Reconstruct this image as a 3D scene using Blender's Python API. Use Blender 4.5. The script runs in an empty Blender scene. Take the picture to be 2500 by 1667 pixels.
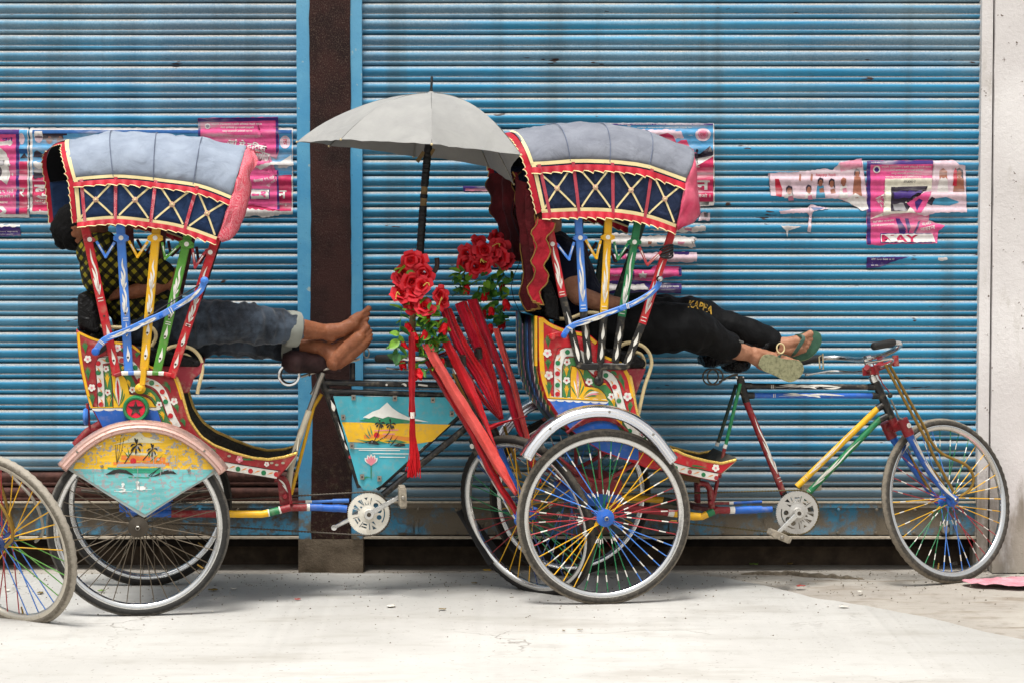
import bpy, bmesh, math, random
from mathutils import Vector, Matrix, noise
from mathutils.geometry import tessellate_polygon

scn = bpy.context.scene
R_ = math.radians
random.seed(7)

# ------------------------------------------------------------------ camera
FOC, CAMH = 5746.0, 1.55              # focal length in pixels of a 2500 px wide frame, eye height
PITCH = math.atan(294.4 / FOC)
cd = bpy.data.cameras.new('camera'); cam = bpy.data.objects.new('camera', cd)
scn.collection.objects.link(cam); scn.camera = cam
cd.sensor_width = 36.0; cd.lens = FOC / 2500.0 * 36.0
cd.clip_start = 0.1; cd.clip_end = 2000
cam.location = (0, 0, CAMH); cam.rotation_euler = (math.pi / 2 - PITCH, 0, 0)

# ------------------------------------------------------------------ sky, sun, exposure
SUN_EL, SUN_AZ = R_(71), R_(-22)      # azimuth measured from the camera's back (-Y) towards -X
wd = bpy.data.worlds.new('World'); scn.world = wd; wd.use_nodes = True
nt = wd.node_tree; nt.nodes.clear()
sky = nt.nodes.new('ShaderNodeTexSky'); sky.sky_type = 'NISHITA'; sky.sun_disc = False
sky.sun_elevation = SUN_EL; sky.air_density = 1.0; sky.dust_density = 4.0; sky.ozone_density = 1.0
hs = nt.nodes.new('ShaderNodeHueSaturation'); hs.inputs['Saturation'].default_value = 0.06
bg = nt.nodes.new('ShaderNodeBackground'); bg.inputs['Strength'].default_value = 0.08
wo = nt.nodes.new('ShaderNodeOutputWorld')
nt.links.new(sky.outputs[0], hs.inputs['Color']); nt.links.new(hs.outputs[0], bg.inputs['Color'])
nt.links.new(bg.outputs[0], wo.inputs['Surface'])
sd = bpy.data.lights.new('sun', 'SUN'); sd.energy = 1.5; sd.angle = R_(16); sd.color = (1.0, 0.98, 0.945)
sun = bpy.data.objects.new('sun', sd); scn.collection.objects.link(sun)
sdir = Vector((math.sin(SUN_AZ) * math.cos(SUN_EL), -math.cos(SUN_AZ) * math.cos(SUN_EL), math.sin(SUN_EL)))
sun.rotation_euler = sdir.to_track_quat('Z', 'Y').to_euler(); sun.location = sdir * 30
sky.sun_rotation = math.atan2(sdir.x, sdir.y)
vs = scn.view_settings
vs.view_transform = 'Standard'; vs.look = 'None'; vs.gamma = 1.0; vs.exposure = 1.34; vs.use_curve_mapping = False
scn.cycles.use_denoising = True
scn.cycles.max_bounces = 8; scn.cycles.diffuse_bounces = 4; scn.cycles.glossy_bounces = 4
scn.cycles.sample_clamp_indirect = 6.0

# ------------------------------------------------------------------ measuring from the photograph
CFW = Vector((0, math.cos(PITCH), -math.sin(PITCH))); CUP = Vector((0, math.sin(PITCH), math.cos(PITCH)))
CPOS = Vector((0, 0, CAMH))
def ray(px, py): return CFW + Vector((1, 0, 0)) * ((px - 1250) / FOC) - CUP * ((py - 833.5) / FOC)
def wall_pt(px, py, Y):
    d = ray(px, py); return CPOS + d * (Y / d.y)
def ground_pt(px, py, z=0.0):
    d = ray(px, py); return CPOS + d * ((z - CAMH) / d.z)
class Frame:
    """a vehicle's own axes: x forward, y to its left (away from the street), z up, origin under the rear axle"""
    def __init__(s, ox, oy, yaw):
        s.o = Vector((ox, oy, 0)); s.yaw = yaw; s.c = math.cos(yaw); s.s = math.sin(yaw)
    def loc(s, v):
        w = v - s.o; return Vector((w.x * s.c + w.y * s.s, -w.x * s.s + w.y * s.c, w.z))
    def dloc(s, d): return Vector((d.x * s.c + d.y * s.s, -d.x * s.s + d.y * s.c, d.z))
    def P(s, px, py, y=0.0):
        a = s.loc(CPOS); d = s.dloc(ray(px, py)); return a + d * ((y - a.y) / d.y)
    def wld(s, v): return s.o + Vector((v.x * s.c - v.y * s.s, v.x * s.s + v.y * s.c, v.z))
def crop(x0, y0, sc): return lambda x, y: (x0 + x / sc, y0 + y / sc)
SRC = crop(0, 0, 1.0)
def tr(fr, K, pts, y=0.0): return [fr.P(*K(a, b), y) for a, b in pts]

# ------------------------------------------------------------------ materials
def lin(c): return c / 12.92 if c <= 0.04045 else ((c + 0.055) / 1.055) ** 2.4
def S(h):
    h = h.lstrip('#'); return tuple(lin(int(h[i:i + 2], 16) / 255) for i in (0, 2, 4))
class NT:
    def __init__(s, name):
        s.m = bpy.data.materials.new(name); s.m.use_nodes = True; s.t = s.m.node_tree
        s.b = s.t.nodes['Principled BSDF']; s.pos = s.n('ShaderNodeNewGeometry')
    def n(s, t, **k):
        n = s.t.nodes.new(t)
        for a, v in k.items(): setattr(n, a, v)
        return n
    def l(s, a, b): s.t.links.new(a, b)
    def val(s, x, sock):
        if hasattr(x, 'is_output'): s.l(x, sock)
        elif x is not None: sock.default_value = x
    def math(s, op, a, b=None, c=None, clamp=False):
        n = s.n('ShaderNodeMath', operation=op); n.use_clamp = clamp
        s.val(a, n.inputs[0])
        if b is not None: s.val(b, n.inputs[1])
        if c is not None: s.val(c, n.inputs[2])
        return n.outputs[0]
    def map(s, x, a, b, c=0.0, d=1.0):
        n = s.n('ShaderNodeMapRange'); n.interpolation_type = 'SMOOTHSTEP'
        s.val(x, n.inputs[0])
        for i, q in enumerate((a, b, c, d)): n.inputs[i + 1].default_value = q
        return n.outputs[0]
    def mix(s, f, a, b):
        n = s.n('ShaderNodeMix', data_type='RGBA')
        s.val(f, n.inputs[0])
        for q, i in ((a, 6), (b, 7)):
            if hasattr(q, 'is_output'): s.l(q, n.inputs[i])
            else: n.inputs[i].default_value = (*q[:3], 1)
        return n.outputs[2]
    def noise(s, scale, detail=4, rough=.55, vec=None, stretch=None, dist=0.0):
        n = s.n('ShaderNodeTexNoise'); n.inputs['Scale'].default_value = scale
        n.inputs['Detail'].default_value = detail; n.inputs['Roughness'].default_value = rough
        n.inputs['Distortion'].default_value = dist
        v = vec or s.pos.outputs['Position']
        if stretch:
            m = s.n('ShaderNodeMapping'); m.inputs['Scale'].default_value = stretch; s.l(v, m.inputs[0]); v = m.outputs[0]
        s.l(v, n.inputs['Vector']); return n.outputs['Fac']
    def xyz(s, v=None):
        n = s.n('ShaderNodeSeparateXYZ'); s.l(v or s.pos.outputs['Position'], n.inputs[0]); return n.outputs
    def bump(s, h, strength=.3, dist=.01):
        n = s.n('ShaderNodeBump'); n.inputs['Strength'].default_value = strength; n.inputs['Distance'].default_value = dist
        s.l(h, n.inputs['Height']); s.l(n.outputs[0], s.b.inputs['Normal'])
    def set(s, col=None, rough=None, metal=None, spec=None, coat=None, sheen=None):
        if col is not None:
            if hasattr(col, 'is_output'): s.l(col, s.b.inputs['Base Color'])
            else: s.b.inputs['Base Color'].default_value = (*col[:3], 1)
        if rough is not None: s.val(rough, s.b.inputs['Roughness'])
        if metal is not None: s.val(metal, s.b.inputs['Metallic'])
        if spec is not None: s.b.inputs['Specular IOR Level'].default_value = spec
        if coat: s.b.inputs['Coat Weight'].default_value = coat; s.b.inputs['Coat Roughness'].default_value = .15
        if sheen: s.b.inputs['Sheen Weight'].default_value = sheen
        return s.m
MATS = {}
DUST = S('#9c8d74')
def paint(hexc, rough=.32, dirt=.35, coat=.0):
    """hand-brushed enamel with dust and small chips"""
    k = ('paint', hexc, rough, dirt)
    if k in MATS: return MATS[k]
    t = NT('enamel_' + hexc.lstrip('#')); c = S(hexc)
    big = t.noise(9, 3); fine = t.noise(140, 3, .65); med = t.noise(38, 4, .6)
    v = t.mix(t.map(big, .3, .7), tuple(x * .86 for x in c), tuple(min(1, x * 1.1) for x in c))
    d = t.math('MULTIPLY', t.map(med, .48, .74), dirt)
    d2 = t.math('MULTIPLY', t.map(fine, .66, .74), dirt)
    v = t.mix(d, v, DUST); v = t.mix(d2, v, tuple(x * .35 for x in c))
    r = t.math('ADD', rough, t.math('MULTIPLY', med, .3))
    t.bump(med, .12, .004)
    MATS[k] = t.set(v, r, 0.0, .45); return MATS[k]
def metal(name, hexc, rough=.25, rust=.3, rustc='#6a4a32', met=1.0):
    if name in MATS: return MATS[name]
    t = NT(name); c = S(hexc); a = t.noise(60, 4, .65); b = t.noise(220, 2)
    f = t.math('MULTIPLY', t.map(a, .5, .72), rust)
    v = t.mix(f, c, S(rustc))
    t.l(t.math('SUBTRACT', met, t.math('MULTIPLY', f, .8), clamp=True), t.b.inputs['Metallic'])
    t.bump(b, .06, .002)
    MATS[name] = t.set(v, t.math('ADD', rough, t.math('MULTIPLY', f, .5)), None); return MATS[name]
def cloth(name, hexc, rough=.85, var=.25, weave=900, fold=0.25, sheen=.2, hex2=None, fs=14):
    if name in MATS: return MATS[name]
    t = NT(name); c = S(hexc); a = t.noise(11, 3); b = t.noise(weave, 1); f = t.noise(fs, 4, .5, dist=.6)
    c2 = S(hex2) if hex2 else tuple(min(1, x * (1 + var)) for x in c)
    v = t.mix(t.map(a, .25, .8), tuple(x * (1 - var) for x in c), c2)
    h = t.math('ADD', t.math('MULTIPLY', f, 1.0), t.math('MULTIPLY', b, .04))
    t.bump(h, fold, .03)
    MATS[name] = t.set(v, rough, 0, .15, sheen=sheen * .3); return MATS[name]
def plain(name, hexc, rough=.6, metal_=0.0, spec=.4, var=.18, scale=30, bump=0.0):
    if name in MATS: return MATS[name]
    t = NT(name); c = S(hexc); a = t.noise(scale, 4, .6)
    v = t.mix(t.map(a, .3, .7), tuple(x * (1 - var) for x in c), tuple(min(1, x * (1 + var)) for x in c))
    if bump: t.bump(a, bump, .01)
    MATS[name] = t.set(v, rough, metal_, spec); return MATS[name]

# ------------------------------------------------------------------ mesh building
COL = scn.collection
def link(o, parent=None):
    COL.objects.link(o)
    if parent is not None: o.parent = parent
    return o
def tag(o, label=None, cat=None, group=None, kind=None):
    for k, v in (('label', label), ('category', cat), ('group', group), ('kind', kind)):
        if v: o[k] = v
    return o
def thing(name, label, cat, loc=(0, 0, 0), yaw=0.0, group=None):
    o = bpy.data.objects.new(name, None); o.empty_display_size = .1; o.location = loc; o.rotation_euler = (0, 0, yaw)
    return tag(link(o), label, cat, group)
def perp(t):
    a = Vector((0, 0, 1)) if abs(t.z) < .9 else Vector((0, 1, 0))
    u = t.cross(a).normalized(); return u, u.cross(t).normalized()
class MB:
    def __init__(s): s.v = []; s.f = []; s.fm = []; s.ms = []
    def mi(s, m):
        if m not in s.ms: s.ms.append(m)
        return s.ms.index(m)
    def add(s, vs, fs, m):
        o = len(s.v); s.v.extend([tuple(v) for v in vs]); i = s.mi(m)
        for f in fs: s.f.append(tuple(o + k for k in f)); s.fm.append(i)
        return s
    def poly(s, pts, m): return s.add(pts, [tuple(range(len(pts)))], m)
    def prism(s, pts, off, m):
        n = len(pts); off = Vector(off); q = [Vector(p) + off for p in pts]
        fs = [tuple(range(n)), tuple(range(2 * n - 1, n - 1, -1))]
        fs += [(i, i + n, (i + 1) % n + n, (i + 1) % n) for i in range(n)]
        return s.add(list(pts) + q, fs, m)
    def grid(s, rows, m, cu=False, cv=False):
        nr, nc = len(rows), len(rows[0]); vs = [p for r in rows for p in r]; fs = []
        for i in range(nr if cu else nr - 1):
            for j in range(nc if cv else nc - 1):
                a, b = i * nc + j, i * nc + (j + 1) % nc
                c, d = ((i + 1) % nr) * nc + (j + 1) % nc, ((i + 1) % nr) * nc + j
                fs.append((a, b, c, d))
        return s.add(vs, fs, m)
    def strip(s, a, b, m): return s.grid([a, b], m)
    def tube(s, path, r, m, n=10, closed=False, caps=True, flat=None):
        path = [Vector(p) for p in path]; k = len(path); rows = []; u = None
        for i, p in enumerate(path):
            a = path[i - 1] if (i or closed) else p; b = path[(i + 1) % k] if (i < k - 1 or closed) else p
            t = (b - a).normalized()
            if u is None: u, w = perp(t)
            else:
                u = (u - t * u.dot(t)); u = u.normalized() if u.length > 1e-6 else perp(t)[0]; w = u.cross(t)
            ri = r[i] if isinstance(r, (list, tuple)) else r
            rows.append([p + (u * math.cos(2 * math.pi * j / n) + w * math.sin(2 * math.pi * j / n)) * ri for j in range(n)])
        s.grid(rows, m, cu=closed, cv=True)
        if caps and not closed:
            s.add(rows[0], [tuple(range(n))], m); s.add(rows[-1], [tuple(range(n - 1, -1, -1))], m)
        return s
    def bar(s, path, w, d, m, side=(0, -1, 0), bev=.25):
        """flat bar along a path lying across `side`; w in the picture plane, d along `side`"""
        side = Vector(side).normalized(); path = [Vector(p) for p in path]; rows = []; k = len(path)
        b = min(min(w) if isinstance(w, (list, tuple)) else w, d) * bev
        for i, p in enumerate(path):
            t = (path[min(i + 1, k - 1)] - path[max(i - 1, 0)]).normalized(); u = t.cross(side).normalized()
            wi = w[i] if isinstance(w, (list, tuple)) else w
            sec = [(-wi / 2, -d / 2 + b), (-wi / 2, d / 2 - b), (-wi / 2 + b, d / 2), (wi / 2 - b, d / 2), (wi / 2, d / 2 - b),
                   (wi / 2, -d / 2 + b), (wi / 2 - b, -d / 2), (-wi / 2 + b, -d / 2)]
            rows.append([p + u * x + side * y for x, y in sec])
        s.grid(rows, m, cv=True); s.add(rows[0], [tuple(range(8))], m); s.add(rows[-1], [tuple(range(7, -1, -1))], m)
        return s
    def lathe(s, prof, m, c=(0, 0, 0), ax=(0, 1, 0), n=24, a0=0.0, a1=2 * math.pi, caps=False):
        """prof: list of (radius, offset along axis)"""
        ax = Vector(ax).normalized(); c = Vector(c); u, w = perp(ax); full = abs(a1 - a0 - 2 * math.pi) < 1e-6
        k = n if full else n + 1; rows = []
        for i in range(k):
            a = a0 + (a1 - a0) * i / n; e = u * math.cos(a) + w * math.sin(a)
            rows.append([c + e * r + ax * h for r, h in prof])
        return s.grid(rows, m, cu=full)
    def disc(s, c, r, m, ax=(0, -1, 0), n=16, h=0.0):
        ax = Vector(ax).normalized(); u, w = perp(ax); c = Vector(c)
        ring = [c + (u * math.cos(2 * math.pi * i / n) + w * math.sin(2 * math.pi * i / n)) * r for i in range(n)]
        if h: return s.prism(ring, ax * h, m)
        return s.poly(ring, m)
    def bolt(s, c, r, m, ax=(0, -1, 0), h=.006, n=10):
        return s.lathe([(r, -.004), (r, h * .5), (r * .7, h), (0.0005, h * 1.1)], m, c, ax, n)
    def box(s, c, sz, m, rot=None):
        c = Vector(c); x, y, z = (q / 2 for q in sz); M3 = rot or Matrix.Identity(3)
        vs = [c + M3 @ Vector((a * x, b * y, d * z)) for a in (-1, 1) for b in (-1, 1) for d in (-1, 1)]
        return s.add(vs, [(0, 1, 3, 2), (4, 6, 7, 5), (0, 4, 5, 1), (2, 3, 7, 6), (0, 2, 6, 4), (1, 5, 7, 3)], m)
    def ball(s, c, r, m, n=10, sc=(1, 1, 1), rot=None):
        c = Vector(c); rows = []; M3 = rot or Matrix.Identity(3)
        for i in range(n + 1):
            th = math.pi * i / n; rows.append([c + M3 @ Vector((math.sin(th) * math.cos(p) * r * sc[0], math.sin(th) * math.sin(p) * r * sc[1], math.cos(th) * r * sc[2]))
                                               for p in (2 * math.pi * j / (n * 2) for j in range(n * 2))])
        return s.grid(rows, m, cv=True)
    def mesh(s, name, ang=38):
        me = bpy.data.meshes.new(name); me.from_pydata(s.v, [], s.f)
        for m in s.ms: me.materials.append(m)
        me.polygons.foreach_set('material_index', s.fm)
        bm = bmesh.new(); bm.from_mesh(me); bmesh.ops.remove_doubles(bm, verts=bm.verts, dist=2e-5)
        bmesh.ops.recalc_face_normals(bm, faces=bm.faces); bm.to_mesh(me); bm.free()
        me.shade_smooth(); me.set_sharp_from_angle(angle=R_(ang)); return me
    def build(s, name, parent=None, ang=38, solid=0.0):
        o = bpy.data.objects.new(name, s.mesh(name, ang)); link(o, parent)
        if name in ('painted_scroll', 'painted_ornament', 'painted_landscape', 'worn_transfer', 'stud_trim'): o['kind'] = 'stuff'
        if solid:
            md = o.modifiers.new('thickness', 'SOLIDIFY'); md.thickness = solid; md.offset = 0
        return o
def resample(pts, n):
    pts = [Vector(p) for p in pts]; L = [0.0]
    for a, b in zip(pts, pts[1:]): L.append(L[-1] + (b - a).length)
    out = []; j = 0
    for i in range(n):
        d = L[-1] * i / (n - 1)
        while j < len(pts) - 2 and L[j + 1] < d: j += 1
        f = (d - L[j]) / max(1e-9, L[j + 1] - L[j]); out.append(pts[j].lerp(pts[j + 1], min(1, f)))
    return out
def smooth(pts, n, it=2):
    """Chaikin-rounded, evenly resampled polyline"""
    pts = [Vector(p) for p in pts]
    for _ in range(it):
        q = [pts[0]]
        for a, b in zip(pts, pts[1:]): q += [a.lerp(b, .25), a.lerp(b, .75)]
        pts = q + [pts[-1]]
    return resample(pts, n)
def sm2(pts, n, it=2): return [(v.x, v.y) for v in smooth([(a, b, 0) for a, b in pts], n, it)]

# ================================================================== lettering (outlines made before the scene fills up)
TXT = {}
def text2d(body, bold=0.0):
    k = (body, bold)
    if k in TXT: return TXT[k]
    cu = bpy.data.curves.new('lettering', 'FONT'); cu.body = body; cu.size = 1.0; cu.resolution_u = 2; cu.offset = bold
    ob = bpy.data.objects.new('lettering', cu); COL.objects.link(ob)
    dg = bpy.context.evaluated_depsgraph_get(); me = bpy.data.meshes.new_from_object(ob.evaluated_get(dg))
    vs = [(v.co.x, v.co.y) for v in me.vertices]; fs = [tuple(p.vertices) for p in me.polygons]
    bpy.data.objects.remove(ob); bpy.data.curves.remove(cu); bpy.data.meshes.remove(me)
    if vs:
        x0 = min(v[0] for v in vs); x1 = max(v[0] for v in vs); y0 = min(v[1] for v in vs); y1 = max(v[1] for v in vs)
        vs = [((x - x0) / max(1e-6, x1 - x0), (y - y0) / max(1e-6, y1 - y0)) for x, y in vs]
    TXT[k] = (vs, fs); return TXT[k]
LINES = ['राष्ट्रिय अन्तरसरकार र दलिल सिकाइको नेपाली ज्याला', 'नेपाली श्रमिकलाई पूर्ण बनाइएको प्रस्तावित', 'मजदूर सम्बन्धित आयोगको गठन गर', 'महासमारोह अन्तर्गत प्रमुख प्रतिनिधि पठाउनु पर ।',
         'औं मे दिवस', 'मनाउ', 'वैशाख १९ गते', 'भूपर जाओ ।', 'नाओ ।', 'न', 'बु', 'फागुन', 'र', 'देखि तिहार भर बन्नेमा', 'आयोगको कार्यक्रम पठाउनु', 'मिति : २०६९ वैशाख १९ गते', 'स्थान : बसपार्क', 'समय : दिउँसो', 'का ट्रेड युनियन महासंघ', 'गण्डकी क्षेत्रीय समिति',
         'ले श्रमिक अधिकार', 'STUDIO 7', 'MAY', '१', 'ह', 'को', 'क', 'KAPPA', 'LAM', 'NEELAM', 'स्थान', 'ज', 'happy holi', 'वेसी', 'बसन']
for b in LINES: text2d(b, .012)
for b in ('न', 'बु', 'औं मे दिवस', 'मनाउ', 'MAY', '१', 'ह', 'LAM', 'क', 'को'): text2d(b, .03)
text2d('KAPPA', .03)

# ================================================================== ground
t = NT('dusty_ground')
n1 = t.noise(1.1, 5, .6); n2 = t.noise(14, 5, .65); n3 = t.noise(160, 3, .7); n4 = t.noise(3.2, 4, .6, stretch=(1, 4, 1))
c = t.mix(t.map(n1, .3, .72), S('#908980'), S('#a8a298')); c = t.mix(t.map(n4, .5, .75), c, S('#7d7162'))
c = t.mix(t.math('MULTIPLY', t.map(n2, .5, .75), .5), c, S('#6c6154')); c = t.mix(t.math('MULTIPLY', t.map(n3, .62, .72), .5), c, S('#5a5045'))
t.bump(t.math('ADD', t.math('MULTIPLY', n2, .7), t.math('MULTIPLY', n3, .4)), .5, .008)
M_GROUND = t.set(c, .95, 0, .2)
t = NT('worn_concrete_road')
n1 = t.noise(.9, 5, .6); n2 = t.noise(9, 5, .65); n3 = t.noise(190, 3, .75); n4 = t.noise(2.4, 3, .6, stretch=(1, 3, 1))
c = t.mix(t.map(n1, .3, .72), S('#b3b0aa'), S('#c4c1bb')); c = t.mix(t.math('MULTIPLY', t.map(n4, .5, .78), .5), c, S('#a39e95'))
c = t.mix(t.math('MULTIPLY', t.map(n2, .52, .78), .4), c, S('#9f9a92')); c = t.mix(t.math('MULTIPLY', t.map(n3, .63, .74), .45), c, S('#8d8476'))
vc = t.n('ShaderNodeTexVoronoi'); vc.feature = 'DISTANCE_TO_EDGE'; vc.inputs['Scale'].default_value = .75
wn = t.n('ShaderNodeTexNoise'); wn.inputs['Scale'].default_value = 3.0; wn.inputs['Detail'].default_value = 5; t.l(t.pos.outputs['Position'], wn.inputs['Vector'])
vm = t.n('ShaderNodeVectorMath', operation='SCALE'); t.l(wn.outputs['Color'], vm.inputs[0]); vm.inputs['Scale'].default_value = .55
va = t.n('ShaderNodeVectorMath', operation='ADD'); t.l(t.pos.outputs['Position'], va.inputs[0]); t.l(vm.outputs[0], va.inputs[1]); t.l(va.outputs[0], vc.inputs['Vector'])
crack = t.math('MULTIPLY', t.map(vc.outputs['Distance'], .006, .0), t.map(n1, .48, .62)); c = t.mix(t.math('MULTIPLY', crack, .6), c, S('#6a6257'))
st = t.noise(1.7, 6, .62, stretch=(.5, 1.6, 1)); c = t.mix(t.math('MULTIPLY', t.map(st, .52, .7), .38), c, S('#8f877a')); sp_ = t.noise(55, 2, .5); c = t.mix(t.math('MULTIPLY', t.map(sp_, .68, .72), .7), c, S('#7b7265'))
t.bump(t.math('SUBTRACT', t.math('ADD', t.math('MULTIPLY', n2, .5), t.math('MULTIPLY', n3, .4)), crack), .35, .006)
M_ROAD = t.set(c, .9, 0, .25)
g = MB(); nx, ny = 90, 26; rows = []
for j in range(ny + 1):
    Y = 10.9 - 2.6 * j / ny; row = []
    for i in range(nx + 1):
        X = -4.5 + 9 * i / nx; z = 0.006 * (noise.noise((X * 1.3, Y * 2.5, 3)) ) - .006
        row.append((X, Y, z))
    rows.append(row)
g.grid(rows, M_GROUND)
g.add([(-400, 10.9, -.008), (-4.5, 10.9, -.008), (-4.5, 8.3, -.008), (-400, 8.3, -.008)], [(0, 1, 2, 3)], M_GROUND)
g.add([(4.5, 10.9, -.008), (400, 10.9, -.008), (400, 8.3, -.008), (4.5, 8.3, -.008)], [(0, 1, 2, 3)], M_GROUND)
g.add([(-400, -400, -.008), (400, -400, -.008), (400, 8.3, -.008), (-400, 8.3, -.008)], [(0, 1, 2, 3)], M_GROUND)
g.add([(-400, 10.9, -.008), (400, 10.9, -.008), (400, 400, -.008), (-400, 400, -.008)], [(0, 1, 2, 3)], M_GROUND)
tag(g.build('ground', ang=80), kind='structure')
# the smoother, paler road slab with its ragged edge along the gutter
edge_px = [(-700, 1398), (0, 1400), (300, 1399), (700, 1399), (1100, 1398), (1400, 1396), (1640, 1396), (1770, 1410), (1850, 1424), (1925, 1441), (1990, 1460), (2120, 1478), (2260, 1505), (2400, 1540), (2560, 1572), (2900, 1640)]
ed = resample([ground_pt(a, b, .004) for a, b in edge_px], 260)
ed = [v + Vector((0, .022 * noise.noise((v.x * 5, 1, 2)) + .014 * noise.noise((v.x * 17, 5, 2)) + .008 * noise.noise((v.x * 60, 5, 2)), 0)) for v in ed]
r = MB()
for a, b in zip(ed, ed[1:]):
    r.add([a, b, (b.x, 6.0, .004), (a.x, 6.0, .004)], [(0, 1, 2, 3)], M_ROAD)
    r.add([a, b, b + Vector((0, .012, -.012)), a + Vector((0, .012, -.012))], [(0, 1, 2, 3)], M_ROAD)
x0, x1 = ed[0].x, ed[-1].x
r.add([(x0, 6, .004), (x1, 6, .004), (x1, -60, .004), (x0, -60, .004)], [(0, 1, 2, 3)], M_ROAD)
tag(r.build('road', ang=80), kind='structure')

# ================================================================== shutters
WY = 10.45
Z_LINE, PITCHZ = wall_pt(1800, 276.5, WY - .012).z, 38.0 * (WY - .012) / FOC
PROF = [(0.0, -.016), (.018, -.016), (.026, .003), (.05, .0095), (.09, .0145), (.15, .0182), (.22, .0205), (.30, .0212), (.39, .0198), (.47, .0160), (.54, .0105),
        (.60, .0055), (.64, .0045), (.67, .0078), (.71, .0118), (.77, .0140), (.83, .0132), (.885, .0092), (.93, .004), (.952, -.001), (.96, -.016), (1.0, -.016)]
def relief(z):
    u = ((Z_LINE - z) / PITCHZ) % 1.0
    for (a, p), (b, q) in zip(PROF, PROF[1:]):
        if u <= b: return p + (q - p) * (u - a) / (b - a)
    return PROF[-1][1]
def shutter_mat(name, blue, blue2, mud):
    t = NT(name); o = t.xyz(); nz = t.xyz(t.pos.outputs['Normal'])[2]
    big = t.noise(.9, 4, .6); med = t.noise(7, 5, .65, stretch=(.35, 1, 1)); fine = t.noise(120, 3, .7); drip = t.noise(3.2, 3, .5, stretch=(1, 1, .02))
    long_ = t.noise(5, 4, .6, stretch=(.12, 1, 1.4)); spots = t.noise(26, 3, .6, stretch=(.25, 1, 1))
    c = t.mix(t.map(big, .35, .68), S(blue), S(blue2))
    c = t.mix(t.math('MULTIPLY', t.map(drip, .52, .7), .55), c, S('#4fa6cf'))
    # dust lying on everything that faces up, thicker high up and splashed near the street
    hi = t.map(o[2], 1.75, 2.45); lo = t.map(o[2], .85, .2)
    up = t.map(nz, .16, .8)
    dn = t.map(t.math('ADD', med, t.math('MULTIPLY', fine, .35)), .42, .82)
    base = t.math('ADD', t.math('MULTIPLY', up, .5), t.math('MULTIPLY', t.math('MULTIPLY', up, dn), .5))
    more = t.math('MULTIPLY', t.map(t.math('ADD', long_, t.math('MULTIPLY', hi, .16)), .5, .72), t.math('ADD', .2, t.math('MULTIPLY', hi, .24)))
    dustf = t.math('MAXIMUM', base, more, clamp=True)
    c = t.mix(dustf, c, t.mix(t.map(fine, .35, .7), S('#8a857d'), S('#b3ada3')))
    mudf = t.math('MULTIPLY', t.map(t.math('ADD', t.math('MULTIPLY', lo, .62), t.math('MULTIPLY', med, .5)), .42, .82), mud)
    c = t.mix(mudf, c, S('#6d6353'))
    grime = t.noise(7, 4, .6, stretch=(1, 1, .045)); c = t.mix(t.math('MULTIPLY', t.map(grime, .5, .72), .42), c, S('#4f5d60')); fade = t.noise(1.6, 4, .6, stretch=(.6, 1, 1)); c = t.mix(t.math('MULTIPLY', t.map(fade, .5, .72), .3), c, S('#8fa4aa'))
    c = t.mix(t.map(spots, .70, .735), c, S('#3a2219')); c = t.mix(t.math('MULTIPLY', t.map(fine, .68, .73), .6), c, S('#2d3338'))
    t.bump(t.math('ADD', fine, t.math('MULTIPLY', med, .6)), .25, .004)
    return t.set(c, t.math('ADD', .46, t.math('MULTIPLY', dustf, .45)), 0, .45)
M_SHR = shutter_mat('blue_shutter_enamel', '#2383ad', '#3393ba', .6)
M_SHL = shutter_mat('deep_blue_shutter_enamel', '#1d7aa3', '#2c89b0', .65)
M_RAIL = None
def rail_mat(name, bare):
    t = NT(name); a = t.noise(4, 5, .65); b = t.noise(40, 4, .7); d = t.noise(150, 3, .7)
    c = t.mix(t.map(a, .44, .6), S(bare), S('#3d7c9a')); c = t.mix(t.map(b, .45, .7), c, S(bare)); c = t.mix(t.math('MULTIPLY', t.map(d, .55, .75), .6), c, S('#4a4236'))
    t.bump(t.math('ADD', b, d), .4, .006); return t.set(c, .85, .0, .3)
M_RAIL = rail_mat('mud_splashed_rail', '#6a6153'); M_RAILD = rail_mat('dark_mud_splashed_rail', '#544a3d')
M_RUST = plain('rusty_brown_slat', '#4a2f28', .8, 0, .3, .35, 40, .3)
M_LIP = plain('pale_dusty_edge', '#a89d8b', .9, 0, .2, .2, 60, .3)
M_DARK = plain('recess_shade_brown', '#1c1815', .95, 0, .1, .4, 20, .2)  # near-black brown, puts the recess's shade into the colour
def slat_mesh(x0, x1, m, seed, name):
    b = MB(); rows = []; n = 40
    for i in range(n + 1):
        x = x0 + (x1 - x0) * i / n
        e = 0.0022 * noise.noise((x * 1.7, seed * 3.1, 0)) + .0012 * noise.noise((x * 6, seed, 4)); sg = .0022 * noise.noise((x * .9, seed * 7.3, 2))
        rows.append([(x, -(o + e * min(1, max(0, o * 80 + .2))), -u * PITCHZ + sg) for u, o in PROF])
    b.grid(rows, m); return b.mesh(name, 60)
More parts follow.
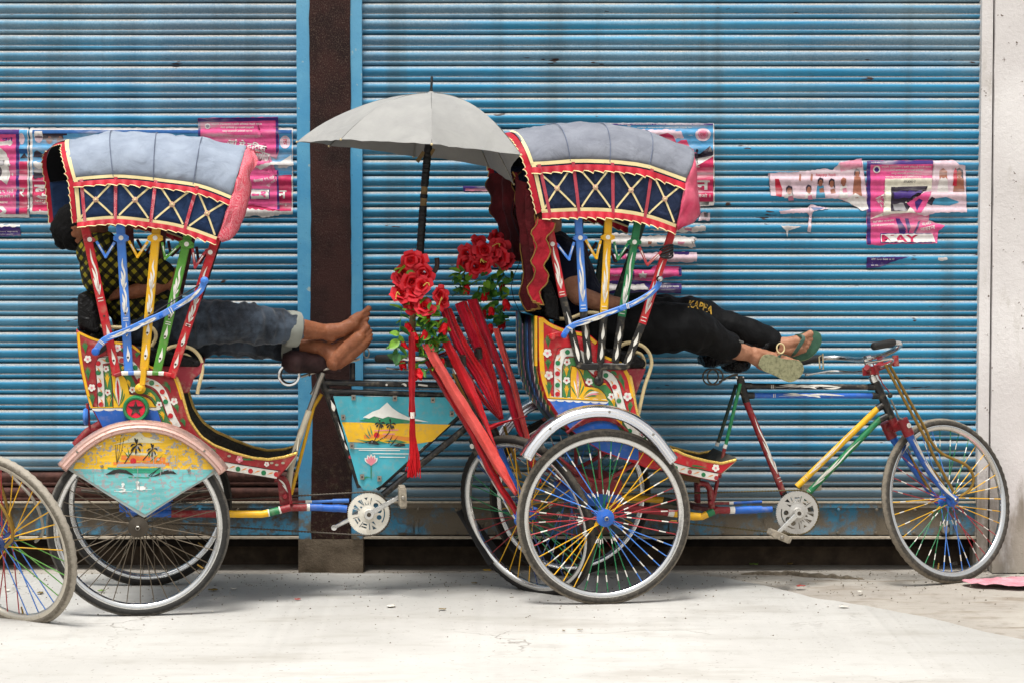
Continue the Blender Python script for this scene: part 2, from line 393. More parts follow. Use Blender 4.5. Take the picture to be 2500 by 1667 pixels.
def shutter(label, x0, x1, m, mrail, rusty=False):
    root = thing('roller_shutter', label, 'shutter', ((x0 + x1) / 2, WY, .14), group='blue roller shutters')
    cx = (x0 + x1) / 2
    meshes = [slat_mesh(x0 - cx, x1 - cx, m, s + x0, 'slat') for s in range(9)]
    for k in range(-10, 25):
        me = meshes[(k * 7 + 3) % 9]
        o = bpy.data.objects.new('slat', me); link(o, root); o.location = (0, 0, Z_LINE - k * PITCHZ - .14)
        if rusty and k >= 23:
            me2 = me.copy(); me2.materials.clear(); me2.materials.append(M_RUST); o.data = me2
    zt = Z_LINE - 25 * PITCHZ - .14; zb = 0.0
    L = x1 - x0; b = MB()
    b.box((0, -.004, (zt + zb) / 2 + .004), (L, .012, zt - zb - .02), mrail)
    b.box((0, -.014, zt - .012), (L, .03, .02), mrail)
    rl = b.build('bottom_rail', root)
    b = MB(); b.box((0, -.022, zb + .004), (L, .05, .008), M_LIP); b.box((0, -.016, zt + .002), (L, .034, .006), M_LIP); b.build('edge_strip', rl)
    for i in range(int(L / .17)):
        for zz in (zt - .03, .022):
            b = MB(); b.bolt((-L / 2 + .08 + i * .17, -.011 if zz < .04 else -.03, zz), .007, mrail); b.build('rivet', rl)
    return root
SX0, SX1 = wall_pt(883, 600, WY).x, wall_pt(2389, 600, WY).x
LX1 = wall_pt(728, 600, WY).x
shR = shutter('wide bright blue ribbed roller shutter between the dark pillar and white plaster wall', SX0, SX1, M_SHR, M_RAIL)
shL = shutter('deep blue ribbed roller shutter with rusty lowest slats beside the dark pillar', LX1 - 2.9, LX1, M_SHL, M_RAILD, True)
# latch plates and the padlock barrel on the right-hand bottom rail
lz = wall_pt(2306, 1290, WY - .03)
b = MB(); b.lathe([(.001, -.03), (.016, -.03), (.0185, -.025), (.0185, .02)], metal('dusty_steel', '#8d8676', .5, .5, '#7b6c55', .6), (lz.x - (SX0 + SX1) / 2, -.03, lz.z - .14), (0, 1, 0), 18)
b.box((lz.x - (SX0 + SX1) / 2 + .02, -.016, lz.z - .14 + .025), (.05, .012, .02), M_RAIL); b.box((lz.x - (SX0 + SX1) / 2 + .03, -.02, lz.z - .14), (.012, .02, .05), M_RAIL)
b.build('lock_barrel', shR)
for px in (990, 1160, 1610):
    q = wall_pt(px, 1288, WY); b = MB(); b.box((q.x - (SX0 + SX1) / 2, -.017, q.z - .14), (.07, .014, .035), M_RAILD); b.box((q.x - (SX0 + SX1) / 2 + .05, -.014, q.z - .135), (.014, .01, .055), M_RAIL); b.build('latch_plate', shR)

# ================================================================== pillar, right wall, plinth behind the shutters
t = NT('brown_gloss_paint_on_rough_plaster'); a = t.noise(260, 4, .75, stretch=(1, 1, .55)); bb = t.noise(6, 4, .6); o = t.xyz(); d = t.noise(55, 4, .7)
c = t.mix(t.map(bb, .3, .7), S('#1d0d0b'), S('#331a16')); c = t.mix(t.math('MULTIPLY', t.map(a, .52, .72), t.map(o[2], .9, 2.3, .12, .6)), c, S('#8a7563'))
c = t.mix(t.math('MULTIPLY', t.map(d, .5, .7), t.map(o[2], .75, .15)), c, S('#4f4332'))
t.bump(t.math('ADD', a, d), .7, .006); M_BROWN = t.set(c, .7, 0, .2)
t = NT('pale_blue_wall_paint'); a = t.noise(5, 5, .6); d = t.noise(70, 4, .7); o = t.xyz(); e = t.noise(22, 4, .6)
c = t.mix(t.map(a, .35, .7), S('#3d86ad'), S('#5496b5')); c = t.mix(t.map(e, .66, .7), c, S('#8fa3a4')); c = t.mix(t.math('MULTIPLY', t.map(d, .6, .72), .7), c, S('#1b3a4e'))
c = t.mix(t.math('MULTIPLY', t.map(e, .38, .6), t.map(o[2], .5, .15)), c, S('#6b604e'))
c = t.mix(t.map(o[2], 1.9, 2.6, 0, .35), c, S('#79a9bd'))
t.bump(d, .3, .004); M_BLUEW = t.set(c, .6, 0, .4)
t = NT('mud_plaster_plinth'); a = t.noise(9, 5, .65); d = t.noise(90, 4, .7)
c = t.mix(t.map(a, .3, .7), S('#4b4135'), S('#6b5f50')); t.bump(t.math('ADD', a, d), .6, .01); M_PLIN = t.set(c, .95, 0, .2)
pcx = (wall_pt(757, 600, 10.38).x + wall_pt(855, 600, 10.38).x) / 2
PX = [wall_pt(a, 600, 10.4).x for a in (726, 758, 857, 885)]
pil = thing('pillar', 'dark brown plastered pillar edged in blue between the two shutters', 'pillar', ((PX[0] + PX[3]) / 2, 10.5, 0))
cx = (PX[0] + PX[3]) / 2
b = MB(); b.box((0, -.02, 1.62), (PX[3] - PX[0], .16, 2.96), M_BLUEW); b.build('blue_jamb', pil)
b = MB(); rows = []; nz = 130
zs = [.14 + 2.9 * i / nz for i in range(nz + 1)]
el = [PX[1] - cx + .007 * noise.noise((z * 2.3, 4, 1)) + .003 * noise.noise((z * 13, 4, 1)) for z in zs]
er = [PX[2] - cx + .006 * noise.noise((z * 2.6, 9, 1)) + .003 * noise.noise((z * 15, 9, 1)) for z in zs]
for z, a, c2 in zip(zs, el, er):
    rows.append([(a, -.099, z), (a + .002, -.107, z)] + [(a + (c2 - a) * f, -.108 - .0018 * noise.noise((f * 4, z * 5, 0)), z) for f in (.1, .25, .4, .55, .7, .85, .92)] + [(c2 - .002, -.107, z), (c2, -.099, z)])
b.grid(rows, M_BROWN); b.build('brown_face', pil, ang=60)
b = MB(); rows = []
for i in range(9):
    z = .142 - .162 * i / 8; rows.append([(PX[0] - cx - .002, -.06, z)] + [(PX[0] - cx + (PX[3] - PX[0]) * f, -.118 - .01 * noise.noise((f * 6, z * 20, 2)) - .012 * i / 8, z) for f in (0, .15, .3, .45, .6, .75, .9, 1)] + [(PX[3] - cx + .002, -.06, z)])
b.grid(rows, M_PLIN); b.box((0, -.05, .06), (PX[3] - PX[0] - .01, .1, .16), M_PLIN); b.build('plinth', pil, ang=60)

t = NT('stained_white_plaster'); a = t.noise(2.2, 5, .6); d = t.noise(60, 4, .7); o = t.xyz(); e = t.noise(9, 5, .65, stretch=(1, 1, .3)); s_ = t.noise(30, 4, .7)
c = t.mix(t.map(a, .3, .7), S('#c6c1be'), S('#d6d2cf')); c = t.mix(t.math('MULTIPLY', t.map(e, .55, .75), .5), c, S('#97907f'))
c = t.mix(t.map(s_, .66, .70), c, S('#5d5046')); c = t.mix(t.math('MULTIPLY', t.map(t.math('ADD', e, t.map(o[2], .55, .1, 0, .45)), .62, .95), .85), c, S('#756b5c'))
t.bump(t.math('ADD', t.math('MULTIPLY', d, .6), a), .5, .008); M_WALLW = t.set(c, .9, 0, .25)
JX = [wall_pt(p, 600, 10.4).x for p in (2391, 2420)]
wr = thing('plaster_wall', 'stained off-white plaster wall beside the wide blue shutter', 'wall', (JX[0] + .5, 10.5, 0))
ox = JX[0] + .5
b = MB(); b.box((JX[0] + .024 - ox, -.03, 1.55), (JX[1] - JX[0] - .004, .16, 3.1), M_WALLW); b.build('door_jamb', wr)
b = MB(); rows = []
for i in range(60):
    z = 3.1 * i / 59; rows.append([(JX[1] - ox + .003 + .003 * noise.noise((z * 7, 0, 0)), -.09, z)] + [(JX[1] - ox + .003 + .003 * noise.noise((z * 7, 0, 0)) + (1.6) * f, -.124 - .004 * noise.noise((f * 6, z * 3, 5)) - .05 * max(0, (.17 - z) / .17) ** .6, z) for f in (0, .04, .1, .18, .3, .5, .7, 1)])
b.grid(rows, M_WALLW); b.box((JX[1] + .8 - ox, .0, 1.55), (1.59, .18, 3.1), M_WALLW); b.build('wall_face', wr, ang=60)

M_PLIN2 = plain('brown_riser', '#4a3f34', .95, 0, .2, .35, 12, .4)  # dark brown tone for the recessed riser
pw = thing('shop_plinth', 'dark brown step recessed under the blue shutters', 'step', (0, 10.75, 0))
b = MB(); b.box((-.5, .1, 1.6), (8.5, .1, 3.6), M_DARK); b.build('light_leak_backing', pw)  # added dark backing, keeps sky light from leaking through the slats
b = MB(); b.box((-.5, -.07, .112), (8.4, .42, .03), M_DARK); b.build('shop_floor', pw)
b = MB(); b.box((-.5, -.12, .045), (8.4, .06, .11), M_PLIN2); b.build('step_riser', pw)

# ================================================================== posters pasted over the ribs
def jag(pts, amp, step=6.0, seed=0, close=True):
    out = []; n = len(pts); rnd = random.Random(seed)
    for i in range(n if close else n - 1):
        a = Vector((*pts[i], 0)); b2 = Vector((*pts[(i + 1) % n], 0)); L = (b2 - a).length; k = max(1, int(L / step))
        nrm = Vector((-(b2 - a).y, (b2 - a).x, 0)).normalized() if L > 0 else Vector()
        for j in range(k):
            p = a.lerp(b2, j / k) + (nrm * rnd.uniform(-amp, amp) if j else Vector()); out.append((p.x, p.y))
    return out
def paper(name, hexc, var=.08):
    if name in MATS: return MATS[name]
    t = NT(name); a = t.noise(45, 4, .65); e = t.noise(10, 4, .6, stretch=(.4, 1, 2)); c = S(hexc)
    v = t.mix(t.map(a, .35, .7), tuple(x * (1 - var * 2) for x in c), tuple(min(1, x * (1 + var)) for x in c))
    v = t.mix(t.math('MULTIPLY', t.map(e, .5, .74), .6), v, S('#c3bcba')); t.bump(t.math('ADD', a, e), .35, .004)
    MATS[name] = t.set(v, .75, 0, .3); return MATS[name]
PINK = paper('pink_print', '#cf4d82'); CRIM = paper('crimson_print', '#b82a54'); PURP = paper('purple_print', '#3a2468'); WHITE = paper('bare_paper', '#cfc9c4')
SKYB = paper('sky_print', '#4f93bd'); NAVYP = paper('navy_print', '#1c4f86'); INK = paper('dark_print', '#2b2230'); PALE = paper('faded_photo_print', '#cdb3bb'); SKIN_P = paper('skin_print', '#96604c'); ROSE = paper('rose_print', '#c77d92'); TEALP = paper('teal_print', '#3d7f9c'); RED_P = paper('red_print', '#b52038'); GREYP = paper('grey_print', '#8d8a8c'); CREAM = paper('cream_print', '#d8d2c0')
class Sheet:
    def __init__(s, name, label, base=0.0012, group='torn posters pasted on the shutters', cat='poster'):
        s.nm, s.lb, s.base, s.gr, s.cat = name, label, base, group, cat; s.layers = []
    def lay(s, polys, m, lift): s.layers.append((polys, m, lift)); return s
    def poly(s, pts, m, lift=1, amp=0, step=6, seed=1): return s.lay([(jag(pts, amp, step, seed) if amp else list(pts), None)], m, lift)
    def rect(s, x0, y0, x1, y1, m, lift=1, amp=0, seed=1): return s.poly([(x0, y0), (x1, y0), (x1, y1), (x0, y1)], m, lift, amp, 6, seed)
    def circ(s, x, y, rx, ry, m, lift=2, n=14): return s.poly([(x + rx * math.cos(6.2832 * i / n), y + ry * math.sin(6.2832 * i / n)) for i in range(n)], m, lift)
    def text(s, body, x0, y0, x1, y1, m, lift=3, bold=.012, rot=0.0, arc=0.0):
        v, f = text2d(body, bold); cx, cy = (x0 + x1) / 2, (y0 + y1) / 2; out = []
        for a, b2 in v:
            x = x0 + (x1 - x0) * a; y = y1 - (y1 - y0) * b2
            y += arc * ((a - .5) * 2) ** 2
            dx, dy = x - cx, y - cy; out.append((cx + dx * math.cos(rot) - dy * math.sin(rot), cy + dx * math.sin(rot) + dy * math.cos(rot)))
        return s.lay([(out, f)], m, lift)
    def mesh(s, layers, name, ctr):
        bm = bmesh.new(); ms = []
        lift_l = bm.verts.layers.float.new('lift')
        for polys, m, lift in layers:
            if m not in ms: ms.append(m)
            mi = ms.index(m)
            for pts, fs in polys:
                vs = []
                for a, b2 in pts:
                    w = wall_pt(a, b2, WY - .012); v = bm.verts.new((w.x, 0, w.z)); v[lift_l] = lift; vs.append(v)
                for f in (fs or [tuple(range(len(vs)))]):
                    try:
                        fc = bm.faces.new([vs[i] for i in f]); fc.material_index = mi
                    except ValueError: pass
        bmesh.ops.triangulate(bm, faces=[f for f in bm.faces if len(f.verts) > 4])
        zs = [v.co.z for v in bm.verts]; z0, z1 = min(zs), max(zs)
        k0 = math.floor((Z_LINE - z1) / PITCHZ); k1 = math.ceil((Z_LINE - z0) / PITCHZ)
        for k in range(k0, k1 + 1):
            for u, _ in PROF[1::2]:
                zc = Z_LINE - (k + u) * PITCHZ
                if z0 + 1e-4 < zc < z1 - 1e-4:
                    bmesh.ops.bisect_plane(bm, geom=bm.verts[:] + bm.edges[:] + bm.faces[:], plane_co=(0, 0, zc), plane_no=(0, 0, 1), dist=1e-6)
        for v in bm.verts:
            z = v.co.z; o = max(relief(z), .011)
            v.co.y = WY - (o + s.base + .0014 + .0007 * v[lift_l] + .0012 * (1 + noise.noise((v.co.x * 30, z * 30, s.base * 900))))
            v.co -= ctr
        me = bpy.data.meshes.new(name); bmesh.ops.recalc_face_normals(bm, faces=bm.faces); bm.to_mesh(me); bm.free()
        for m in ms: me.materials.append(m)
        me.shade_smooth(); return me
    def build(s):
        allp = [p for polys, _, _ in s.layers[:1] for pts, _ in polys for p in pts]
        cx = sum(p[0] for p in allp) / len(allp); cy = max(p[1] for p in allp); ctr = wall_pt(cx, cy, WY)
        o = bpy.data.objects.new(s.nm, s.mesh(s.layers[:1], s.nm, ctr)); link(o); o.location = ctr
        tag(o, s.lb, s.cat, s.gr)
        if len(s.layers) > 1:
            link(bpy.data.objects.new('print', s.mesh(s.layers[1:], 'print', ctr)), o)['kind'] = 'stuff'
        return o
Z = crop(0, 280, 4.9); Q1 = crop(0, 280, 3.0158); Q8 = crop(1480, 260, 2.306); H5 = crop(1450, 300, 5.2267); H7 = crop(1400, 540, 5.2267)
def zz(K, pts): return [K(a, b) for a, b in pts]
# large election-style poster behind the left hood
s = Sheet('poster', 'wide red and blue poster mostly hidden behind the hood with dotted flap')
s.rect(74, 313, 715, 524, WHITE, 0, .8)
s.rect(80, 318, 713, 430, SKYB, 1); s.rect(80, 428, 712, 516, CRIM, 1, .8); s.rect(80, 318, 713, 327, NAVYP, 2)
s.rect(82, 396, 200, 412, WHITE, 2, 2); s.rect(82, 411, 200, 424, GREYP, 2, 2.5); s.rect(82, 421, 200, 436, INK, 3, 3, 5)
for x, y, hr in ((95, 334, 1), (121, 339, .8), (147, 339, .8)):
    s.circ(x, y + 2, 10 * hr, 14 * hr, SKIN_P if x > 100 else PALE, 2); s.poly([(x - 11 * hr, y + 2), (x - 9 * hr, y - 13 * hr), (x + 9 * hr, y - 13 * hr), (x + 11 * hr, y + 2), (x, y - 4)], INK if x > 100 else WHITE, 3); s.rect(x - 9 * hr, y, x + 9 * hr, y + 3, INK, 4)
s.rect(104, 327, 165, 352, INK, 1); s.poly([(82, 385), (84, 372), (92, 368), (104, 376), (112, 386)], INK, 2)
s.text('बु', 84, 452, 122, 488, WHITE, 3, .03); s.text('फागुन', 86, 488, 120, 497, CREAM, 3); s.rect(80, 440, 200, 444, ROSE, 2); s.rect(80, 497, 712, 501, ROSE, 2)
s.circ(*Q1(2100, 205), 13, 16, PALE, 2); s.text('ज', Q1(2085, 0)[0], Q1(0, 185)[1], Q1(2115, 0)[0], Q1(0, 225)[1], RED_P, 3)
s.poly(zz(Q1, [(2050, 360), (2145, 300), (2150, 380), (2050, 400)]), WHITE, 2); s.text('न', *Q1(2045, 560), *Q1(2110, 620), WHITE, 3, .03); s.text('नाओ ।', *Q1(1920, 650), *Q1(2110, 676), CREAM, 3)
s.build()
# pink May-Day poster above it
s = Sheet('poster', 'pink poster with curved white lettering peeking above the dotted hood flap', .0042)
s.poly(jag(zz(Q1, [(1458, 30), (2050, 20), (2055, 270), (2035, 330), (1975, 295), (1880, 385), (1960, 420), (2050, 410), (2060, 705), (1980, 690), (1820, 660), (1500, 600), (1480, 200)]), 1.0, 6, 3), PINK, 0)
s.poly(zz(Q1, [(1460, 32), (2049, 22), (2050, 48), (1462, 60)]), PURP, 1); s.poly(zz(Q1, [(2030, 45), (2050, 45), (2054, 265), (2034, 300)]), PURP, 1); s.poly(zz(Q1, [(2040, 415), (2050, 412), (2060, 700), (2042, 700)]), PURP, 1); s.poly(zz(Q1, [(1460, 55), (1476, 55), (1480, 160), (1462, 160)]), PURP, 1)
for i, (a, y, b2) in enumerate(((1558, 62, 1930), (1625, 88, 1870), (1640, 115, 1860), (1565, 152, 1930))): s.text(LINES[i], *Q1(a, y), *Q1(b2, y + 20), WHITE, 2)
s.circ(*Q1(1530, 88), 7, 7, WHITE, 2); s.circ(*Q1(1530, 88), 4, 4, PURP, 3)
s.text('औं मे दिवस', *Q1(1672, 195), *Q1(1965, 255), WHITE, 2, .03, rot=.17); s.text('मनाउ', *Q1(1868, 272), *Q1(1985, 330), WHITE, 2, .03, rot=.38)
s.text('वैशाख १९ गते', *Q1(1868, 462), *Q1(2022, 492), WHITE, 2, .012, rot=-.2); s.text('भूपर जाओ ।', *Q1(1960, 490), *Q1(2045, 520), WHITE, 2, .012, rot=-.6)
s.rect(*Q1(1842, 550), *Q1(1988, 630), PURP, 1); s.rect(*Q1(1850, 556), *Q1(1982, 624), WHITE, 2, 1); s.text('१', *Q1(1920, 566), *Q1(1960, 614), PINK, 3, .03); s.rect(*Q1(1855, 585), *Q1(1910, 600), PINK, 3, 1)
s.poly(jag(zz(Q1, [(1880, 385), (2000, 350), (2160, 350), (2165, 375), (2000, 372), (1920, 410)]), 1, 5, 8), WHITE, 2); s.poly(jag(zz(Q1, [(1780, 690), (2060, 715), (2055, 745), (1950, 760), (1900, 745), (1790, 750)]), 2, 5, 9), WHITE, 2)
s.build()
# far-left posters
s = Sheet('poster', 'pink poster with torn white patch, above the pale dusty wheel', .003)
s.poly(jag([(-70, 313), (70, 313), (72, 532), (-70, 529)], .8, 6, 4), WHITE, 0)
s.rect(47, 318, 68, 395, SKYB, 1); s.rect(47, 393, 68, 526, CRIM, 1); s.rect(47, 427, 68, 440, ROSE, 2); s.circ(54, 340, 7, 14, PALE, 2); s.rect(47, 365, 68, 376, NAVYP, 2); s.poly([(50, 388), (60, 374), (68, 386)], INK, 3); s.text('र', 48, 460, 62, 482, WHITE, 3)
s.rect(-70, 318, 49, 525, PINK, 1); s.rect(-70, 317, 48, 329, PURP, 2); s.rect(40, 320, 48, 524, PURP, 2); s.text('को', 5, 334, 33, 345, PURP, 3)
s.poly(jag([(-60, 362), (0, 361), (14, 372), (22, 388), (28, 404), (20, 408), (26, 426), (18, 452), (4, 440), (-10, 455), (-50, 462)], 1.5, 5, 2), WHITE, 3); s.rect(-40, 392, 12, 404, GREYP, 4, 1.5); s.circ(-4, 420, 10, 14, INK, 4)
s.text('वैशाख १९ गते', -40, 463, 34, 474, WHITE, 3, rot=-.06); s.text('भूपर जाओ ।', -40, 476, 36, 487, WHITE, 3, rot=-.06); s.text('स्थान', -10, 492, 20, 500, CREAM, 3); s.poly(jag([(-30, 503), (8, 504), (18, 516), (14, 523), (4, 512), (-30, 516)], 1, 5), WHITE, 3)
s.build()
s = Sheet('poster_scrap', 'dark purple poster strip below the pink poster with torn white patch', .002)
s.poly(jag([(-70, 548), (10, 552), (50, 556), (52, 577), (-70, 578)], 1.2, 6, 7), PURP, 0); s.text('का ट्रेड युनियन महासंघ', -40, 563, 44, 569, WHITE, 2); s.rect(0, 549, 50, 554, WHITE, 1, 2); s.text('गण्डकी क्षेत्रीय समिति', -30, 571, 36, 575, GREYP, 2); s.build()
s = Sheet('poster_scrap', 'thin purple and pink paper strip between umbrella pole and hood', .002)
s.poly([(1130, 455), (1192, 457), (1192, 468), (1132, 468)], PURP, 0).rect(1136, 461, 1192, 467, ROSE, 1, 1); s.build()
# poster right of the right hood
s = Sheet('poster', 'blue and red temple poster peeking out behind the plain pink hood flap')
s.poly(jag(zz(H5, [(150, 5), (1530, 8), (1540, 1010), (1525, 1060), (1300, 1070), (150, 1040)]), .8, 6, 5), WHITE, 0)
s.poly(zz(H5, [(170, 30), (1520, 30), (1520, 420), (170, 620)]), SKYB, 1); s.poly(zz(H5, [(600, 90), (1100, 90), (1150, 200), (650, 260)]), PALE, 2, 2); s.rect(*H5(170, 14), *H5(1520, 34), PURP, 2); s.text(LINES[0], *H5(300, 16), *H5(1400, 30), WHITE, 3); s.text(LINES[2], *H5(550, 55), *H5(1250, 74), CREAM, 3)
s.poly(zz(H5, [(780, 200), (840, 155), (940, 135), (1010, 170), (1050, 250), (1060, 300), (700, 280)]), CRIM, 3); s.poly(zz(H5, [(1060, 260), (1110, 225), (1180, 222), (1215, 300), (1240, 400), (1080, 400)]), CRIM, 4)
s.circ(*H5(1390, 155), 19, 16, PALE, 3, 18); s.circ(*H5(1390, 155), 13, 11, ROSE, 4, 16); s.text('ज', *H5(1350, 130), *H5(1430, 190), CRIM, 5)
s.poly(zz(H5, [(1260, 400), (1440, 395), (1480, 300), (1520, 380), (1520, 420), (1260, 470)]), INK, 3); s.poly(zz(H5, [(1450, 380), (1480, 305), (1510, 380)]), GREYP, 4); s.rect(*H5(1308, 340), *H5(1320, 520), INK, 4); s.circ(*H5(1314, 360), 3, 4, INK, 5)
s.poly(zz(H5, [(1280, 550), (1520, 420), (1520, 1010), (1000, 1010), (1000, 600)]), CRIM, 5); s.poly(zz(H5, [(1280, 550), (1520, 418), (1520, 432), (1300, 560)]), WHITE, 6); s.rect(*H5(1100, 640), *H5(1515, 660), ROSE, 6); s.rect(*H5(1100, 880), *H5(1515, 895), ROSE, 6); s.rect(*H5(1280, 560), *H5(1345, 585), WHITE, 6)
s.text('न', *H5(1300, 740), *H5(1475, 860), WHITE, 7, .03); s.text('नाओ ।', *H5(1310, 905), *H5(1480, 955), WHITE, 7)
s.build()
scr = [('white torn poster remains just under the pink hood flap', [(590, 1375), (900, 1345), (1420, 1320), (1420, 1385), (1100, 1400), (800, 1380)], WHITE, [([(1150, 1345), (1250, 1350), (1240, 1385), (1160, 1380)], ROSE)], H5),
       ('small torn photo scrap beside the pink front flap', [(1380, 1145), (1480, 1150), (1480, 1250), (1330, 1255)], PALE, [([(1400, 1150), (1450, 1150), (1450, 1210), (1410, 1205)], INK)], H5),
       ('long dirty white torn strip crossing behind the green hood bow', [(480, 150), (900, 195), (1230, 170), (1568, 215), (1568, 240), (1500, 250), (1560, 330), (1480, 340), (1300, 310), (900, 330), (480, 290)], WHITE, [([(950, 260), (1000, 262), (990, 300), (950, 300)], SKIN_P), ([(1330, 260), (1420, 265), (1400, 300), (1330, 300)], ROSE), ([(1060, 270), (1150, 275), (1140, 300), (1070, 300)], TEALP)], H7),
       ('pinkish white torn strip just above the strip with a star', [(500, 420), (900, 410), (1300, 395), (1570, 400), (1570, 520), (1300, 525), (900, 500), (520, 500)], PALE, [([(1280, 395), (1480, 392), (1470, 430), (1290, 425)], PURP), ([(610, 440), (670, 425), (680, 480), (620, 480)], PINK)], H7)]
for i, (lb, pts, m, ex, K) in enumerate(scr):
    s = Sheet('poster_scrap', lb, .002 + .0006 * i); s.poly(jag(zz(K, pts), 2.2, 5, i + 20), m, 0)
    for p, mm in ex: s.poly(zz(K, p), mm, 1, 1, 5, i)
    s.build()
s = Sheet('poster_scrap', 'pink strip with a white star behind the green hood bow', .0022)
s.poly(jag(zz(H7, [(400, 620), (560, 600), (960, 630), (1040, 570), (1375, 585), (1375, 620), (1200, 640), (1375, 650), (1380, 700), (1180, 720), (1120, 760), (400, 760)]), 1.4, 6, 31), PINK, 0)
cx, cy = H7(885, 690); s.poly([(cx + (11 if i % 2 == 0 else 4.5) * math.sin(i * math.pi / 5), cy - (11 if i % 2 == 0 else 4.5) * math.cos(i * math.pi / 5)) for i in range(10)], WHITE, 2)
s.rect(*H7(370, 640), *H7(395, 690), PURP, 1); s.rect(*H7(760, 640), *H7(775, 750), PURP, 1); s.rect(*H7(1345, 585), *H7(1375, 690), PURP, 1, 1); s.text('ले श्रमिक अधिकार', *H7(480, 680), *H7(660, 715), WHITE, 2); s.rect(*H7(820, 700), *H7(1020, 725), CRIM, 1); s.build()
s = Sheet('poster_scrap', 'dark purple strip with white writing above the black trousers', .0035)
s.poly(jag(zz(H7, [(430, 765), (800, 765), (1375, 795), (1375, 925), (1100, 915), (450, 925)]), 1.2, 6, 33), PURP, 0); s.poly(jag(zz(H7, [(450, 800), (620, 820), (900, 800), (960, 880), (800, 880), (620, 870), (450, 900)]), 2, 5, 3), WHITE, 1)
s.text('का ट्रेड युनियन महासंघ', *H7(1100, 818), *H7(1345, 852), WHITE, 2); s.text('गण्डकी क्षेत्रीय समिति', *H7(1110, 868), *H7(1300, 886), GREYP, 2); s.text('स्थान', *H7(1150, 795), *H7(1200, 806), WHITE, 2); s.build()
# torn photograph strip with drinking people
s = Sheet('poster', 'torn strip of a faded pink party photo in mid shutter', .002)
s.poly(jag(zz(Q8, [(912, 378), (1120, 368), (1230, 350), (1275, 360), (1300, 335), (1310, 318), (1437, 295), (1445, 345), (1478, 580), (1440, 590), (1370, 545), (1300, 520), (1100, 522), (975, 508), (925, 503)]), 1.3, 6, 12), PALE, 0)
s.poly(zz(Q8, [(948, 410), (970, 410), (992, 470), (985, 512), (955, 505)]), RED_P, 1); s.poly(jag(zz(Q8, [(1310, 318), (1437, 296), (1440, 345), (1320, 370)]), 1, 5), ROSE, 1)
for x, y, hw, hair, top in ((1030, 470, 20, INK, WHITE), (1140, 465, 17, INK, WHITE), (1205, 425, 18, INK, TEALP), (1268, 430, 18, INK, PALE), (1335, 425, 17, SKIN_P, WHITE), (1412, 375, 18, INK, SKIN_P)):
    s.poly(zz(Q8, [(x - hw, y + 22), (x + hw, y + 22), (x + hw * 1.5, 518), (x - hw * 1.5, 518)]), top, 1); s.poly(zz(Q8, [(x - hw * .9, y + 16), (x - hw * .95, y - 10), (x - 4, y - 24), (x + hw * .8, y - 16), (x + hw * (1.1 if x in (1030, 1268) else .85), y + (38 if x in (1030, 1268) else 8)), (x, y + 2)]), hair, 3); s.poly(zz(Q8, [(x - hw * .4, y + 40), (x + hw * .9, y + 34), (x + hw * 1.3, y + 60), (x - hw * .2, y + 62)]), ROSE if top is WHITE else SKIN_P, 2)
    s.circ(*Q8(x, y + 8), hw * .68 / 2.306, 19 / 2.306, SKIN_P, 4)
for x in (1090, 1155): s.poly(zz(Q8, [(x - 8, 415), (x - 2, 380), (x + 8, 385), (x + 2, 425)]), SKIN_P, 2)
s.text('happy holi', *Q8(1180, 378), *Q8(1290, 398), RED_P, 2); s.poly(jag(zz(Q8, [(1340, 530), (1400, 490), (1460, 520), (1475, 578), (1440, 590)]), 1.5, 5), WHITE, 2); s.build()
s = Sheet('poster_scrap', 'thin shreds of paper hanging below the torn party photo', .002)
s.poly(jag(zz(Q8, [(970, 590), (1060, 578), (1130, 575), (1150, 553), (1250, 575), (1170, 590), (1155, 605), (1150, 710), (1132, 706), (1145, 600), (1060, 602), (980, 606)]), 1, 4, 5), PALE, 0).poly(zz(Q8, [(1150, 570), (1240, 572), (1170, 588)]), NAVYP, 1); s.build()
s = Sheet('poster_scrap', 'small blank paper shred under the torn party photo', .002)
s.poly(jag(zz(Q8, [(980, 672), (1100, 676), (1060, 690), (1025, 700), (1018, 738), (1010, 700)]), .8, 4, 6), WHITE, 0); s.build()
# the main pink poster on the right, with a leaflet and a photo stuck over it
s = Sheet('poster', 'large pink poster with purple border and a leaflet stuck on it', .0016)
s.poly(jag(zz(Q8, [(1467, 308), (1838, 303), (1850, 430), (1840, 560), (1800, 640), (1905, 672), (1860, 712), (1830, 730), (1860, 772), (1600, 775), (1540, 785), (1465, 778)]), 1.0, 6, 15), PINK, 0)
s.poly(zz(Q8, [(1467, 310), (1486, 310), (1488, 778), (1466, 778)]), PURP, 1); s.poly(zz(Q8, [(1467, 309), (1838, 304), (1838, 326), (1467, 330)]), PURP, 1); s.text(LINES[19], *Q8(1490, 313), *Q8(1580, 323), WHITE, 2)
for i, (a, y, b2) in enumerate(((1548, 336, 1828), (1598, 354, 1785), (1605, 372, 1775), (1570, 392, 1780))): s.text(LINES[i], *Q8(a, y), *Q8(b2, y + 14), WHITE, 2)
s.circ(*Q8(1522, 357), 9, 9, WHITE, 2); s.circ(*Q8(1522, 357), 6, 6, PURP, 3); s.text('भूपर जाओ ।', *Q8(1520, 480), *Q8(1600, 560), WHITE, 2, rot=-.5); s.text(LINES[13], *Q8(1500, 640), *Q8(1620, 655), WHITE, 2, rot=-.1); s.text(LINES[14], *Q8(1490, 662), *Q8(1620, 676), WHITE, 2, rot=-.1)
s.poly(zz(Q8, [(1628, 632), (1650, 632), (1690, 700), (1680, 720), (1650, 715)]), PURP, 2); s.poly(zz(Q8, [(1680, 632), (1700, 632), (1712, 680), (1700, 720), (1690, 680)]), PURP, 2); s.poly(zz(Q8, [(1755, 650), (1768, 645), (1740, 720), (1728, 715)]), PURP, 2)
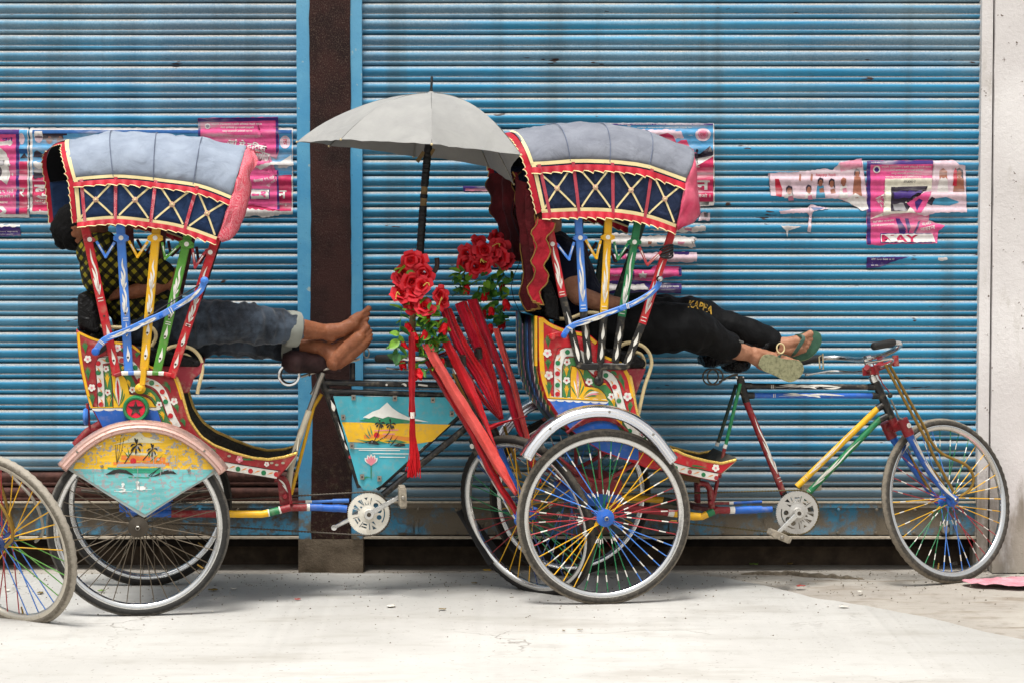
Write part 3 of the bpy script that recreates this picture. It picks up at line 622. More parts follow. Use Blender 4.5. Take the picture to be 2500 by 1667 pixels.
s.rect(*Q8(1542, 715), *Q8(1830, 770), PURP, 2); s.poly(jag(zz(Q8, [(1546, 720), (1835, 718), (1850, 765), (1546, 766)]), 1, 5), WHITE, 3); s.text('MAY', *Q8(1550, 724), *Q8(1755, 764), CRIM, 4, .03); s.poly(jag(zz(Q8, [(1580, 730), (1620, 728), (1640, 760), (1600, 764)]), 1, 5), WHITE, 5)
s.text('वेसी', *Q8(1775, 650), *Q8(1830, 670), WHITE, 2, rot=-.2); s.text('बसन', *Q8(1765, 678), *Q8(1850, 700), WHITE, 2, rot=-.2); s.build()
s = Sheet('leaflet', 'cream leaflet with a dark picture stuck on the large pink poster', .0052, cat='leaflet')
s.poly(jag(zz(Q8, [(1567, 408), (1830, 405), (1835, 470), (1790, 540), (1760, 600), (1700, 600), (1600, 608), (1480, 636), (1545, 605), (1570, 590)]), .7, 6, 17), CREAM, 0)
s.text('STUDIO 7', *Q8(1672, 420), *Q8(1738, 432), INK, 1); s.poly(zz(Q8, [(1602, 455), (1808, 450), (1800, 480), (1700, 530), (1680, 560), (1690, 590), (1600, 592)]), INK, 1); s.poly(jag(zz(Q8, [(1610, 480), (1790, 475), (1700, 520), (1620, 520)]), 3, 5), PURP, 2); s.poly(jag(zz(Q8, [(1610, 550), (1670, 545), (1690, 590), (1620, 588)]), 2, 5), GREYP, 2); s.build()
s = Sheet('poster_scrap', 'torn photo of two people overlapping the large pink poster and leaflet', .0056)
s.poly(jag(zz(Q8, [(1838, 308), (1950, 303), (1985, 330), (2018, 335), (2027, 598), (1850, 600), (1790, 620), (1740, 600), (1680, 560), (1700, 530), (1790, 480), (1830, 470), (1860, 430)]), 1.4, 6, 19), PALE, 0)
s.poly(jag(zz(Q8, [(1690, 545), (1790, 485), (1830, 478), (1800, 560), (1770, 600), (1740, 600)]), 1, 5), PINK, 1); s.poly(zz(Q8, [(1735, 540), (1760, 520), (1780, 530), (1745, 590)]), PURP, 2); s.poly(zz(Q8, [(1850, 520), (1910, 512), (1990, 540), (1930, 560), (1830, 555)]), TEALP, 1); s.poly(zz(Q8, [(1800, 545), (1830, 510), (1850, 520), (1830, 560)]), INK, 1)
for x, y, hw in ((1895, 375, 22), (1985, 372, 22)):
    s.poly(zz(Q8, [(x - hw, y + 30), (x + hw, y + 30), (x + hw * 1.4, y + 110), (x - hw * 1.6, y + 110)]), WHITE if x < 1900 else SKIN_P, 2); s.poly(zz(Q8, [(x - hw, y + 40), (x - hw, y - 10), (x, y - 26), (x + hw, y - 10), (x + hw, y + 40), (x, y + 6)]), SKIN_P if x < 1900 else INK, 3); s.circ(*Q8(x, y + 10), hw * .62 / 2.306, 21 / 2.306, SKIN_P, 4)
s.poly(zz(Q8, [(1953, 370), (1965, 345), (1972, 370), (1970, 450), (1948, 448)]), RED_P, 5); s.build()
s = Sheet('poster_scrap', 'purple paper triangle below the large pink poster', .002)
s.poly(jag(zz(Q8, [(1465, 850), (1705, 846), (1600, 880), (1530, 908), (1465, 912)]), .8, 5, 25), PURP, 0); s.text('मिति : २०६९ वैशाख १९ गते', *Q8(1490, 855), *Q8(1620, 867), WHITE, 1); s.text('स्थान : बसपार्क', *Q8(1490, 873), *Q8(1560, 884), WHITE, 1); s.text('समय : दिउँसो', *Q8(1490, 890), *Q8(1530, 900), WHITE, 1); s.build()
s = Sheet('poster_scrap', 'tiny white paper fleck beside the purple paper triangle', .002)
s.poly(jag(zz(Q8, [(1865, 852), (1915, 850), (1920, 862), (1890, 872), (1866, 866)]), .8, 4, 27), WHITE, 0); s.build()

# ================================================================== rickshaw building blocks
CHROME = metal('chrome', '#d4d4d2', .16, .22, '#7a6a55'); STEEL = metal('dull_steel', '#9a948a', .38, .45, '#5b4a38', .9)
DSTEEL = metal('dark_greasy_steel', '#4b443b', .5, .6, '#2c241d', .7); BRASS = metal('tarnished_brass_rod', '#8d6f32', .42, .55, '#5a431f', .7)
CREAMROD = paint('#cdb98a', .4, .5); GOLD = metal('gold_braid', '#d9b45c', .45, .35, '#7a5a22', .55); GOLDC = cloth('gold_ribbon_braid', '#dccb98', .6, .1, 500, .1, .1)
BLK = paint('#141312', .3, .3); WHT = paint('#d8d4ca', .42, .38); RED = paint('#b3121f', .3, .32); DRED = paint('#7d141c', .35, .35); YEL = paint('#dca60f', .32, .38)
GRN = paint('#0f7040', .32, .25); LGRN = paint('#4c8a2c', .32, .25); BLU = paint('#1e5bb0', .3, .25); LBLU = paint('#3f78c8', .32, .25); DGRN = paint('#0d2a1c', .4, .3); MAR = paint('#4a1518', .4, .3)
ORG = paint('#d9832b', .4, .2); PNKP = paint('#d9808c', .4, .15); LEAFG = paint('#35703a', .4, .2); TURQ = paint('#3f9fae', .42, .3); YSKY = paint('#dfae18', .42, .45); PURPP = paint('#3c1d3c', .3, .2); NAVP = paint('#1b3468', .3, .2)
RUB = plain('black_rubber', '#191817', .55, 0, .4, .25, 60, .1); VINYL = cloth('black_vinyl', '#131212', .38, .3, 300, .8, 0, fs=22)
FLOORM = plain('worn_rubber_mat', '#3b3932', .8, 0, .3, .3, 80, .3); WOODM = plain('bare_dirty_wood', '#5b4730', .85, 0, .3, .3, 50, .3)
def tyre_mat(name, base, dust, amt):
    t = NT(name); a = t.noise(48, 5, .7); b = t.noise(180, 3, .7); tc = t.n('ShaderNodeTexCoord'); oo = t.xyz(tc.outputs['Object']); rad = t.math('SQRT', t.math('ADD', t.math('MULTIPLY', oo[0], oo[0]), t.math('MULTIPLY', oo[2], oo[2]))); tread = t.map(rad, .343, .354, 0, .3)
    c = t.mix(t.map(t.math('ADD', t.math('ADD', t.math('MULTIPLY', a, .6), t.math('MULTIPLY', b, .35)), tread), .62 - amt * .4, 1.05 - amt * .4), S(base), S(dust))
    t.bump(b, .35, .004); return t.set(c, .85, 0, .3)
TY_BRN = tyre_mat('dusty_tyre', '#37342f', '#7d7466', .5); TY_GRY = tyre_mat('grey_dusty_tyre', '#2b2a28', '#6f6a62', .36); TY_PALE = tyre_mat('pale_dusty_tyre', '#5f584d', '#9d9588', .55); TY_DRK = tyre_mat('dark_tyre', '#1f1d1b', '#4b453c', .3)
RW = .357
_wm = {}
def tyre_mesh(m, lug=True, seed=0):
    k = ('t', m.name, lug)
    if k in _wm: return _wm[k]
    b = MB(); n = 132; rows = []; P = 14
    for i in range(n):
        a = 2 * math.pi * i / n; row = []
        for j in range(P):
            q = 2 * math.pi * j / P; rr, ll = .0180, .0200
            if lug and i % 2 and 0 < abs(math.sin(q)) and math.cos(q) > -.1 and abs(math.sin(q)) > .3: rr -= .0034; ll -= .002
            if lug and abs(math.sin(q)) < .2 and math.cos(q) > 0: rr += .0005
            R = .339 + rr * math.cos(q)
            row.append((R * math.cos(a), ll * math.sin(q), R * math.sin(a)))
        rows.append(row)
    b.grid(rows, m, cu=True, cv=True); _wm[k] = b.mesh('tyre', 45); return _wm[k]
def rim_mesh(m):
    k = ('r', m.name)
    if k in _wm: return _wm[k]
    b = MB(); b.lathe([(.328, -.0145), (.315, -.0155), (.307, -.0085), (.3045, 0), (.307, .0085), (.315, .0155), (.328, .0145)], m, n=96); _wm[k] = b.mesh('rim', 50); return _wm[k]
def spoke_mesh(m, band, side, lean, r):
    k = ('s', m.name, band.name if band else 0, side, lean, r)
    if k in _wm: return _wm[k]
    a0 = R_(lean); p0 = Vector((.024 * math.sin(a0), side * .026, .024 * math.cos(a0))); p1 = Vector((0, side * .004, .306)); b = MB()
    segs = [(0, .24, m), (.24, .31, band), (.31, .76, m), (.76, .86, band), (.86, 1, m)] if band else [(0, 1, m)]
    for a, c, mm in segs: b.tube([p0.lerp(p1, a), p0.lerp(p1, c)], r * (1.12 if mm is band and band else 1), mm, 6, caps=False)
    _wm[k] = b.mesh('spoke', 60); return _wm[k]
def wheel(root, c, rot=None, tyre=TY_GRY, rim=CHROME, hub=BLU, cols=(STEEL,), per=5, band=None, nsp=40, r=.0028, hubr=.034, lug=True, spin=0.0, name='wheel', label=None):
    e = bpy.data.objects.new(name, None); link(e, root); e.location = c
    if rot is not None: e.rotation_euler = rot.to_euler()
    if label: e['label'] = label
    for nm, me in (('tyre', tyre_mesh(tyre, lug)), ('rim', rim_mesh(rim))):
        o = bpy.data.objects.new(nm, me); link(o, e); o.rotation_euler = (0, spin, 0)
    b = MB(); b.lathe([(.001, -.062), (.008, -.062), (.008, -.05), (.013, -.05), (.013, -.043), (.018, -.041), (hubr, -.036), (hubr, -.026), (.02, -.02), (.017, 0), (.02, .02), (hubr, .026), (hubr, .034), (.018, .04), (.01, .06), (.001, .06)], hub, n=24)
    b.lathe([(.006, -.068), (.010, -.064), (.010, -.055)], STEEL, n=6); b.build('hub', e)
    for i in range(nsp):
        m = cols[(i // per) % len(cols)]; me = spoke_mesh(m, band, -1 if i % 2 else 1, 26 if (i // 2) % 2 else -26, r)
        o = bpy.data.objects.new('spoke', me); link(o, e); o.rotation_euler = (0, spin + 2 * math.pi * (i + .5) / nsp, 0)
    b = MB(); b.tube([(0, 0, .302), (0, 0, .275)], [.004, .003], BRASS, 8); o = b.build('valve', e); o.rotation_euler = (0, spin + 2.1, 0)
    return e
class Decal:
    """brush-painted ornaments laid on a panel; x, y are measured in the photograph's enlarged crop"""
    def __init__(s, mp): s.mp = mp; s.b = MB()
    def poly(s, pts, m, lift=1): s.b.poly([s.mp(x, y, lift) for x, y in pts], m); return s
    def fill(s, pts, m, lift=1):
        v = [s.mp(x, y, lift) for x, y in pts]; tri = tessellate_polygon([[Vector((x, y, 0)) for x, y in pts]]); s.b.add(v, [tuple(t) for t in tri], m); return s
    def dot(s, x, y, r, m, lift=2, ry=None, n=12): return s.poly([(x + r * math.cos(6.2832 * i / n), y + (ry or r) * math.sin(6.2832 * i / n)) for i in range(n)], m, lift)
    def stroke(s, pts, w, m, lift=2, n=14, it=2):
        p = sm2(pts, n, it); A = []; B = []
        for i, (x, y) in enumerate(p):
            x0, y0 = p[max(0, i - 1)]; x1, y1 = p[min(n - 1, i + 1)]; dx, dy = x1 - x0, y1 - y0; L = math.hypot(dx, dy) or 1
            f = i / (n - 1); ww = w(f) if callable(w) else w
            A.append(s.mp(x - dy / L * ww / 2, y + dx / L * ww / 2, lift)); B.append(s.mp(x + dy / L * ww / 2, y - dx / L * ww / 2, lift))
        s.b.strip(A, B, m); return s
    def leaf(s, pts, w, m, lift=2, n=9): return s.stroke(pts, lambda f: w * (.12 + math.sin(math.pi * min(1, f * 1.0)) ** .8), m, lift, n)
    def tear(s, pts, w, m, lift=2, n=9): return s.stroke(pts, lambda f: w * (.1 + .9 * (math.sin(math.pi * f ** 1.7))), m, lift, n)
    def flower(s, x, y, r, lift=3, a=WHT, c=RED, n=5, ph=.4):
        for i in range(n):
            t = ph + 6.2832 * i / n; s.dot(x + r * .62 * math.cos(t), y + r * .62 * math.sin(t), r * .46, a, lift, n=8)
        return s.dot(x, y, r * .32, c, lift + 1, n=8)
    def grass(s, x, y, h, w, m, lift=2, k=5, lean=0, tw=7):
        for i in range(k):
            f = (i / (k - 1) - .5) * 2; s.tear([(x, y), (x + f * w * .35 + lean * .4, y - h * .55), (x + f * w + lean, y - h * (1 - .25 * f * f))], tw, m, lift)
        return s
    def scroll(s, x0, y0, x1, y1, wd, m=None, lift=2, lines=True):
        """white acanthus flourish running from (x0,y0), its tip, to (x1,y1), its root"""
        m = m or WHT; L = math.hypot(x1 - x0, y1 - y0); ex, ey = (x1 - x0) / L, (y1 - y0) / L; nx, ny = -ey, ex
        def q(u, v): return (x0 + ex * u * L + nx * v * wd, y0 + ey * u * L + ny * v * wd)
        s.tear([q(.98, 0), q(.7, -.2), q(.45, -.28), q(.25, .12), q(.0, -.05)], wd * .3, m, lift, 14)
        s.tear([q(.98, .03), q(.8, .12), q(.6, .05), q(.4, .3)], wd * .36, m, lift); s.tear([q(.98, .05), q(.86, .26), q(.7, .3), q(.62, .42)], wd * .24, m, lift)
        s.tear([q(.98, -.05), q(.88, -.24), q(.76, -.42)], wd * .22, m, lift); s.tear([q(.99, .0), q(.9, .02), q(.8, .18)], wd * .2, m, lift)
        if lines:
            for u in (1.05, 1.11): s.stroke([q(u, -.42), q(u, .42)], wd * .12, m, lift, 3, 0)
        return s
    def build(s, name, parent): return s.b.build(name, parent, ang=60)
def frill(b, path, down, h, pleats, out, m, mg, amp=.012, rnd=None, jagg=.38):
    """gathered strip: path of its sewn edge, hanging along `down`"""
    rnd = rnd or random.Random(3); n = pleats * 6 + 1; p = resample(path, n); r0 = []; r1 = []; r2 = []; r3 = []; ph = [rnd.uniform(.75, 1.2) for _ in range(pleats + 2)]
    out = Vector(out)
    for i, q in enumerate(p):
        d = Vector(down(i / (n - 1)) if callable(down) else down).normalized(); k = i // 6; f = (i % 6) / 6
        saw = (f ** (.7 + ph[k])) * ph[k] * (.55 + .9 * ((k * 7919) % 13) / 13); w = math.sin(f * math.pi) * amp * ph[k] + amp * .6 * saw; hh = h * (1 + jagg * (saw - .5))
        r0.append(q + out * .001); r1.append(q + d * hh * .5 + out * (.003 + w * .6)); r2.append(q + d * hh * .86 + out * (.004 + w)); r3.append(q + d * hh + out * (.005 + w * 1.1))
    b.grid([r0, r1, r2], m); b.grid([r2, r3], mg)
def hood(root, fr, Bp, Tp, Kp, w, skew, cells, ctop, cside, strap, flapm, flap_out, rosm, pleats=13, frillh=.022, curve=.75):
    N = 49
    Bn = smooth([fr.P(*q, -w) for q in Bp], N, 1); Tn = smooth([fr.P(*q, -w * .985) for q in Tp], N, 1); Kn = smooth([fr.P(*q, 0) for q in Kp], N, 1)
    def sec(i, th):
        """arch point, th from 0 at the near tape through pi/2 at the crest to pi at the far tape"""
        T, K = Tn[i], Kn[i]; c, s_ = math.cos(th), math.sin(th); y = -w * .985 * math.copysign(abs(c) ** curve, c); f = abs(s_) ** .85
        x = T.x + (K.x - T.x) * f + (skew * (y / w) if y > 0 else 0)
        return Vector((x, y, T.z + (K.z - T.z) * f))
    nb = 24; rows = []
    for i in range(N):
        row = []
        for j in range(nb + 1):
            th = math.pi * j / nb; p = sec(i, th); fo = (p.x * 14 + p.z * 22); e = .007 * math.sin(th) ** .5 * noise.noise((p.x * 7, p.y * 5 + p.z * 7, 1.3)) + .0085 * (max(0, 1 - abs(noise.noise((fo * .8, p.x * 2.2 - p.z * 3, p.y * 2))) * 4.5) - .3) * math.sin(th) ** .3
            row.append(p + Vector((0, -math.cos(th), math.sin(th))) * e)
        rows.append(row)
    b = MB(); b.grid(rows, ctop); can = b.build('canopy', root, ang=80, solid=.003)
    b = MB(); b.grid([[p - Vector((0, -math.cos(math.pi * j / nb), math.sin(math.pi * j / nb))) * .006 for j, p in enumerate(r)] for r in rows], HOOD_SHADE); b.build('shade_layer', can, ang=80)  # added black layer, paints the shade inside the hood
    sides = {}
    for sg, nm in ((-1, 'side_valance'), (1, 'side_valance')):
        def SP(u, v, off=0.0, sg=sg):
            x = u * (N - 1); i = min(N - 2, int(x)); f = x - i; B = Bn[i].lerp(Bn[i + 1], f); T = Tn[i].lerp(Tn[i + 1], f); p = B.lerp(T, v)
            bulge = .004 * math.sin(math.pi * v) + .004 * noise.noise((p.x * 14 + p.z * 9, p.z * 12, 2))
            if sg < 0: return Vector((p.x, p.y - bulge - off, p.z))
            return Vector((p.x + skew, -p.y + bulge + off, p.z))
        b = MB(); b.grid([[SP(i / 48, j / 6) for i in range(N)] for j in range(7)], cside); sv = b.build(nm, root, ang=80, solid=.003); sides[sg] = SP
        b = MB()
        for v, tw in ((0.0, .016), (1.0, .016)):
            hh = .085 if v == 0 else .075
            b.grid([[SP(i / 48, v + (.5 - k) * hh, .004) for i in range(N)] for k in (0, 1)], GOLDC)
        b.grid([[SP(.004, j / 10, .005) for j in range(11)], [SP(.03, j / 10, .005) for j in range(11)]], GOLDC)
        b.build('gold_tape', sv)
        b = MB(); rn = random.Random(5)
        frill(b, [SP(i / 48, .93, .004) for i in range(N)], (0, 0, -1), frillh * 1.25, pleats, (0, sg, 0), FR_RED, GOLDC, .011, rn)
        b.build('upper_frill', sv, ang=70)
        b = MB(); frill(b, [SP(i / 48, -.03, .004) for i in range(N)], (0, 0, -1), frillh * 1.25, pleats, (0, sg, 0), FR_RED, GOLDC, .012, rn); b.build('lower_frill', sv, ang=70)
        if sg < 0:
            for k in range(len(cells) - 1):
                u0, u1 = cells[k] + .025, cells[k + 1] - .02
                for a, c in (((u0, .86), (u1, .06)), ((u0, .06), (u1, .86))):
                    b = MB(); path = [SP(a[0] + (c[0] - a[0]) * q / 8, a[1] + (c[1] - a[1]) * q / 8, .0035 + (.0015 if a[1] > c[1] else 0)) for q in range(9)]; dr = Vector((0, 0, 1)).cross(Vector((0, 1, 0)))
                    tt = (path[-1] - path[0]).normalized().cross(Vector((0, 1, 0))); b.strip([p + tt * .0037 for p in path], [p - tt * .0037 for p in path], GOLDC); b.build('cross_tape', sv)
                c = SP((u0 + u1) / 2, .46, .008); b = MB()
                for i in range(8):
                    q = 6.2832 * i / 8; b.ball(c + Vector((math.cos(q) * .0075, .001, math.sin(q) * .0075)), .0042, rosm, 4)
                b.ball(c + Vector((0, -.002, 0)), .005, GOLDC, 4); b.build('rosette', sv)
            for u in [.055] + list(cells[1:-1]):
                b = MB(); b.grid([[SP(u + d * .011 + (.012 * (j / 10) if u > .6 else -.004 * j / 10), j / 10 * .98, .0065) for j in range(-1, 11)] for d in (-1, 1)], strap); b.build('strap', sv)
    # seams over the bows, rear binding and rear frill
    b = MB()
    for u in cells[1:-1]:
        i = int(u * 48); b.tube([sec(i, math.pi * j / 24) + Vector((0, -math.cos(math.pi * j / 24), math.sin(math.pi * j / 24))) * .005 for j in range(25)], .0018, SEAM, 5)
    b.build('seam', can)
    b = MB(); b.grid([[sec(i, math.pi * j / 40) + Vector((0, -math.cos(math.pi * j / 40), math.sin(math.pi * j / 40))) * .005 for j in range(41)] for i in (0, 1)] , GOLDC); b.build('rear_binding', can)
    b = MB(); path = [sides[-1](0, j / 8, .003) for j in range(8)] + [sec(0, math.pi * j / 40) for j in range(41)] + [sides[1](0, 1 - j / 8, .003) for j in range(1, 9)]
    def dn(f): return Vector((-1, 0, -.55)) if (f < .3 or f > .7) else Vector((-1, 0, -.9))
    frill(b, path, dn, frillh * 1.25, pleats * 3, (0, 0, .2), FR_RED, GOLDC, .012, random.Random(9)); b.build('rear_frill', can, ang=70)
    # front flap: from the front edge forward, its free edge measured in the photo
    ins = [Bn[-1], Bn[-1].lerp(Tn[-1], .5), Tn[-1]] + [sec(N - 1, math.pi * j / 12) for j in range(1, 7)]
    ins = resample(ins, 22); ou = smooth([fr.P(*q, yy) for q, yy in flap_out], 22, 1); rows = []
    for k in range(7):
        f = k / 6; rows.append([a.lerp(c, f) + Vector((0, -.02 * math.sin(math.pi * f) + .02 * noise.noise((f * 4, j * .35, 7)), .006 * math.sin(math.pi * f * 2) + .01 * noise.noise((f * 5, j * .5, 2)))) for j, (a, c) in enumerate(zip(ins, ou))])
    rows2 = []
    b = MB(); b.grid(rows, flapm)
    top = ou[-1]; half = [sec(N - 1, math.pi / 2 + math.pi / 2 * j / 12) for j in range(13)]
    for k in range(5):
        f = k / 4; rows2.append([p + Vector((f * .055, 0, -f * .02)) for p in half])
    b.grid(rows2, flapm); b.build('front_flap', root, ang=80, solid=.002)
    return sides[-1], sec, Bn, Tn, Kn
def rot_axis(p, piv, ax, ang):
    return piv + Matrix.Rotation(ang, 3, ax) @ (p - piv)
def front_end(root, top, bot, wc, steer, fcol, tyre, cols, band, per=4, nsp=36, r=.0026, rim=None, crown=None, spin=0.0, scrolls=True, bars=True, lever=True):
    """fork, front wheel and handlebar turned about the steering axis"""
    ax = (top - bot).normalized()
    def X(p): return rot_axis(Vector(p), bot, ax, steer)
    fwd = Vector((1, 0, 0)); crown = crown or DRED
    b = MB(); cr = bot - ax * .028
    for s_ in (-1, 1):
        b.tube([X(cr + Vector((0, s_ * .006, 0))), X(cr + Vector((.006, s_ * .054, -.004)))], .021, crown, 10)
        b.tube([X(cr + Vector((.006, s_ * .056, -.004)) + ax * .03), X(cr + Vector((.006, s_ * .056, -.004)) - ax * .045)], .024, crown, 12)
        b.disc(X(cr + Vector((.006, s_ * .0805, -.006))), .011, WHT, X(cr + Vector((0, s_, 0))) - X(cr), 12, .003)
    b.tube([X(bot + ax * .01), X(cr - ax * .02)], .019, crown, 12); fk = b.build('fork', root)
    end = wc
    for s_ in (-1, 1):
        b = MB(); st = cr - ax * .04 + Vector((.004, s_ * .056, 0)); path = smooth([st, st.lerp(end, .45) - Vector((.018, 0, 0)) + Vector((0, s_ * .01, 0)), st.lerp(end, .8) - Vector((.016, 0, .004)) + Vector((0, s_ * .03, 0)), end + Vector((0, s_ * .052, 0))], 14)
        path = [X(p) for p in path]; b.tube(path, [.0175 - .006 * i / 13 for i in range(14)], fcol, 12); b.ball(path[-1], .02, fcol, 6, (1, .55, 1)); leg = b.build('fork_leg', fk)
        if scrolls:
            bb = MB(); side = (X(Vector((0, s_, 0))) - X(Vector((0, 0, 0)))).normalized()
            for k in range(3):
                a0 = 1 + k * 4; p = [path[min(13, a0 + q)] + side * (.0168 - .006 * (a0 + q) / 13) for q in range(5)]
                for off, ww in ((-.006, .003), (.003, .004), (.008, .002)):
                    tt = (p[-1] - p[0]).normalized().cross(side); A = []; B = []
                    for q, v in enumerate(p):
                        f = q / 4; wv = ww * math.sin(math.pi * (.1 + .85 * f)); cc = v + tt * off * (1 - .7 * f) + side * .0012; A.append(cc + tt * wv); B.append(cc - tt * wv)
                    bb.strip(A, B, WHT)
            bb.build('painted_scroll', leg)
    Mrot = Matrix.Rotation(steer, 3, ax)
    w = wheel(root, X(wc), Mrot, tyre, rim or CHROME, fcol, cols, per, band, nsp, r, .028, True, spin, 'wheel')
    if bars:
        b = MB(); st = top + ax * .085; b.tube([X(top - ax * .01), X(st)], .0125, CHROME, 12); b.tube([X(st), X(st + Vector((.03, 0, .006)))], .014, CHROME, 10)
        c0 = st + Vector((.03, 0, .006)); pts = []
        for s_ in (-1, 1):
            half = smooth([c0, c0 + Vector((.006, s_ * .08, .0)), c0 + Vector((.012, s_ * .16, .016)), c0 + Vector((-.015, s_ * .225, .03)), c0 + Vector((-.075, s_ * .245, .03)), c0 + Vector((-.19, s_ * .255, .012))], 22)
            b.tube([X(p) for p in half], .0112, CHROME, 12)
        hb = b.build('handlebar', root)
        for s_ in (-1, 1):
            b = MB(); g0 = c0 + Vector((-.075, s_ * .245, .03)); g1 = c0 + Vector((-.195, s_ * .2555, .011)); b.tube([X(g0), X(g0.lerp(g1, .15)), X(g0.lerp(g1, .9)), X(g1), X(g1 + (g1 - g0) * .04)], [.0145, .0165, .0165, .0155, .008], RUB, 14); b.build('grip', hb)
            if lever:
                b = MB(); q = [c0 + Vector((.0, s_ * .06, -.05)), c0 + Vector((-.01, s_ * .14, -.045)), c0 + Vector((-.04, s_ * .2, -.03)), c0 + Vector((-.12, s_ * .21, -.04)), c0 + Vector((-.2, s_ * .2, -.05))]
                b.tube([X(p) for p in smooth(q, 16)], .0048, CHROME, 8); b.build('brake_lever', hb)
        b = MB(); cl = top + ax * .028
        b.box(X(cl), (.05, .05, .035), crown, Mrot); b.tube([X(cl), X(cl + Vector((.1, -.05, .035)))], .0125, crown, 8); b.tube([X(cl), X(cl + Vector((.1, .05, .035)))], .0125, crown, 8); b.tube([X(cl), X(cl + Vector((-.045, -.03, .012)))], .013, crown, 8)
        for s_ in (-1, 1): b.tube([X(cl + Vector((.1, s_ * .05, .015))), X(cl + Vector((.1, s_ * .05, .06)))], .014, crown, 8)
        b.build('clamp', hb)
        b = MB(); b.tube([X(top + ax * .006), X(top - ax * .02)], .0215, CHROME, 14); b.build('headset', hb)
    return X, w
def chainring(root, c, R, m, spin=0.0, word='NEELAM'):
    """pressed steel ring whose lettering stands between cut-outs"""
    c = Vector(c); b = MB(); n = 72; outer = []
    for i in range(n * 2):
        a = 2 * math.pi * i / (n * 2); rr = R * (1.0 if i % 2 else .955); outer.append(Vector((math.cos(a) * rr, math.sin(a) * rr, 0)))
    holes = []; r0, r1 = R * .42, R * .78
    def pol(u, v): a = spin - u; rr = r0 + (r1 - r0) * v; return Vector((math.cos(a) * rr, math.sin(a) * rr, 0))
    cut = {'N': [[(.22, .0), (.66, .0), (.24, .62)], [(.34, 1), (.76, .38), (.76, 1)]], 'E': [[(.3, .2), (.98, .2), (.98, .42), (.3, .42)], [(.3, .6), (.98, .6), (.98, .8), (.3, .8)]], 'L': [[(.3, .24), (.98, .24), (.98, 1), (.3, 1)]],
           'A': [[(.3, .0), (.7, .0), (.6, .26), (.4, .26)], [(0, .1), (0, 1), (.3, 1)], [(1, .1), (1, 1), (.7, 1)]], 'M': [[(.22, 0), (.44, 0), (.22, .5)], [(.56, 0), (.78, 0), (.78, .5)], [(.3, 1), (.7, 1), (.5, .6)]]}
    for k, ch in enumerate(word):
        u0 = k * .68
        for h in cut[ch]: holes.append([pol(u0 + .56 * x, y) for x, y in h])
        holes.append([pol(u0 + .59, .06), pol(u0 + .655, .06), pol(u0 + .655, .94), pol(u0 + .59, .94)])
    for u, rr in ((4.55, .52), (5.15, .52), (5.75, .52)):
        holes.append([Vector((math.cos(spin - u) * R * rr + R * .12 * math.cos(6.2832 * i / 10), math.sin(spin - u) * R * rr + R * .12 * math.sin(6.2832 * i / 10), 0)) for i in range(10)])
    holes.append([pol(4.3 + 1.7 * i / 8, .97 if i else .85) for i in range(9)] + [pol(4.3 + 1.7 * i / 8, .82) for i in range(8, -1, -1)])
    loops = [outer] + holes; flat = [p for l in loops for p in l]; tri = tessellate_polygon(loops)
    V = lambda p, y: c + Vector((p.x, y, p.y))
    b.add([V(p, 0) for p in flat], [tuple(t) for t in tri], m); b.add([V(p, .004) for p in flat], [tuple(reversed(t)) for t in tri], m)
    for l in loops:
        k = len(l); b.add([V(p, 0) for p in l] + [V(p, .004) for p in l], [(i, (i + 1) % k, (i + 1) % k + k, i + k) for i in range(k)], m)
    b.lathe([(.001, -.012), (R * .2, -.012), (R * .24, -.004), (R * .4, -.001)], m, c, (0, 1, 0), 20)
    return b.build('chainring', root)
def chain(root, a, b_, ra, rb, m):
    """roller chain round two sprockets, built of alternating links"""
    a, b_ = Vector(a), Vector(b_); d = b_ - a; L = d.length; ang = math.atan2(d.z, d.x); pts = []
    for i in range(19): t = ang + math.pi / 2 + math.pi * i / 18; pts.append(a + Vector((math.cos(t) * ra, 0, math.sin(t) * ra)))
    for i in range(19): t = ang - math.pi / 2 + math.pi * i / 18; pts.append(b_ + Vector((math.cos(t) * rb, 0, math.sin(t) * rb)))
    pts.append(pts[0]); per = sum((q - p).length for p, q in zip(pts, pts[1:])); n = int(per / .0127) * 2
    p = resample(pts, n + 1)[:-1]; b = MB()
    b.tube(p, [.0048 if (i // 1) % 2 else .0026 for i in range(n)], m, 6, closed=True); o = b.build('chain', root, ang=70); return o
def crank(root, c, ang, L, m, pedal_rot, y, missing=False):
    c = Vector(c); e = c + Vector((math.cos(ang) * L, 0, math.sin(ang) * L)); b = MB(); b.bar([c, c.lerp(e, .15), c.lerp(e, .9), e], [.03, .022, .016, .018], .012, m); b.disc(c + Vector((0, -.006, 0)), .019, m, n=18, h=.006); b.disc(c + Vector((0, -.0125, 0)), .009, DSTEEL, n=12, h=.001); b.disc(e + Vector((0, -.005, 0)), .012, m, n=12, h=.004)
    cr = b.build('crank', root)
    if not missing:
        b = MB(); Mr = Matrix.Rotation(pedal_rot, 3, 'Y'); pc = e + Vector((0, y * .05, 0)); b.box(pc, (.088, .085, .024), PEDAL, Mr); b.box(pc + Vector((0, y * -.0, 0)), (.074, .09, .030), PEDAL, Mr); b.bolt(pc + Vector((0, -.046, 0)), .009, STEEL); o = b.build('pedal', cr)
        bv = o.modifiers.new('bevel', 'BEVEL'); bv.width = .004; bv.segments = 2
    return e
PEDAL = plain('grey_dusty_pedal', '#8a8172', .85, 0, .3, .2, 60, .2)
FR_RED = cloth('red_satin_frill', '#a81f2e', .5, .25, 400, .15, .2); HOOD_SHADE = cloth('black_hood_shade', '#08090c', .95, .2, 500, .2, 0); SEAM = cloth('seam_thread', '#5f6779', .9)
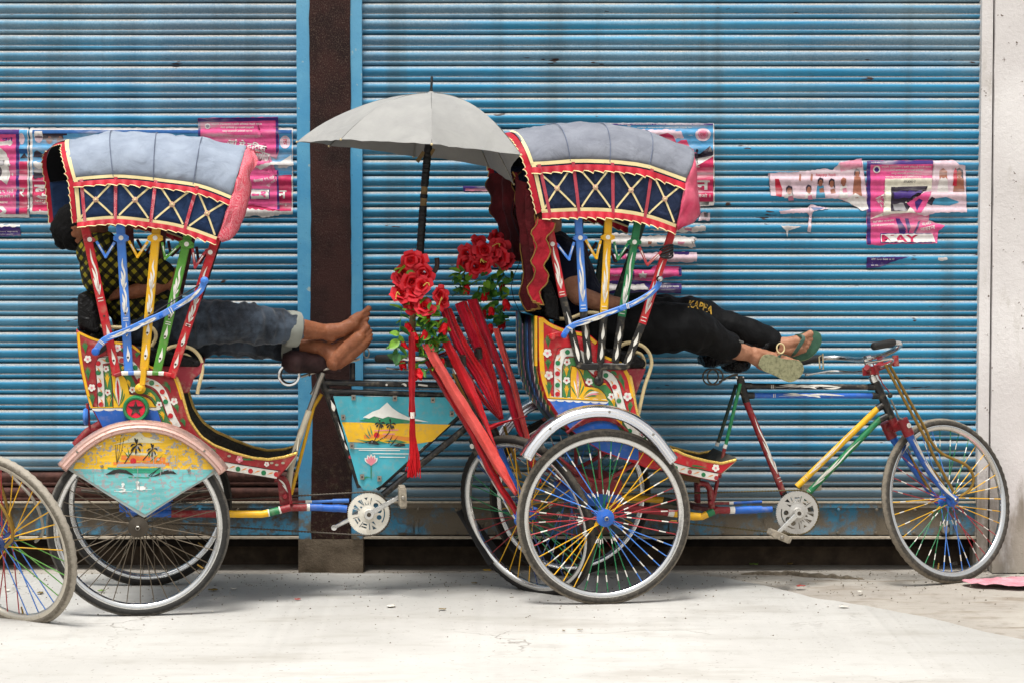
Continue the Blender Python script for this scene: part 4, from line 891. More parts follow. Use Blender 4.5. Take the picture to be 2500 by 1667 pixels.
def sweep(path, sec, m, b, side=(0, 1, 0)):
    """section (radial, lateral) swept along a path lying in the vertical plane"""
    rows = []; k = len(path); side = Vector(side)
    for i, p in enumerate(path):
        t = (path[min(k - 1, i + 1)] - path[max(0, i - 1)]).normalized(); u = side.cross(t).normalized()
        if u.z < -.2: u = -u
        rows.append([p + u * a + side * c for a, c in sec])
    b.grid(rows, m)
def bow(root, fr, K, pts, w, y, cols, far, dk=.014, name='hood_bow'):
    """near bow bar in coloured lengths plus its mirrored twin on the far side"""
    p = [fr.P(*K(a, c), y) for a, c in pts]; L = [(q - p[0]).length for q in p]; b = MB()
    b.bar([p[0] + (p[0] - p[1]).normalized() * .08, p[1]], w, dk, cols[0])
    for i in range(1, len(p) - 1): b.bar([p[i], p[i + 1]], w * (.985 if i == 1 else 1.0), dk, cols[min(i, len(cols) - 1)])
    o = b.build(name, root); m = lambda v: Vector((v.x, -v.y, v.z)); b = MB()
    b.bar([m(p[0] + (p[0] - p[1]).normalized() * .08), m(p[-1])], w, dk, far); b.build(name, root); return o  # far twin in a dark paint that stands for the hood's shade

# ================================================================== shared body work
def interp(poly, x):
    for (a, p), (b, q) in zip(poly, poly[1:]):
        if a <= x <= b: return p + (q - p) * (x - a) / max(1e-6, b - a)
    return poly[0][1] if x < poly[0][0] else poly[-1][1]
def body(root, fr, TOP, BOT, ys, colm, backcols, nback, x_floor, studs=True):
    """tub of the rickshaw: two shaped side panels, curved painted back, floor; TOP/BOT in photo pixels"""
    def PS(px, py, lift=0.0):
        y = -.31
        for _ in range(5): p = fr.P(px, py, y); y = -ys(p.x) - .0007 * lift
        return fr.P(px, py, y)
    xa, xb = max(TOP[0][0], BOT[0][0]), min(TOP[-1][0], BOT[-1][0]); n = 84; top = []; bot = []
    for i in range(n + 1):
        x = xa + (xb - xa) * i / n; top.append(PS(x, interp(TOP, x))); bot.append(PS(x, max(interp(BOT, x), interp(TOP, x) + .5)))
    mir = lambda v: Vector((v.x, -v.y, v.z))
    b = MB(); rows = [[t_.lerp(q, k / 8) for t_, q in zip(top, bot)] for k in range(9)]; b.grid(rows, colm)
    near = b.build('side_panel', root, ang=50, solid=.006)
    b = MB(); b.grid([[mir(p) for p in r] for r in rows], FLOORM); far = b.build('side_panel', root, ang=50, solid=.006)
    # back sheet
    nb = nback; bk = [PS(*q) for q in nb]; bk = smooth(bk, 26, 1); b = MB(); K = len(backcols)
    for k, mcol in enumerate(backcols):
        y0 = -.307 + .614 * k / K; y1 = -.307 + .614 * (k + 1) / K
        b.grid([[Vector((p.x - .012 * (1 - (yy / .31) ** 2), yy, p.z)) for p in bk] for yy in (y0, (y0 + y1) / 2, y1)], mcol)
    back = b.build('back_panel', root, ang=50, solid=.005)
    # floor
    fl = [q for q in bot if q.x > x_floor]; b = MB(); b.grid([[Vector((p.x, p.y * s_ * .99, p.z + .012)) for p in fl] for s_ in (1, .5, 0, -.5, -1)], FLOORM); b.build('floor', root, ang=50, solid=.006)
    # studded trim along the front sweep, both sides
    tp = [p for p in top if p.x > x_floor - .12]
    for M_, own in ((lambda v: v, near), (mir, far)):
        q = [M_(p) + Vector((0, 0, .002)) for p in tp]; b = MB(); b.tube(q, .0062, GOLD, 8)
        if studs:
            for p in resample(q, int(sum((u - v).length for u, v in zip(q, q[1:])) / .016)): b.ball(p + Vector((0, -.004, .003)), .0036, BRASSL, 3)
        b.build('stud_trim', own, ang=60)
    return near, back, PS, top, bot
BRASSL = metal('bright_brass_studs', '#cfae5e', .35, .3, '#7a5a22', .7)
def flap_rail(root, fr, K, pts, y, r=.0075, m=None, it=2, n=30):
    b = MB(); b.tube(smooth(tr(fr, K, pts, y), n, it), r, m or CREAMROD, 8); return b.build('arm_rail', root)
def saddle(root, rear, nose, wr, m, ring=None, lump=.006, h=.055):
    """sprung saddle lofted from its wide back to its narrow nose"""
    rear, nose = Vector(rear), Vector(nose); ax = (nose - rear).normalized(); up = Vector((0, 1, 0)).cross(ax); up = up if up.z > 0 else -up; b = MB(); rows = []; n = 16
    for i in range(n + 1):
        f = i / n; c = rear.lerp(nose, f); wv = wr * (.55 + .45 * math.sin(min(1, f / .28) * math.pi / 2)) * (1 - .78 * max(0, min(1, (f - .25) / .55)) ** .8); hv = h * (1 - .35 * f) * (.5 + .5 * min(1, f / .12)) * (1 if f < .93 else .75)
        row = []
        for j in range(20):
            a = 2 * math.pi * j / 20; ca, sa = math.cos(a), math.sin(a); e = lump * noise.noise((f * 9, ca * 2, sa * 2))
            row.append(c + Vector((0, 1, 0)) * (math.copysign(abs(ca) ** .7, ca) * (wv / 2 + e)) + up * (math.copysign(abs(sa) ** .8, sa) * (hv / 2 + e) - (.012 * (1 - f) * abs(ca) if sa < 0 else 0)))
        rows.append(row)
    b.grid(rows, m, cv=True); b.add(rows[0], [tuple(range(20))], m); b.add(rows[-1], [tuple(range(19, -1, -1))], m)
    sd = b.build('saddle', root, ang=70); return sd
def pts_tube(root, fr, K, name, segs, n=12):
    """segs: (pts, radius, material, y) runs of one painted tube"""
    b = MB()
    for pts, r, m, y in segs: b.tube([fr.P(*K(*p), y) for p in pts], r, m, n)
    return b.build(name, root)
def vlinks(root, fr, K, links, y):
    for pts, m in links:
        p = tr(fr, K, pts, y); b = MB(); b.bar([p[0], p[1]], .0105, .005, m); b.bar([p[1] + Vector((0, -.006, 0)), p[2] + Vector((0, -.006, 0))], .0105, .005, m); b.bolt(p[1] + Vector((0, -.01, 0)), .006, m); o = b.build('scissor_link', root)
        bb = MB()
        for a, c, dy in ((p[0], p[1], -.0031), (p[2], p[1], -.0092)):
            t_ = (c - a).normalized().cross(Vector((0, 1, 0))); q0, q1 = a.lerp(c, .22), a.lerp(c, .75); d = Vector((0, dy, 0)); bb.add([q0 + t_ * .0035 + d, q0 - t_ * .002 + d, q1 + d], [(0, 1, 2)], WHT)
        bb.build('painted_scroll', o)
        b = MB(); m2 = [Vector((v.x, -v.y, v.z)) for v in p]; b.bar([m2[0], m2[1]], .012, .005, MAR); b.bar([m2[1] + Vector((0, .006, 0)), m2[2] + Vector((0, .006, 0))], .012, .005, MAR); b.build('scissor_link', root)
def bracket(root, fr, K, x, y, yy, m, w=.058, h=.024, ang=0.0):
    c = fr.P(*K(x, y), yy); b = MB(); rot = Matrix.Rotation(ang, 3, 'Y')
    b.prism([c + rot @ Vector((a * w / 2, .0, d * h / 2)) for a, d in ((-1, -.6), (-.55, -1), (.55, -1), (1, -.6), (1, .4), (.5, 1), (-.5, 1), (-1, .4))], (0, -.006, 0), m)
    for s_ in (-.8, .8): b.bolt(c + rot @ Vector((s_ * w / 2, -.006, -.002)), .005, m)
    b.disc(c + Vector((0, -.0065, 0)), .0095, WHT, n=12, h=.002); return b.build('bow_bracket', root)

# ================================================================== the right-hand rickshaw
TRK = .39
def mk_frame(nx, ny, yaw): return Frame(nx - TRK * math.sin(yaw), ny + TRK * math.cos(yaw), yaw)
FR = mk_frame(.371, 9.462, R_(8.5))
RR = thing('cycle_rickshaw', 'cycle rickshaw with chrome mudguard, rainbow spokes and blue, yellow and green bicycle frame', 'rickshaw', FR.o, FR.yaw, 'cycle rickshaws parked along the shutters')
R4 = crop(1220, 280, 5.6); R5 = H5; R6 = crop(1200, 540, 5.2267); R7 = H7; R8 = crop(1240, 740, 3.92); S1 = crop(1560, 1000, 4.48); S2 = crop(1660, 760, 5.88); S3 = crop(1980, 800, 4.3556); S4 = crop(2120, 1000, 3.5625); S5 = crop(1780, 1150, 7.84); QF = crop(1640, 700, 2.0628); QR = crop(1130, 740, 2.063)
RAIN = (GRN, YEL, DRED, LBLU)
def redspoke(): return paint('#a02a32', .35, .2)
RAINB = (GRN, YEL, redspoke(), LBLU)
for y, ty, sp in ((-TRK, TY_BRN, R_(-26)), (TRK, TY_DRK, R_(30))):
    wheel(RR, (0, y, RW), None, ty, CHROME, BLU, RAINB, 5, WHT, 40, .0023, .036, True, sp)
# --- body
topR = [R8(*p) for p in [(298, 128), (335, 135), (400, 188), (500, 232), (600, 258), (700, 275), (780, 300), (860, 370), (915, 500), (1000, 535), (1090, 565), (1140, 640), (1180, 720), (1210, 900), (1232, 1060), (1300, 1160), (1400, 1255), (1500, 1340), (1568, 1415)]] + [S1(*p) for p in [(400, 445), (480, 488), (600, 528), (750, 565), (900, 590), (1060, 550)]]
botR = [R8(*p) for p in [(298, 135), (300, 300), (303, 500), (318, 700), (380, 905), (440, 1000), (500, 1090), (600, 1215), (760, 1330), (900, 1420), (1100, 1490), (1260, 1545)]] + [S1(*p) for p in [(60, 625), (150, 645), (400, 682), (640, 735), (830, 780), (890, 700), (1060, 553)]]
def ysR(x): f = max(0, min(1, (x - .24) / .34)); return .31 - .11 * f * f * (3 - 2 * f)
BKC = [RED, GRN, PURPP, NAVP, DGRN, PURPP, GRN, NAVP, DRED]
nearR, backR, PSR, topRl, botRl = body(RR, FR, topR, botR, ysR, RED, BKC, [R8(*p) for p in [(300, 132), (300, 300), (303, 500), (318, 700), (380, 905), (440, 1000), (500, 1090), (600, 1215)]], .24)
dc = Decal(lambda x, y, l: PSR(*R8(x, y), 5 + l))
dc.stroke([(318, 140), (320, 300), (320, 500), (334, 700), (398, 900)], 44, YEL, 1, 20, 1); dc.stroke([(335, 160), (400, 210), (500, 255), (600, 282), (700, 298), (770, 322), (845, 385)], 30, YEL, 1, 20, 1); dc.stroke([(1120, 640), (1165, 720), (1195, 900)], 34, YEL, 1, 10, 1); dc.stroke([(905, 505), (1000, 545), (1085, 575)], 26, YEL, 1, 8, 0)
dc.stroke([(480, 905), (480, 466), (650, 466), (740, 520), (790, 600), (850, 655), (960, 680), (1030, 770), (1075, 950), (1135, 1130), (1220, 1250), (1330, 1350), (1450, 1425)], 80, WHT, 1, 60, 2)
dc.stroke([(560, 905), (560, 552), (640, 552), (720, 620), (765, 720), (860, 770), (950, 830), (1000, 980), (1070, 1160), (1190, 1310), (1300, 1400)], 76, LEAFG, 2, 50, 2)
for pp in ([(519, 905), (519, 508), (650, 508), (720, 560), (760, 640), (820, 700), (930, 715), (990, 800), (1035, 960), (1100, 1150), (1190, 1275)], [(440, 905), (440, 425), (600, 425)], [(598, 905), (598, 595), (650, 600), (700, 660), (740, 795), (850, 800), (920, 850), (955, 925)], [(880, 640), (980, 645), (1060, 740), (1115, 950), (1170, 1120)]): dc.stroke(pp, 5, BLK, 4, 40, 1)
dc.fill([(600, 905), (600, 600), (650, 606), (700, 662), (738, 795), (850, 803), (918, 852), (952, 925)], YEL, 3)
dc.fill([(385, 908), (955, 938), (975, 1000), (1050, 1180), (1170, 1340), (1250, 1400), (1250, 1500), (1100, 1480), (900, 1410), (760, 1320), (600, 1205), (500, 1080), (440, 990)], BLU, 3)
for i in range(7): dc.dot(425 + i * 82, 912 + i * 4.2, 45, WHT, 3.5, 24, 12)
dc.stroke([(385, 900), (955, 930)], 16, YEL, 4, 6, 0); dc.stroke([(385, 909), (955, 937)], 6, BLK, 4.5, 6, 0)
for x, y, m in [(475, 467, RED), (475, 670, RED), (475, 867, RED), (845, 665, RED), (1020, 797, RED), (1095, 1100, RED), (570, 467, GRN), (478, 570, GRN), (475, 780, GRN), (938, 688, GRN), (1062, 930, GRN), (1165, 1220, GRN), (1290, 1330, RED)]: dc.dot(x, y, 24, m, 4)
for x, y, dx, dy in [(505, 500, -25, 50), (450, 610, 55, 40), (455, 715, 50, 40), (455, 815, 45, 35), (890, 715, -50, -10), (975, 735, 30, 40), (1040, 850, 20, 50), (1080, 1000, 20, 50)]: dc.tear([(x, y), (x + dx * .5 + 8, y + dy * .4), (x + dx, y + dy)], 12, ORG, 4)
for x, y in [(565, 560), (562, 735), (778, 748), (990, 890)]: dc.flower(x, y, 34, 4)
for x, y in [(378, 475), (392, 685), (1145, 890), (1285, 1250), (1445, 1390)]: dc.flower(x, y, 40, 4, WHT, PNKP)
for x, y, h in [(385, 640, 120), (393, 890, 160), (385, 430, 130)]: dc.grass(x, y, h, 34, LEAFG, 3, 5, 0, 14)
for x, y, h, ln in [(1165, 1050, 120, 10), (1120, 840, 180, -60), (1040, 700, 60, -40), (1330, 1330, 90, -60), (1480, 1440, 80, -80)]: dc.grass(x, y, h, 30, LEAFG, 3, 5, ln, 12)
for x, y, h, ln in [(560, 700, 110, 0), (562, 900, 130, 0), (720, 690, 90, -20), (1020, 1000, 110, -20), (880, 790, 30, 40), (1090, 1190, 110, -30)]: dc.grass(x, y, h, 26, YEL, 4, 5, ln, 10)
for dx, m, h in [(-46, LEAFG, 120), (-24, WHT, 170), (0, PNKP, 270), (4, WHT, 200), (26, LEAFG, 180), (48, LEAFG, 130)]: dc.tear([(670, 905), (670 + dx * .8, 905 - h * .5), (665 + dx * 1.4, 905 - h)], 24 if m is PNKP else 14, m, 4)
for a, b2, m in [((720, 890), (830, 830), LEAFG), ((730, 895), (870, 850), WHT), ((740, 898), (870, 868), PNKP), ((740, 900), (850, 885), LEAFG)]: dc.tear([a, ((a[0] + b2[0]) / 2, min(a[1], b2[1]) - 5), b2], 18, m, 4.5)
dk = lambda x, y, l: PSR(*S1(x, y), 5 + l)
dc.mp = dk
dc.stroke([(300, 585), (420, 630), (600, 680), (740, 712), (860, 735)], 78, WHT, 1, 24, 1); dc.stroke([(310, 550), (460, 600), (620, 640), (780, 675), (900, 695)], 7, BLK, 3, 20, 1)
for x, y, m in [(402, 632, GRN), (556, 677, redspoke()), (706, 707, GRN), (846, 742, redspoke())]: dc.dot(x, y, 24, m, 4)
for x, y in [(475, 650), (630, 690), (780, 725)]: dc.tear([(x - 40, y + 12), (x, y - 4), (x + 35, y - 14)], 12, ORG, 4)
dc.grass(760, 640, 40, 10, LEAFG, 3, 3, -180, 16); dc.grass(740, 655, 20, 12, LEAFG, 3, 3, -200, 14); dc.flower(840, 632, 40, 4, WHT, PNKP); dc.grass(330, 470, 60, 20, LEAFG, 3, 4, -160, 14); dc.flower(35, 262, 38, 4, WHT, PNKP)
dc.build('painted_ornament', nearR)
# painted bands and motifs on the back sheet
b = MB()
for k in range(12):
    f = .12 + .07 * k; q = resample([PSR(*R8(*p)) for p in [(300, 132), (300, 300), (303, 500), (318, 700), (380, 905), (500, 1090)]], 50)[int(f * 49)]
    for yy, m in ((-.27, YEL), (-.2, WHT), (-.1, LBLU), (.02, PNKP), (.14, YEL), (.25, WHT)):
        c = Vector((q.x - .012 * (1 - (yy / .31) ** 2) - .005, yy, q.z)); s_ = .016 if k % 2 else .011
        b.add([c + Vector((0, -s_, 0)), c + Vector((0, 0, s_ * 1.6)), c + Vector((0, s_, 0)), c + Vector((0, 0, -s_ * 1.6))], [(0, 1, 2, 3)], m)
b.build('painted_ornament', backR)
b = MB(); q0 = PSR(*R8(302, 150)); b.box((q0.x - .012, -.288, q0.z - .09), (.008, .035, .2), YEL); b.build('yellow_strip', backR)
# tip plate of the footwell, seat, backrest
tip = PSR(*S1(1060, 551)); tb = PSR(*S1(890, 700)); mm = lambda v: Vector((v.x, -v.y, v.z))
b = MB(); b.prism([tip, tb, mm(tb), mm(tip)], (.004, 0, -.002), paint('#a59a80', .6, .6)); p2 = PSR(*S1(900, 592)); b.prism([tip + Vector((0, 0, .002)), mm(tip) + Vector((0, 0, .002)), mm(p2) + Vector((-.0, 0, -.03)), p2 + Vector((0, 0, -.03))], (0, 0, .004), paint('#a59a80', .6, .6)); b.build('footwell_front', RR)
def cross(root, fr, K, pts, w, m, name, bev=.012, seg=3):
    p = tr(fr, K, pts, -w); b = MB(); b.prism(p, (0, 2 * w, 0), m); o = b.build(name, root); md = o.modifiers.new('bevel', 'BEVEL'); md.width = bev; md.segments = seg; md.limit_method = 'ANGLE'; return o
cross(RR, FR, R8, [(640, 430), (900, 425), (1190, 470), (1335, 560), (1310, 625), (640, 620)], .285, VINYL, 'seat_cushion', .02)
cross(RR, FR, R8, [(700, 622), (1325, 622), (1245, 830), (1215, 900), (700, 900)], .278, paint('#8a2430', .5, .5), 'seat_box', .006)
cross(RR, FR, R6, [(640, 705), (700, 700), (770, 780), (850, 1000), (880, 1290), (690, 1230), (642, 960)], .285, VINYL, 'backrest', .02)
# --- hood
NAVY = cloth('navy_canvas', '#222c44', .8, .2, 700, .8, .1); NAVYT = cloth('faded_lit_navy_canvas', '#73767f', .9, .08, 700, .5, .1, '#7f828a', 12)  # top canvas paler than the sides: real fading plus painted top light
STRAPR = cloth('pink_strap', '#a8434f', .7, .15); FLAPR = cloth('pink_vinyl_flap', '#c23a5a', .45, .2, 300, .5, .1, '#d86a80', 7); ROS = plain('pale_rosette', '#c9a28a', .5, 0, .5, .3, 200)
HW = .36
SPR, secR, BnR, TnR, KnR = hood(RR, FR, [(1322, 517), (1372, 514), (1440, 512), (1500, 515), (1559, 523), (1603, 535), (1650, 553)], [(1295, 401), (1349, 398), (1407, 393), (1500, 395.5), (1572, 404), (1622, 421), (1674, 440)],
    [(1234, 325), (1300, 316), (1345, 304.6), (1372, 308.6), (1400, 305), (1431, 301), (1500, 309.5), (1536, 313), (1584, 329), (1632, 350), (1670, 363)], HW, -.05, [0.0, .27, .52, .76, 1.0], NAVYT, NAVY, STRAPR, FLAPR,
    [(R5(1065, 1365), -.36), (R5(1250, 1290), -.33), (R5(1372, 1165), -.30), (R5(1350, 1050), -.30), (R5(1318, 800), -.27), (R5(1300, 700), -.25), (R5(1245, 470), -.2), (R5(1150, 335), .0)], ROS, 15, .026)
# --- bows, links, brace
BY = -.325
K1 = lambda x, y: (x, y)
BB = BLK
bw = []
for pts, c in (([(1339.7, 547), (1374, 725.6), (1416, 890)], RED), ([(1412, 544), (1424.8, 761), (1437, 884)], LBLU), ([(1485, 545), (1474.6, 764), (1466, 884)], YEL), ([(1555, 555), (1517.7, 773), (1502, 884)], GRN), ([(1638, 576), (1568, 790.6), (1529, 890)], RED)):
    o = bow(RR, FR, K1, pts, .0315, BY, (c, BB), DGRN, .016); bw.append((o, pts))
for o, pts in bw:
    d = Decal(lambda x, y, l: FR.P(x, y, BY - .009 - .0005 * l)); (x0, y0), (x1, y1), (x2, y2) = pts; t0 = .28
    d.scroll(x0 + (x1 - x0) * t0, y0 + (y1 - y0) * t0, x0 + (x1 - x0) * .9, y0 + (y1 - y0) * .9, 15)
    for f0, f1 in ((.22, .55), (.6, .95)): d.tear([(x1 + (x2 - x1) * f0, y1 + (y2 - y1) * f0), (x1 + (x2 - x1) * (f0 + f1) / 2 + 2, y1 + (y2 - y1) * (f0 + f1) / 2), (x1 + (x2 - x1) * f1, y1 + (y2 - y1) * f1)], 8, WHT)
    d.build('painted_scroll', o)
b = MB(); b.bar(tr(FR, R8, [(665, 580), (720, 603), (900, 600), (1120, 605), (1155, 585)], BY), .028, .02, BB); b.bar(tr(FR, R8, [(885, 560), (880, 735)], BY - .004), .021, .016, BB); b.lathe([(.001, -.012), (.012, -.012), (.016, -.006), (.02, -.002), (.02, .02)], BB, FR.P(*R8(870, 742), BY), (0, 1, 0), 16); b.build('bow_pivot', RR)
b = MB(); br = smooth([FR.P(x, y, BY - .022) for x, y in [(1376, 819), (1391, 796), (1450, 777), (1515, 754), (1553, 739), (1591, 716), (1608.5, 697), (1609.5, 682)]], 30, 1); b.bar(br, .0225, .011, LBLU); b.bolt(br[0] + Vector((0, -.006, 0)), .012, BLU, h=.01); b.bolt(FR.P(1516, 754, BY - .03), .009, LBLU, h=.008); b.bolt(FR.P(1610, 682, BY - .03), .014, CHROME, h=.014); brace = b.build('hood_brace', RR)
d = Decal(lambda x, y, l: FR.P(x, y, BY - .0285 - .0005 * l))
for a0, a1 in (((1400, 790), (1500, 760)), ((1425, 788), (1480, 770)), ((1530, 748), (1590, 716)), ((1540, 748), (1600, 705)), ((1470, 768), (1508, 758)), ((1405, 797), (1450, 780))): d.tear([a0, ((a0[0] + a1[0]) / 2, (a0[1] + a1[1]) / 2 + 3), a1], 5.5, WHT)
for x in (1529, 1533): d.stroke([(x, 741), (x + 3, 754)], 2, WHT, 2, 3, 0)
for x in (1384, 1388): d.stroke([(x, 798), (x + 9, 804)], 2, WHT, 2, 3, 0)
d.build('painted_scroll', brace)
b = MB(); b.bar(tr(FR, R8, [(390, 325), (470, 300), (520, 300)], BY + .005), .02, .008, RED); b.bolt(FR.P(*R8(425, 320), BY - .002), .015, RED, h=.012); b.build('brace_mount', RR)
vlinks(RR, FR, R6, [([(830, 290), (985, 490), (1050, 270)], LBLU), ([(1200, 240), (1335, 475), (1390, 250)], YEL)], BY - .012)
vlinks(RR, FR, R7, [([(520, 265), (565, 490), (690, 290)], GRN), ([(840, 330), (940, 560), (1120, 390)], redspoke())], BY - .012)
bracket(RR, FR, R6, 775, 295, BY - .008, RED, .04, .022); bracket(RR, FR, R6, 1130, 215, BY - .008, LBLU); bracket(RR, FR, R6, 1482, 208, BY - .008, YEL); bracket(RR, FR, R7, 775, 270, BY - .008, GRN)
b = MB(); c = FR.P(*R7(1185, 390), BY - .004)
for k in range(6):
    a = k * .5; b.tube([c + Vector((math.cos(q) * .026, math.sin(q) * .016 - .004, .012 * math.sin(q * 1 + a) + (k - 2.5) * .006)) for q in [6.2832 * i / 12 for i in range(12)]], .0042, RUB, 6, closed=True)
b.build('rubber_binding', RR)
# --- rear curtains of the hood
CURT = cloth('shaded_red_velvet_curtain', '#42070d', .7, .4, 300, .4, .1, fs=20)  # curtain red darkened to stand in for the umbrella's shade
CURTL = cloth('red_velvet_ruffle', '#8a1220', .6, .35, 300, .4, .2, fs=20)
GOLDT = cloth('tarnished_gold_trim', '#75592a', .7, .3, 300, .1, 0)
def curtain(name, tl, tr_, bl, br_, m, trim=True, n=22, mrows=26, amp=.014, ph=0.0):
    b = MB(); rows = []
    for j in range(mrows):
        g = j / (mrows - 1); a, c = tl.lerp(bl, g), tr_.lerp(br_, g); row = []
        for i in range(n):
            f = i / (n - 1); p = a.lerp(c, f); row.append(p + Vector((amp * math.sin(f * 13 + ph + 1.5 * math.sin(g * 5)) + (.012 * math.sin(g * 19 + ph) + .008 * noise.noise((g * 14, ph, 1))) * (abs(f - .5) * 2) ** 2, 0, 0)) + Vector((.006 * noise.noise((g * 9, f * 3, ph)), 0, 0)))
        rows.append(row)
    b.grid(rows, m)
    if trim:
        for col in (0, n - 1):
            e = [r[col] + Vector((-.002, 0, 0)) for r in rows]; b.tube(e, .0028, GOLDT, 6)
        b.tube([p for p in rows[-1]], .0028, GOLDT, 6)
    return b.build(name, RR, ang=80)
P = FR.P
curtain('curtain', P(1248, 420, -.33), P(1300, 470, -.35), P(1290, 760, -.24), P(1322, 752, -.34), CURT, ph=.3)
curtain('curtain', P(1303, 530, -.365), P(1345, 545, -.37), P(1296, 735, -.372), P(1322, 745, -.37), CURTL, ph=1.0, n=12, amp=.01)
curtain('curtain', P(1190, 425, .30), P(1262, 420, .10), P(1222, 625, .30), P(1272, 640, .10), CURT, ph=2.2)
b = MB(); b.grid([[P(1262 + 14 * math.sin(j), 380 + (790 - 380) * j / 14, yy) for j in range(15)] for yy in (.12, .0, -.16, -.26)], cloth('hood_shade_navy', '#0b0e18', .9)); b.build('hood_shade_sheet', RR, ang=80, solid=.003)  # added dark sheet, stands for the darkness inside the hood
# --- arm rails
flap_rail(RR, FR, R8, [(1075, 412), (1120, 382), (1180, 375), (1280, 398), (1350, 460), (1382, 560), (1360, 650), (1310, 780), (1272, 950), (1250, 1062)], -.27)
flap_rail(RR, FR, R8, [(1225, 470), (1280, 488), (1312, 560), (1290, 650), (1232, 730), (1210, 790)], -.24)
flap_rail(RR, FR, R8, [(430, 155), (600, 150), (690, 110), (780, 90), (870, 100)], -.26)
# --- mudguard
FEND = metal('polished_aluminium_mudguard', '#e2e3e6', .2, .08, '#8a8577')
fp = smooth(tr(FR, R8, [(160, 1475), (240, 1335), (400, 1168), (560, 1078), (700, 1038), (850, 1020), (1000, 1033), (1150, 1083), (1290, 1170), (1420, 1290), (1520, 1430), (1574, 1500)], -TRK), 60, 1)
sec_ = [(-.024, -.040), (-.019, -.044), (-.012, -.043), (-.007, -.046), (.000, -.044), (.005, -.046), (.011, -.041), (.017, -.034), (.0215, -.022), (.0235, 0), (.0215, .022), (.011, .041), (-.012, .043), (-.024, .040)]
b = MB(); sweep(fp, sec_, FEND, b); mg = b.build('mudguard', RR, ang=25, solid=.002)
b = MB(); sweep([Vector((p.x, -p.y, p.z)) for p in fp], sec_, FEND, b); b.build('mudguard', RR, ang=25, solid=.002)
b = MB()
for f in (.22, .55, .82): b.bolt(fp[int(f * 59)] + Vector((0, -.045, 0)), .005, STEEL)
b.build('mudguard_bolt', mg)
# --- springs, axle, under-structure seen through the spokes
for s_ in (-1, 1):
    b = MB()
    for k in range(4):
        q = tr(FR, R8, [(560, 1235), (700, 1120 + k * 10), (800, 1075 + k * 12), (880, 1070 + k * 12), (980, 1080 + k * 10), (1140, 1225)], -.3); b.bar([Vector((p.x, s_ * p.y, p.z)) for p in smooth(q, 14)][k * 1: 14 - k], .011, .04, DRED)
    b.build('leaf_spring', RR)
for s_ in (-1, 1):
    b = MB()
    def Y(p): return Vector((p.x, s_ * abs(p.y), p.z))
    b.tube([Y(v) for v in tr(FR, QR, [(690, 600), (690, 880)], -.28)], .008, DRED, 8); b.tube([Y(v) for v in smooth(tr(FR, QR, [(470, 770), (560, 840), (640, 890), (700, 900), (780, 860), (920, 770)], -.28), 20)], .009, DRED, 8)
    b.build('spring_shackle', RR)
b = MB(); b.tube([(0, -TRK, RW), (0, TRK, RW)], .012, DSTEEL, 10); b.build('axle', RR)
b = MB(); b.prism(tr(FR, QR, [(550, 870), (800, 890), (800, 965), (560, 950)], -.2), (0, .4, 0), DRED); b.prism(tr(FR, QR, [(540, 950), (800, 966), (800, 1030), (545, 1010)], -.205), (0, .41, 0), BLU); b.build('axle_box', RR)
# --- chassis rails
pts_tube(RR, FR, QR, 'chassis_rail', [([(720, 1015), (1035, 1053)], .0148, DRED, -.2), ([(1033, 1053), (1062, 1057)], .0152, WHT, -.2), ([(1060, 1057), (1130, 1066), (1195, 1072)], .0145, YEL, -.2)])
pts_tube(RR, FR, S1, 'chassis_rail', [([(520, 1160), (600, 1168), (690, 1165), (745, 1140)], .0148, YEL, -.165), ([(740, 1142), (820, 1108)], .015, GRN, -.15), ([(800, 1115), (860, 1092)], .015, DRED, -.135), ([(850, 1095), (990, 1095)], .0148, DRED, -.12), ([(985, 1095), (1045, 1094)], .0152, WHT, -.105), ([(1040, 1094), (1200, 1085), (1344, 1085)], .0146, BLU, -.09)])
pts_tube(RR, FR, QF, 'chain_stay', [([(420, 1122), (505, 1118)], .0125, BLU, -.045), ([(290, 1126), (430, 1122)], .0142, BLU, -.055)])
pts_tube(RR, FR, S1, 'chain_stay', [([(820, 1022), (990, 1018)], .006, DRED, .05), ([(985, 1018), (1032, 1017)], .0066, WHT, .05), ([(1028, 1017), (1344, 1002)], .006, BLU, .05)])
pts_tube(RR, FR, QR, 'chassis_rail', [([(780, 972), (1010, 990)], .0145, YEL, .16), ([(1005, 990), (1080, 1003)], .0148, DGRN, .16)])
b = MB(); b.bar(tr(FR, S1, [(640, 790), (740, 810), (780, 880), (795, 1070)], -.13), .02, .05, DRED); b.bar(tr(FR, S1, [(860, 760), (820, 960), (800, 1020)], -.11), .014, .02, DRED); b.bar(tr(FR, S1, [(635, 790), (640, 1010)], .08), .05 * .35, .05, DRED); b.bolt(FR.P(*S1(785, 1010), -.16), .011, DRED, h=.01); b.bar(tr(FR, S1, [(560, 1045), (700, 1070), (830, 1060)], .0), .02, .12, MAR); b.build('footwell_bracket', RR)
b = MB(); b.prism(tr(FR, S1, [(400, 690), (680, 745), (660, 800), (430, 760)], -.16), (0, .32, 0), WOODM); b.build('floor_joist', RR)
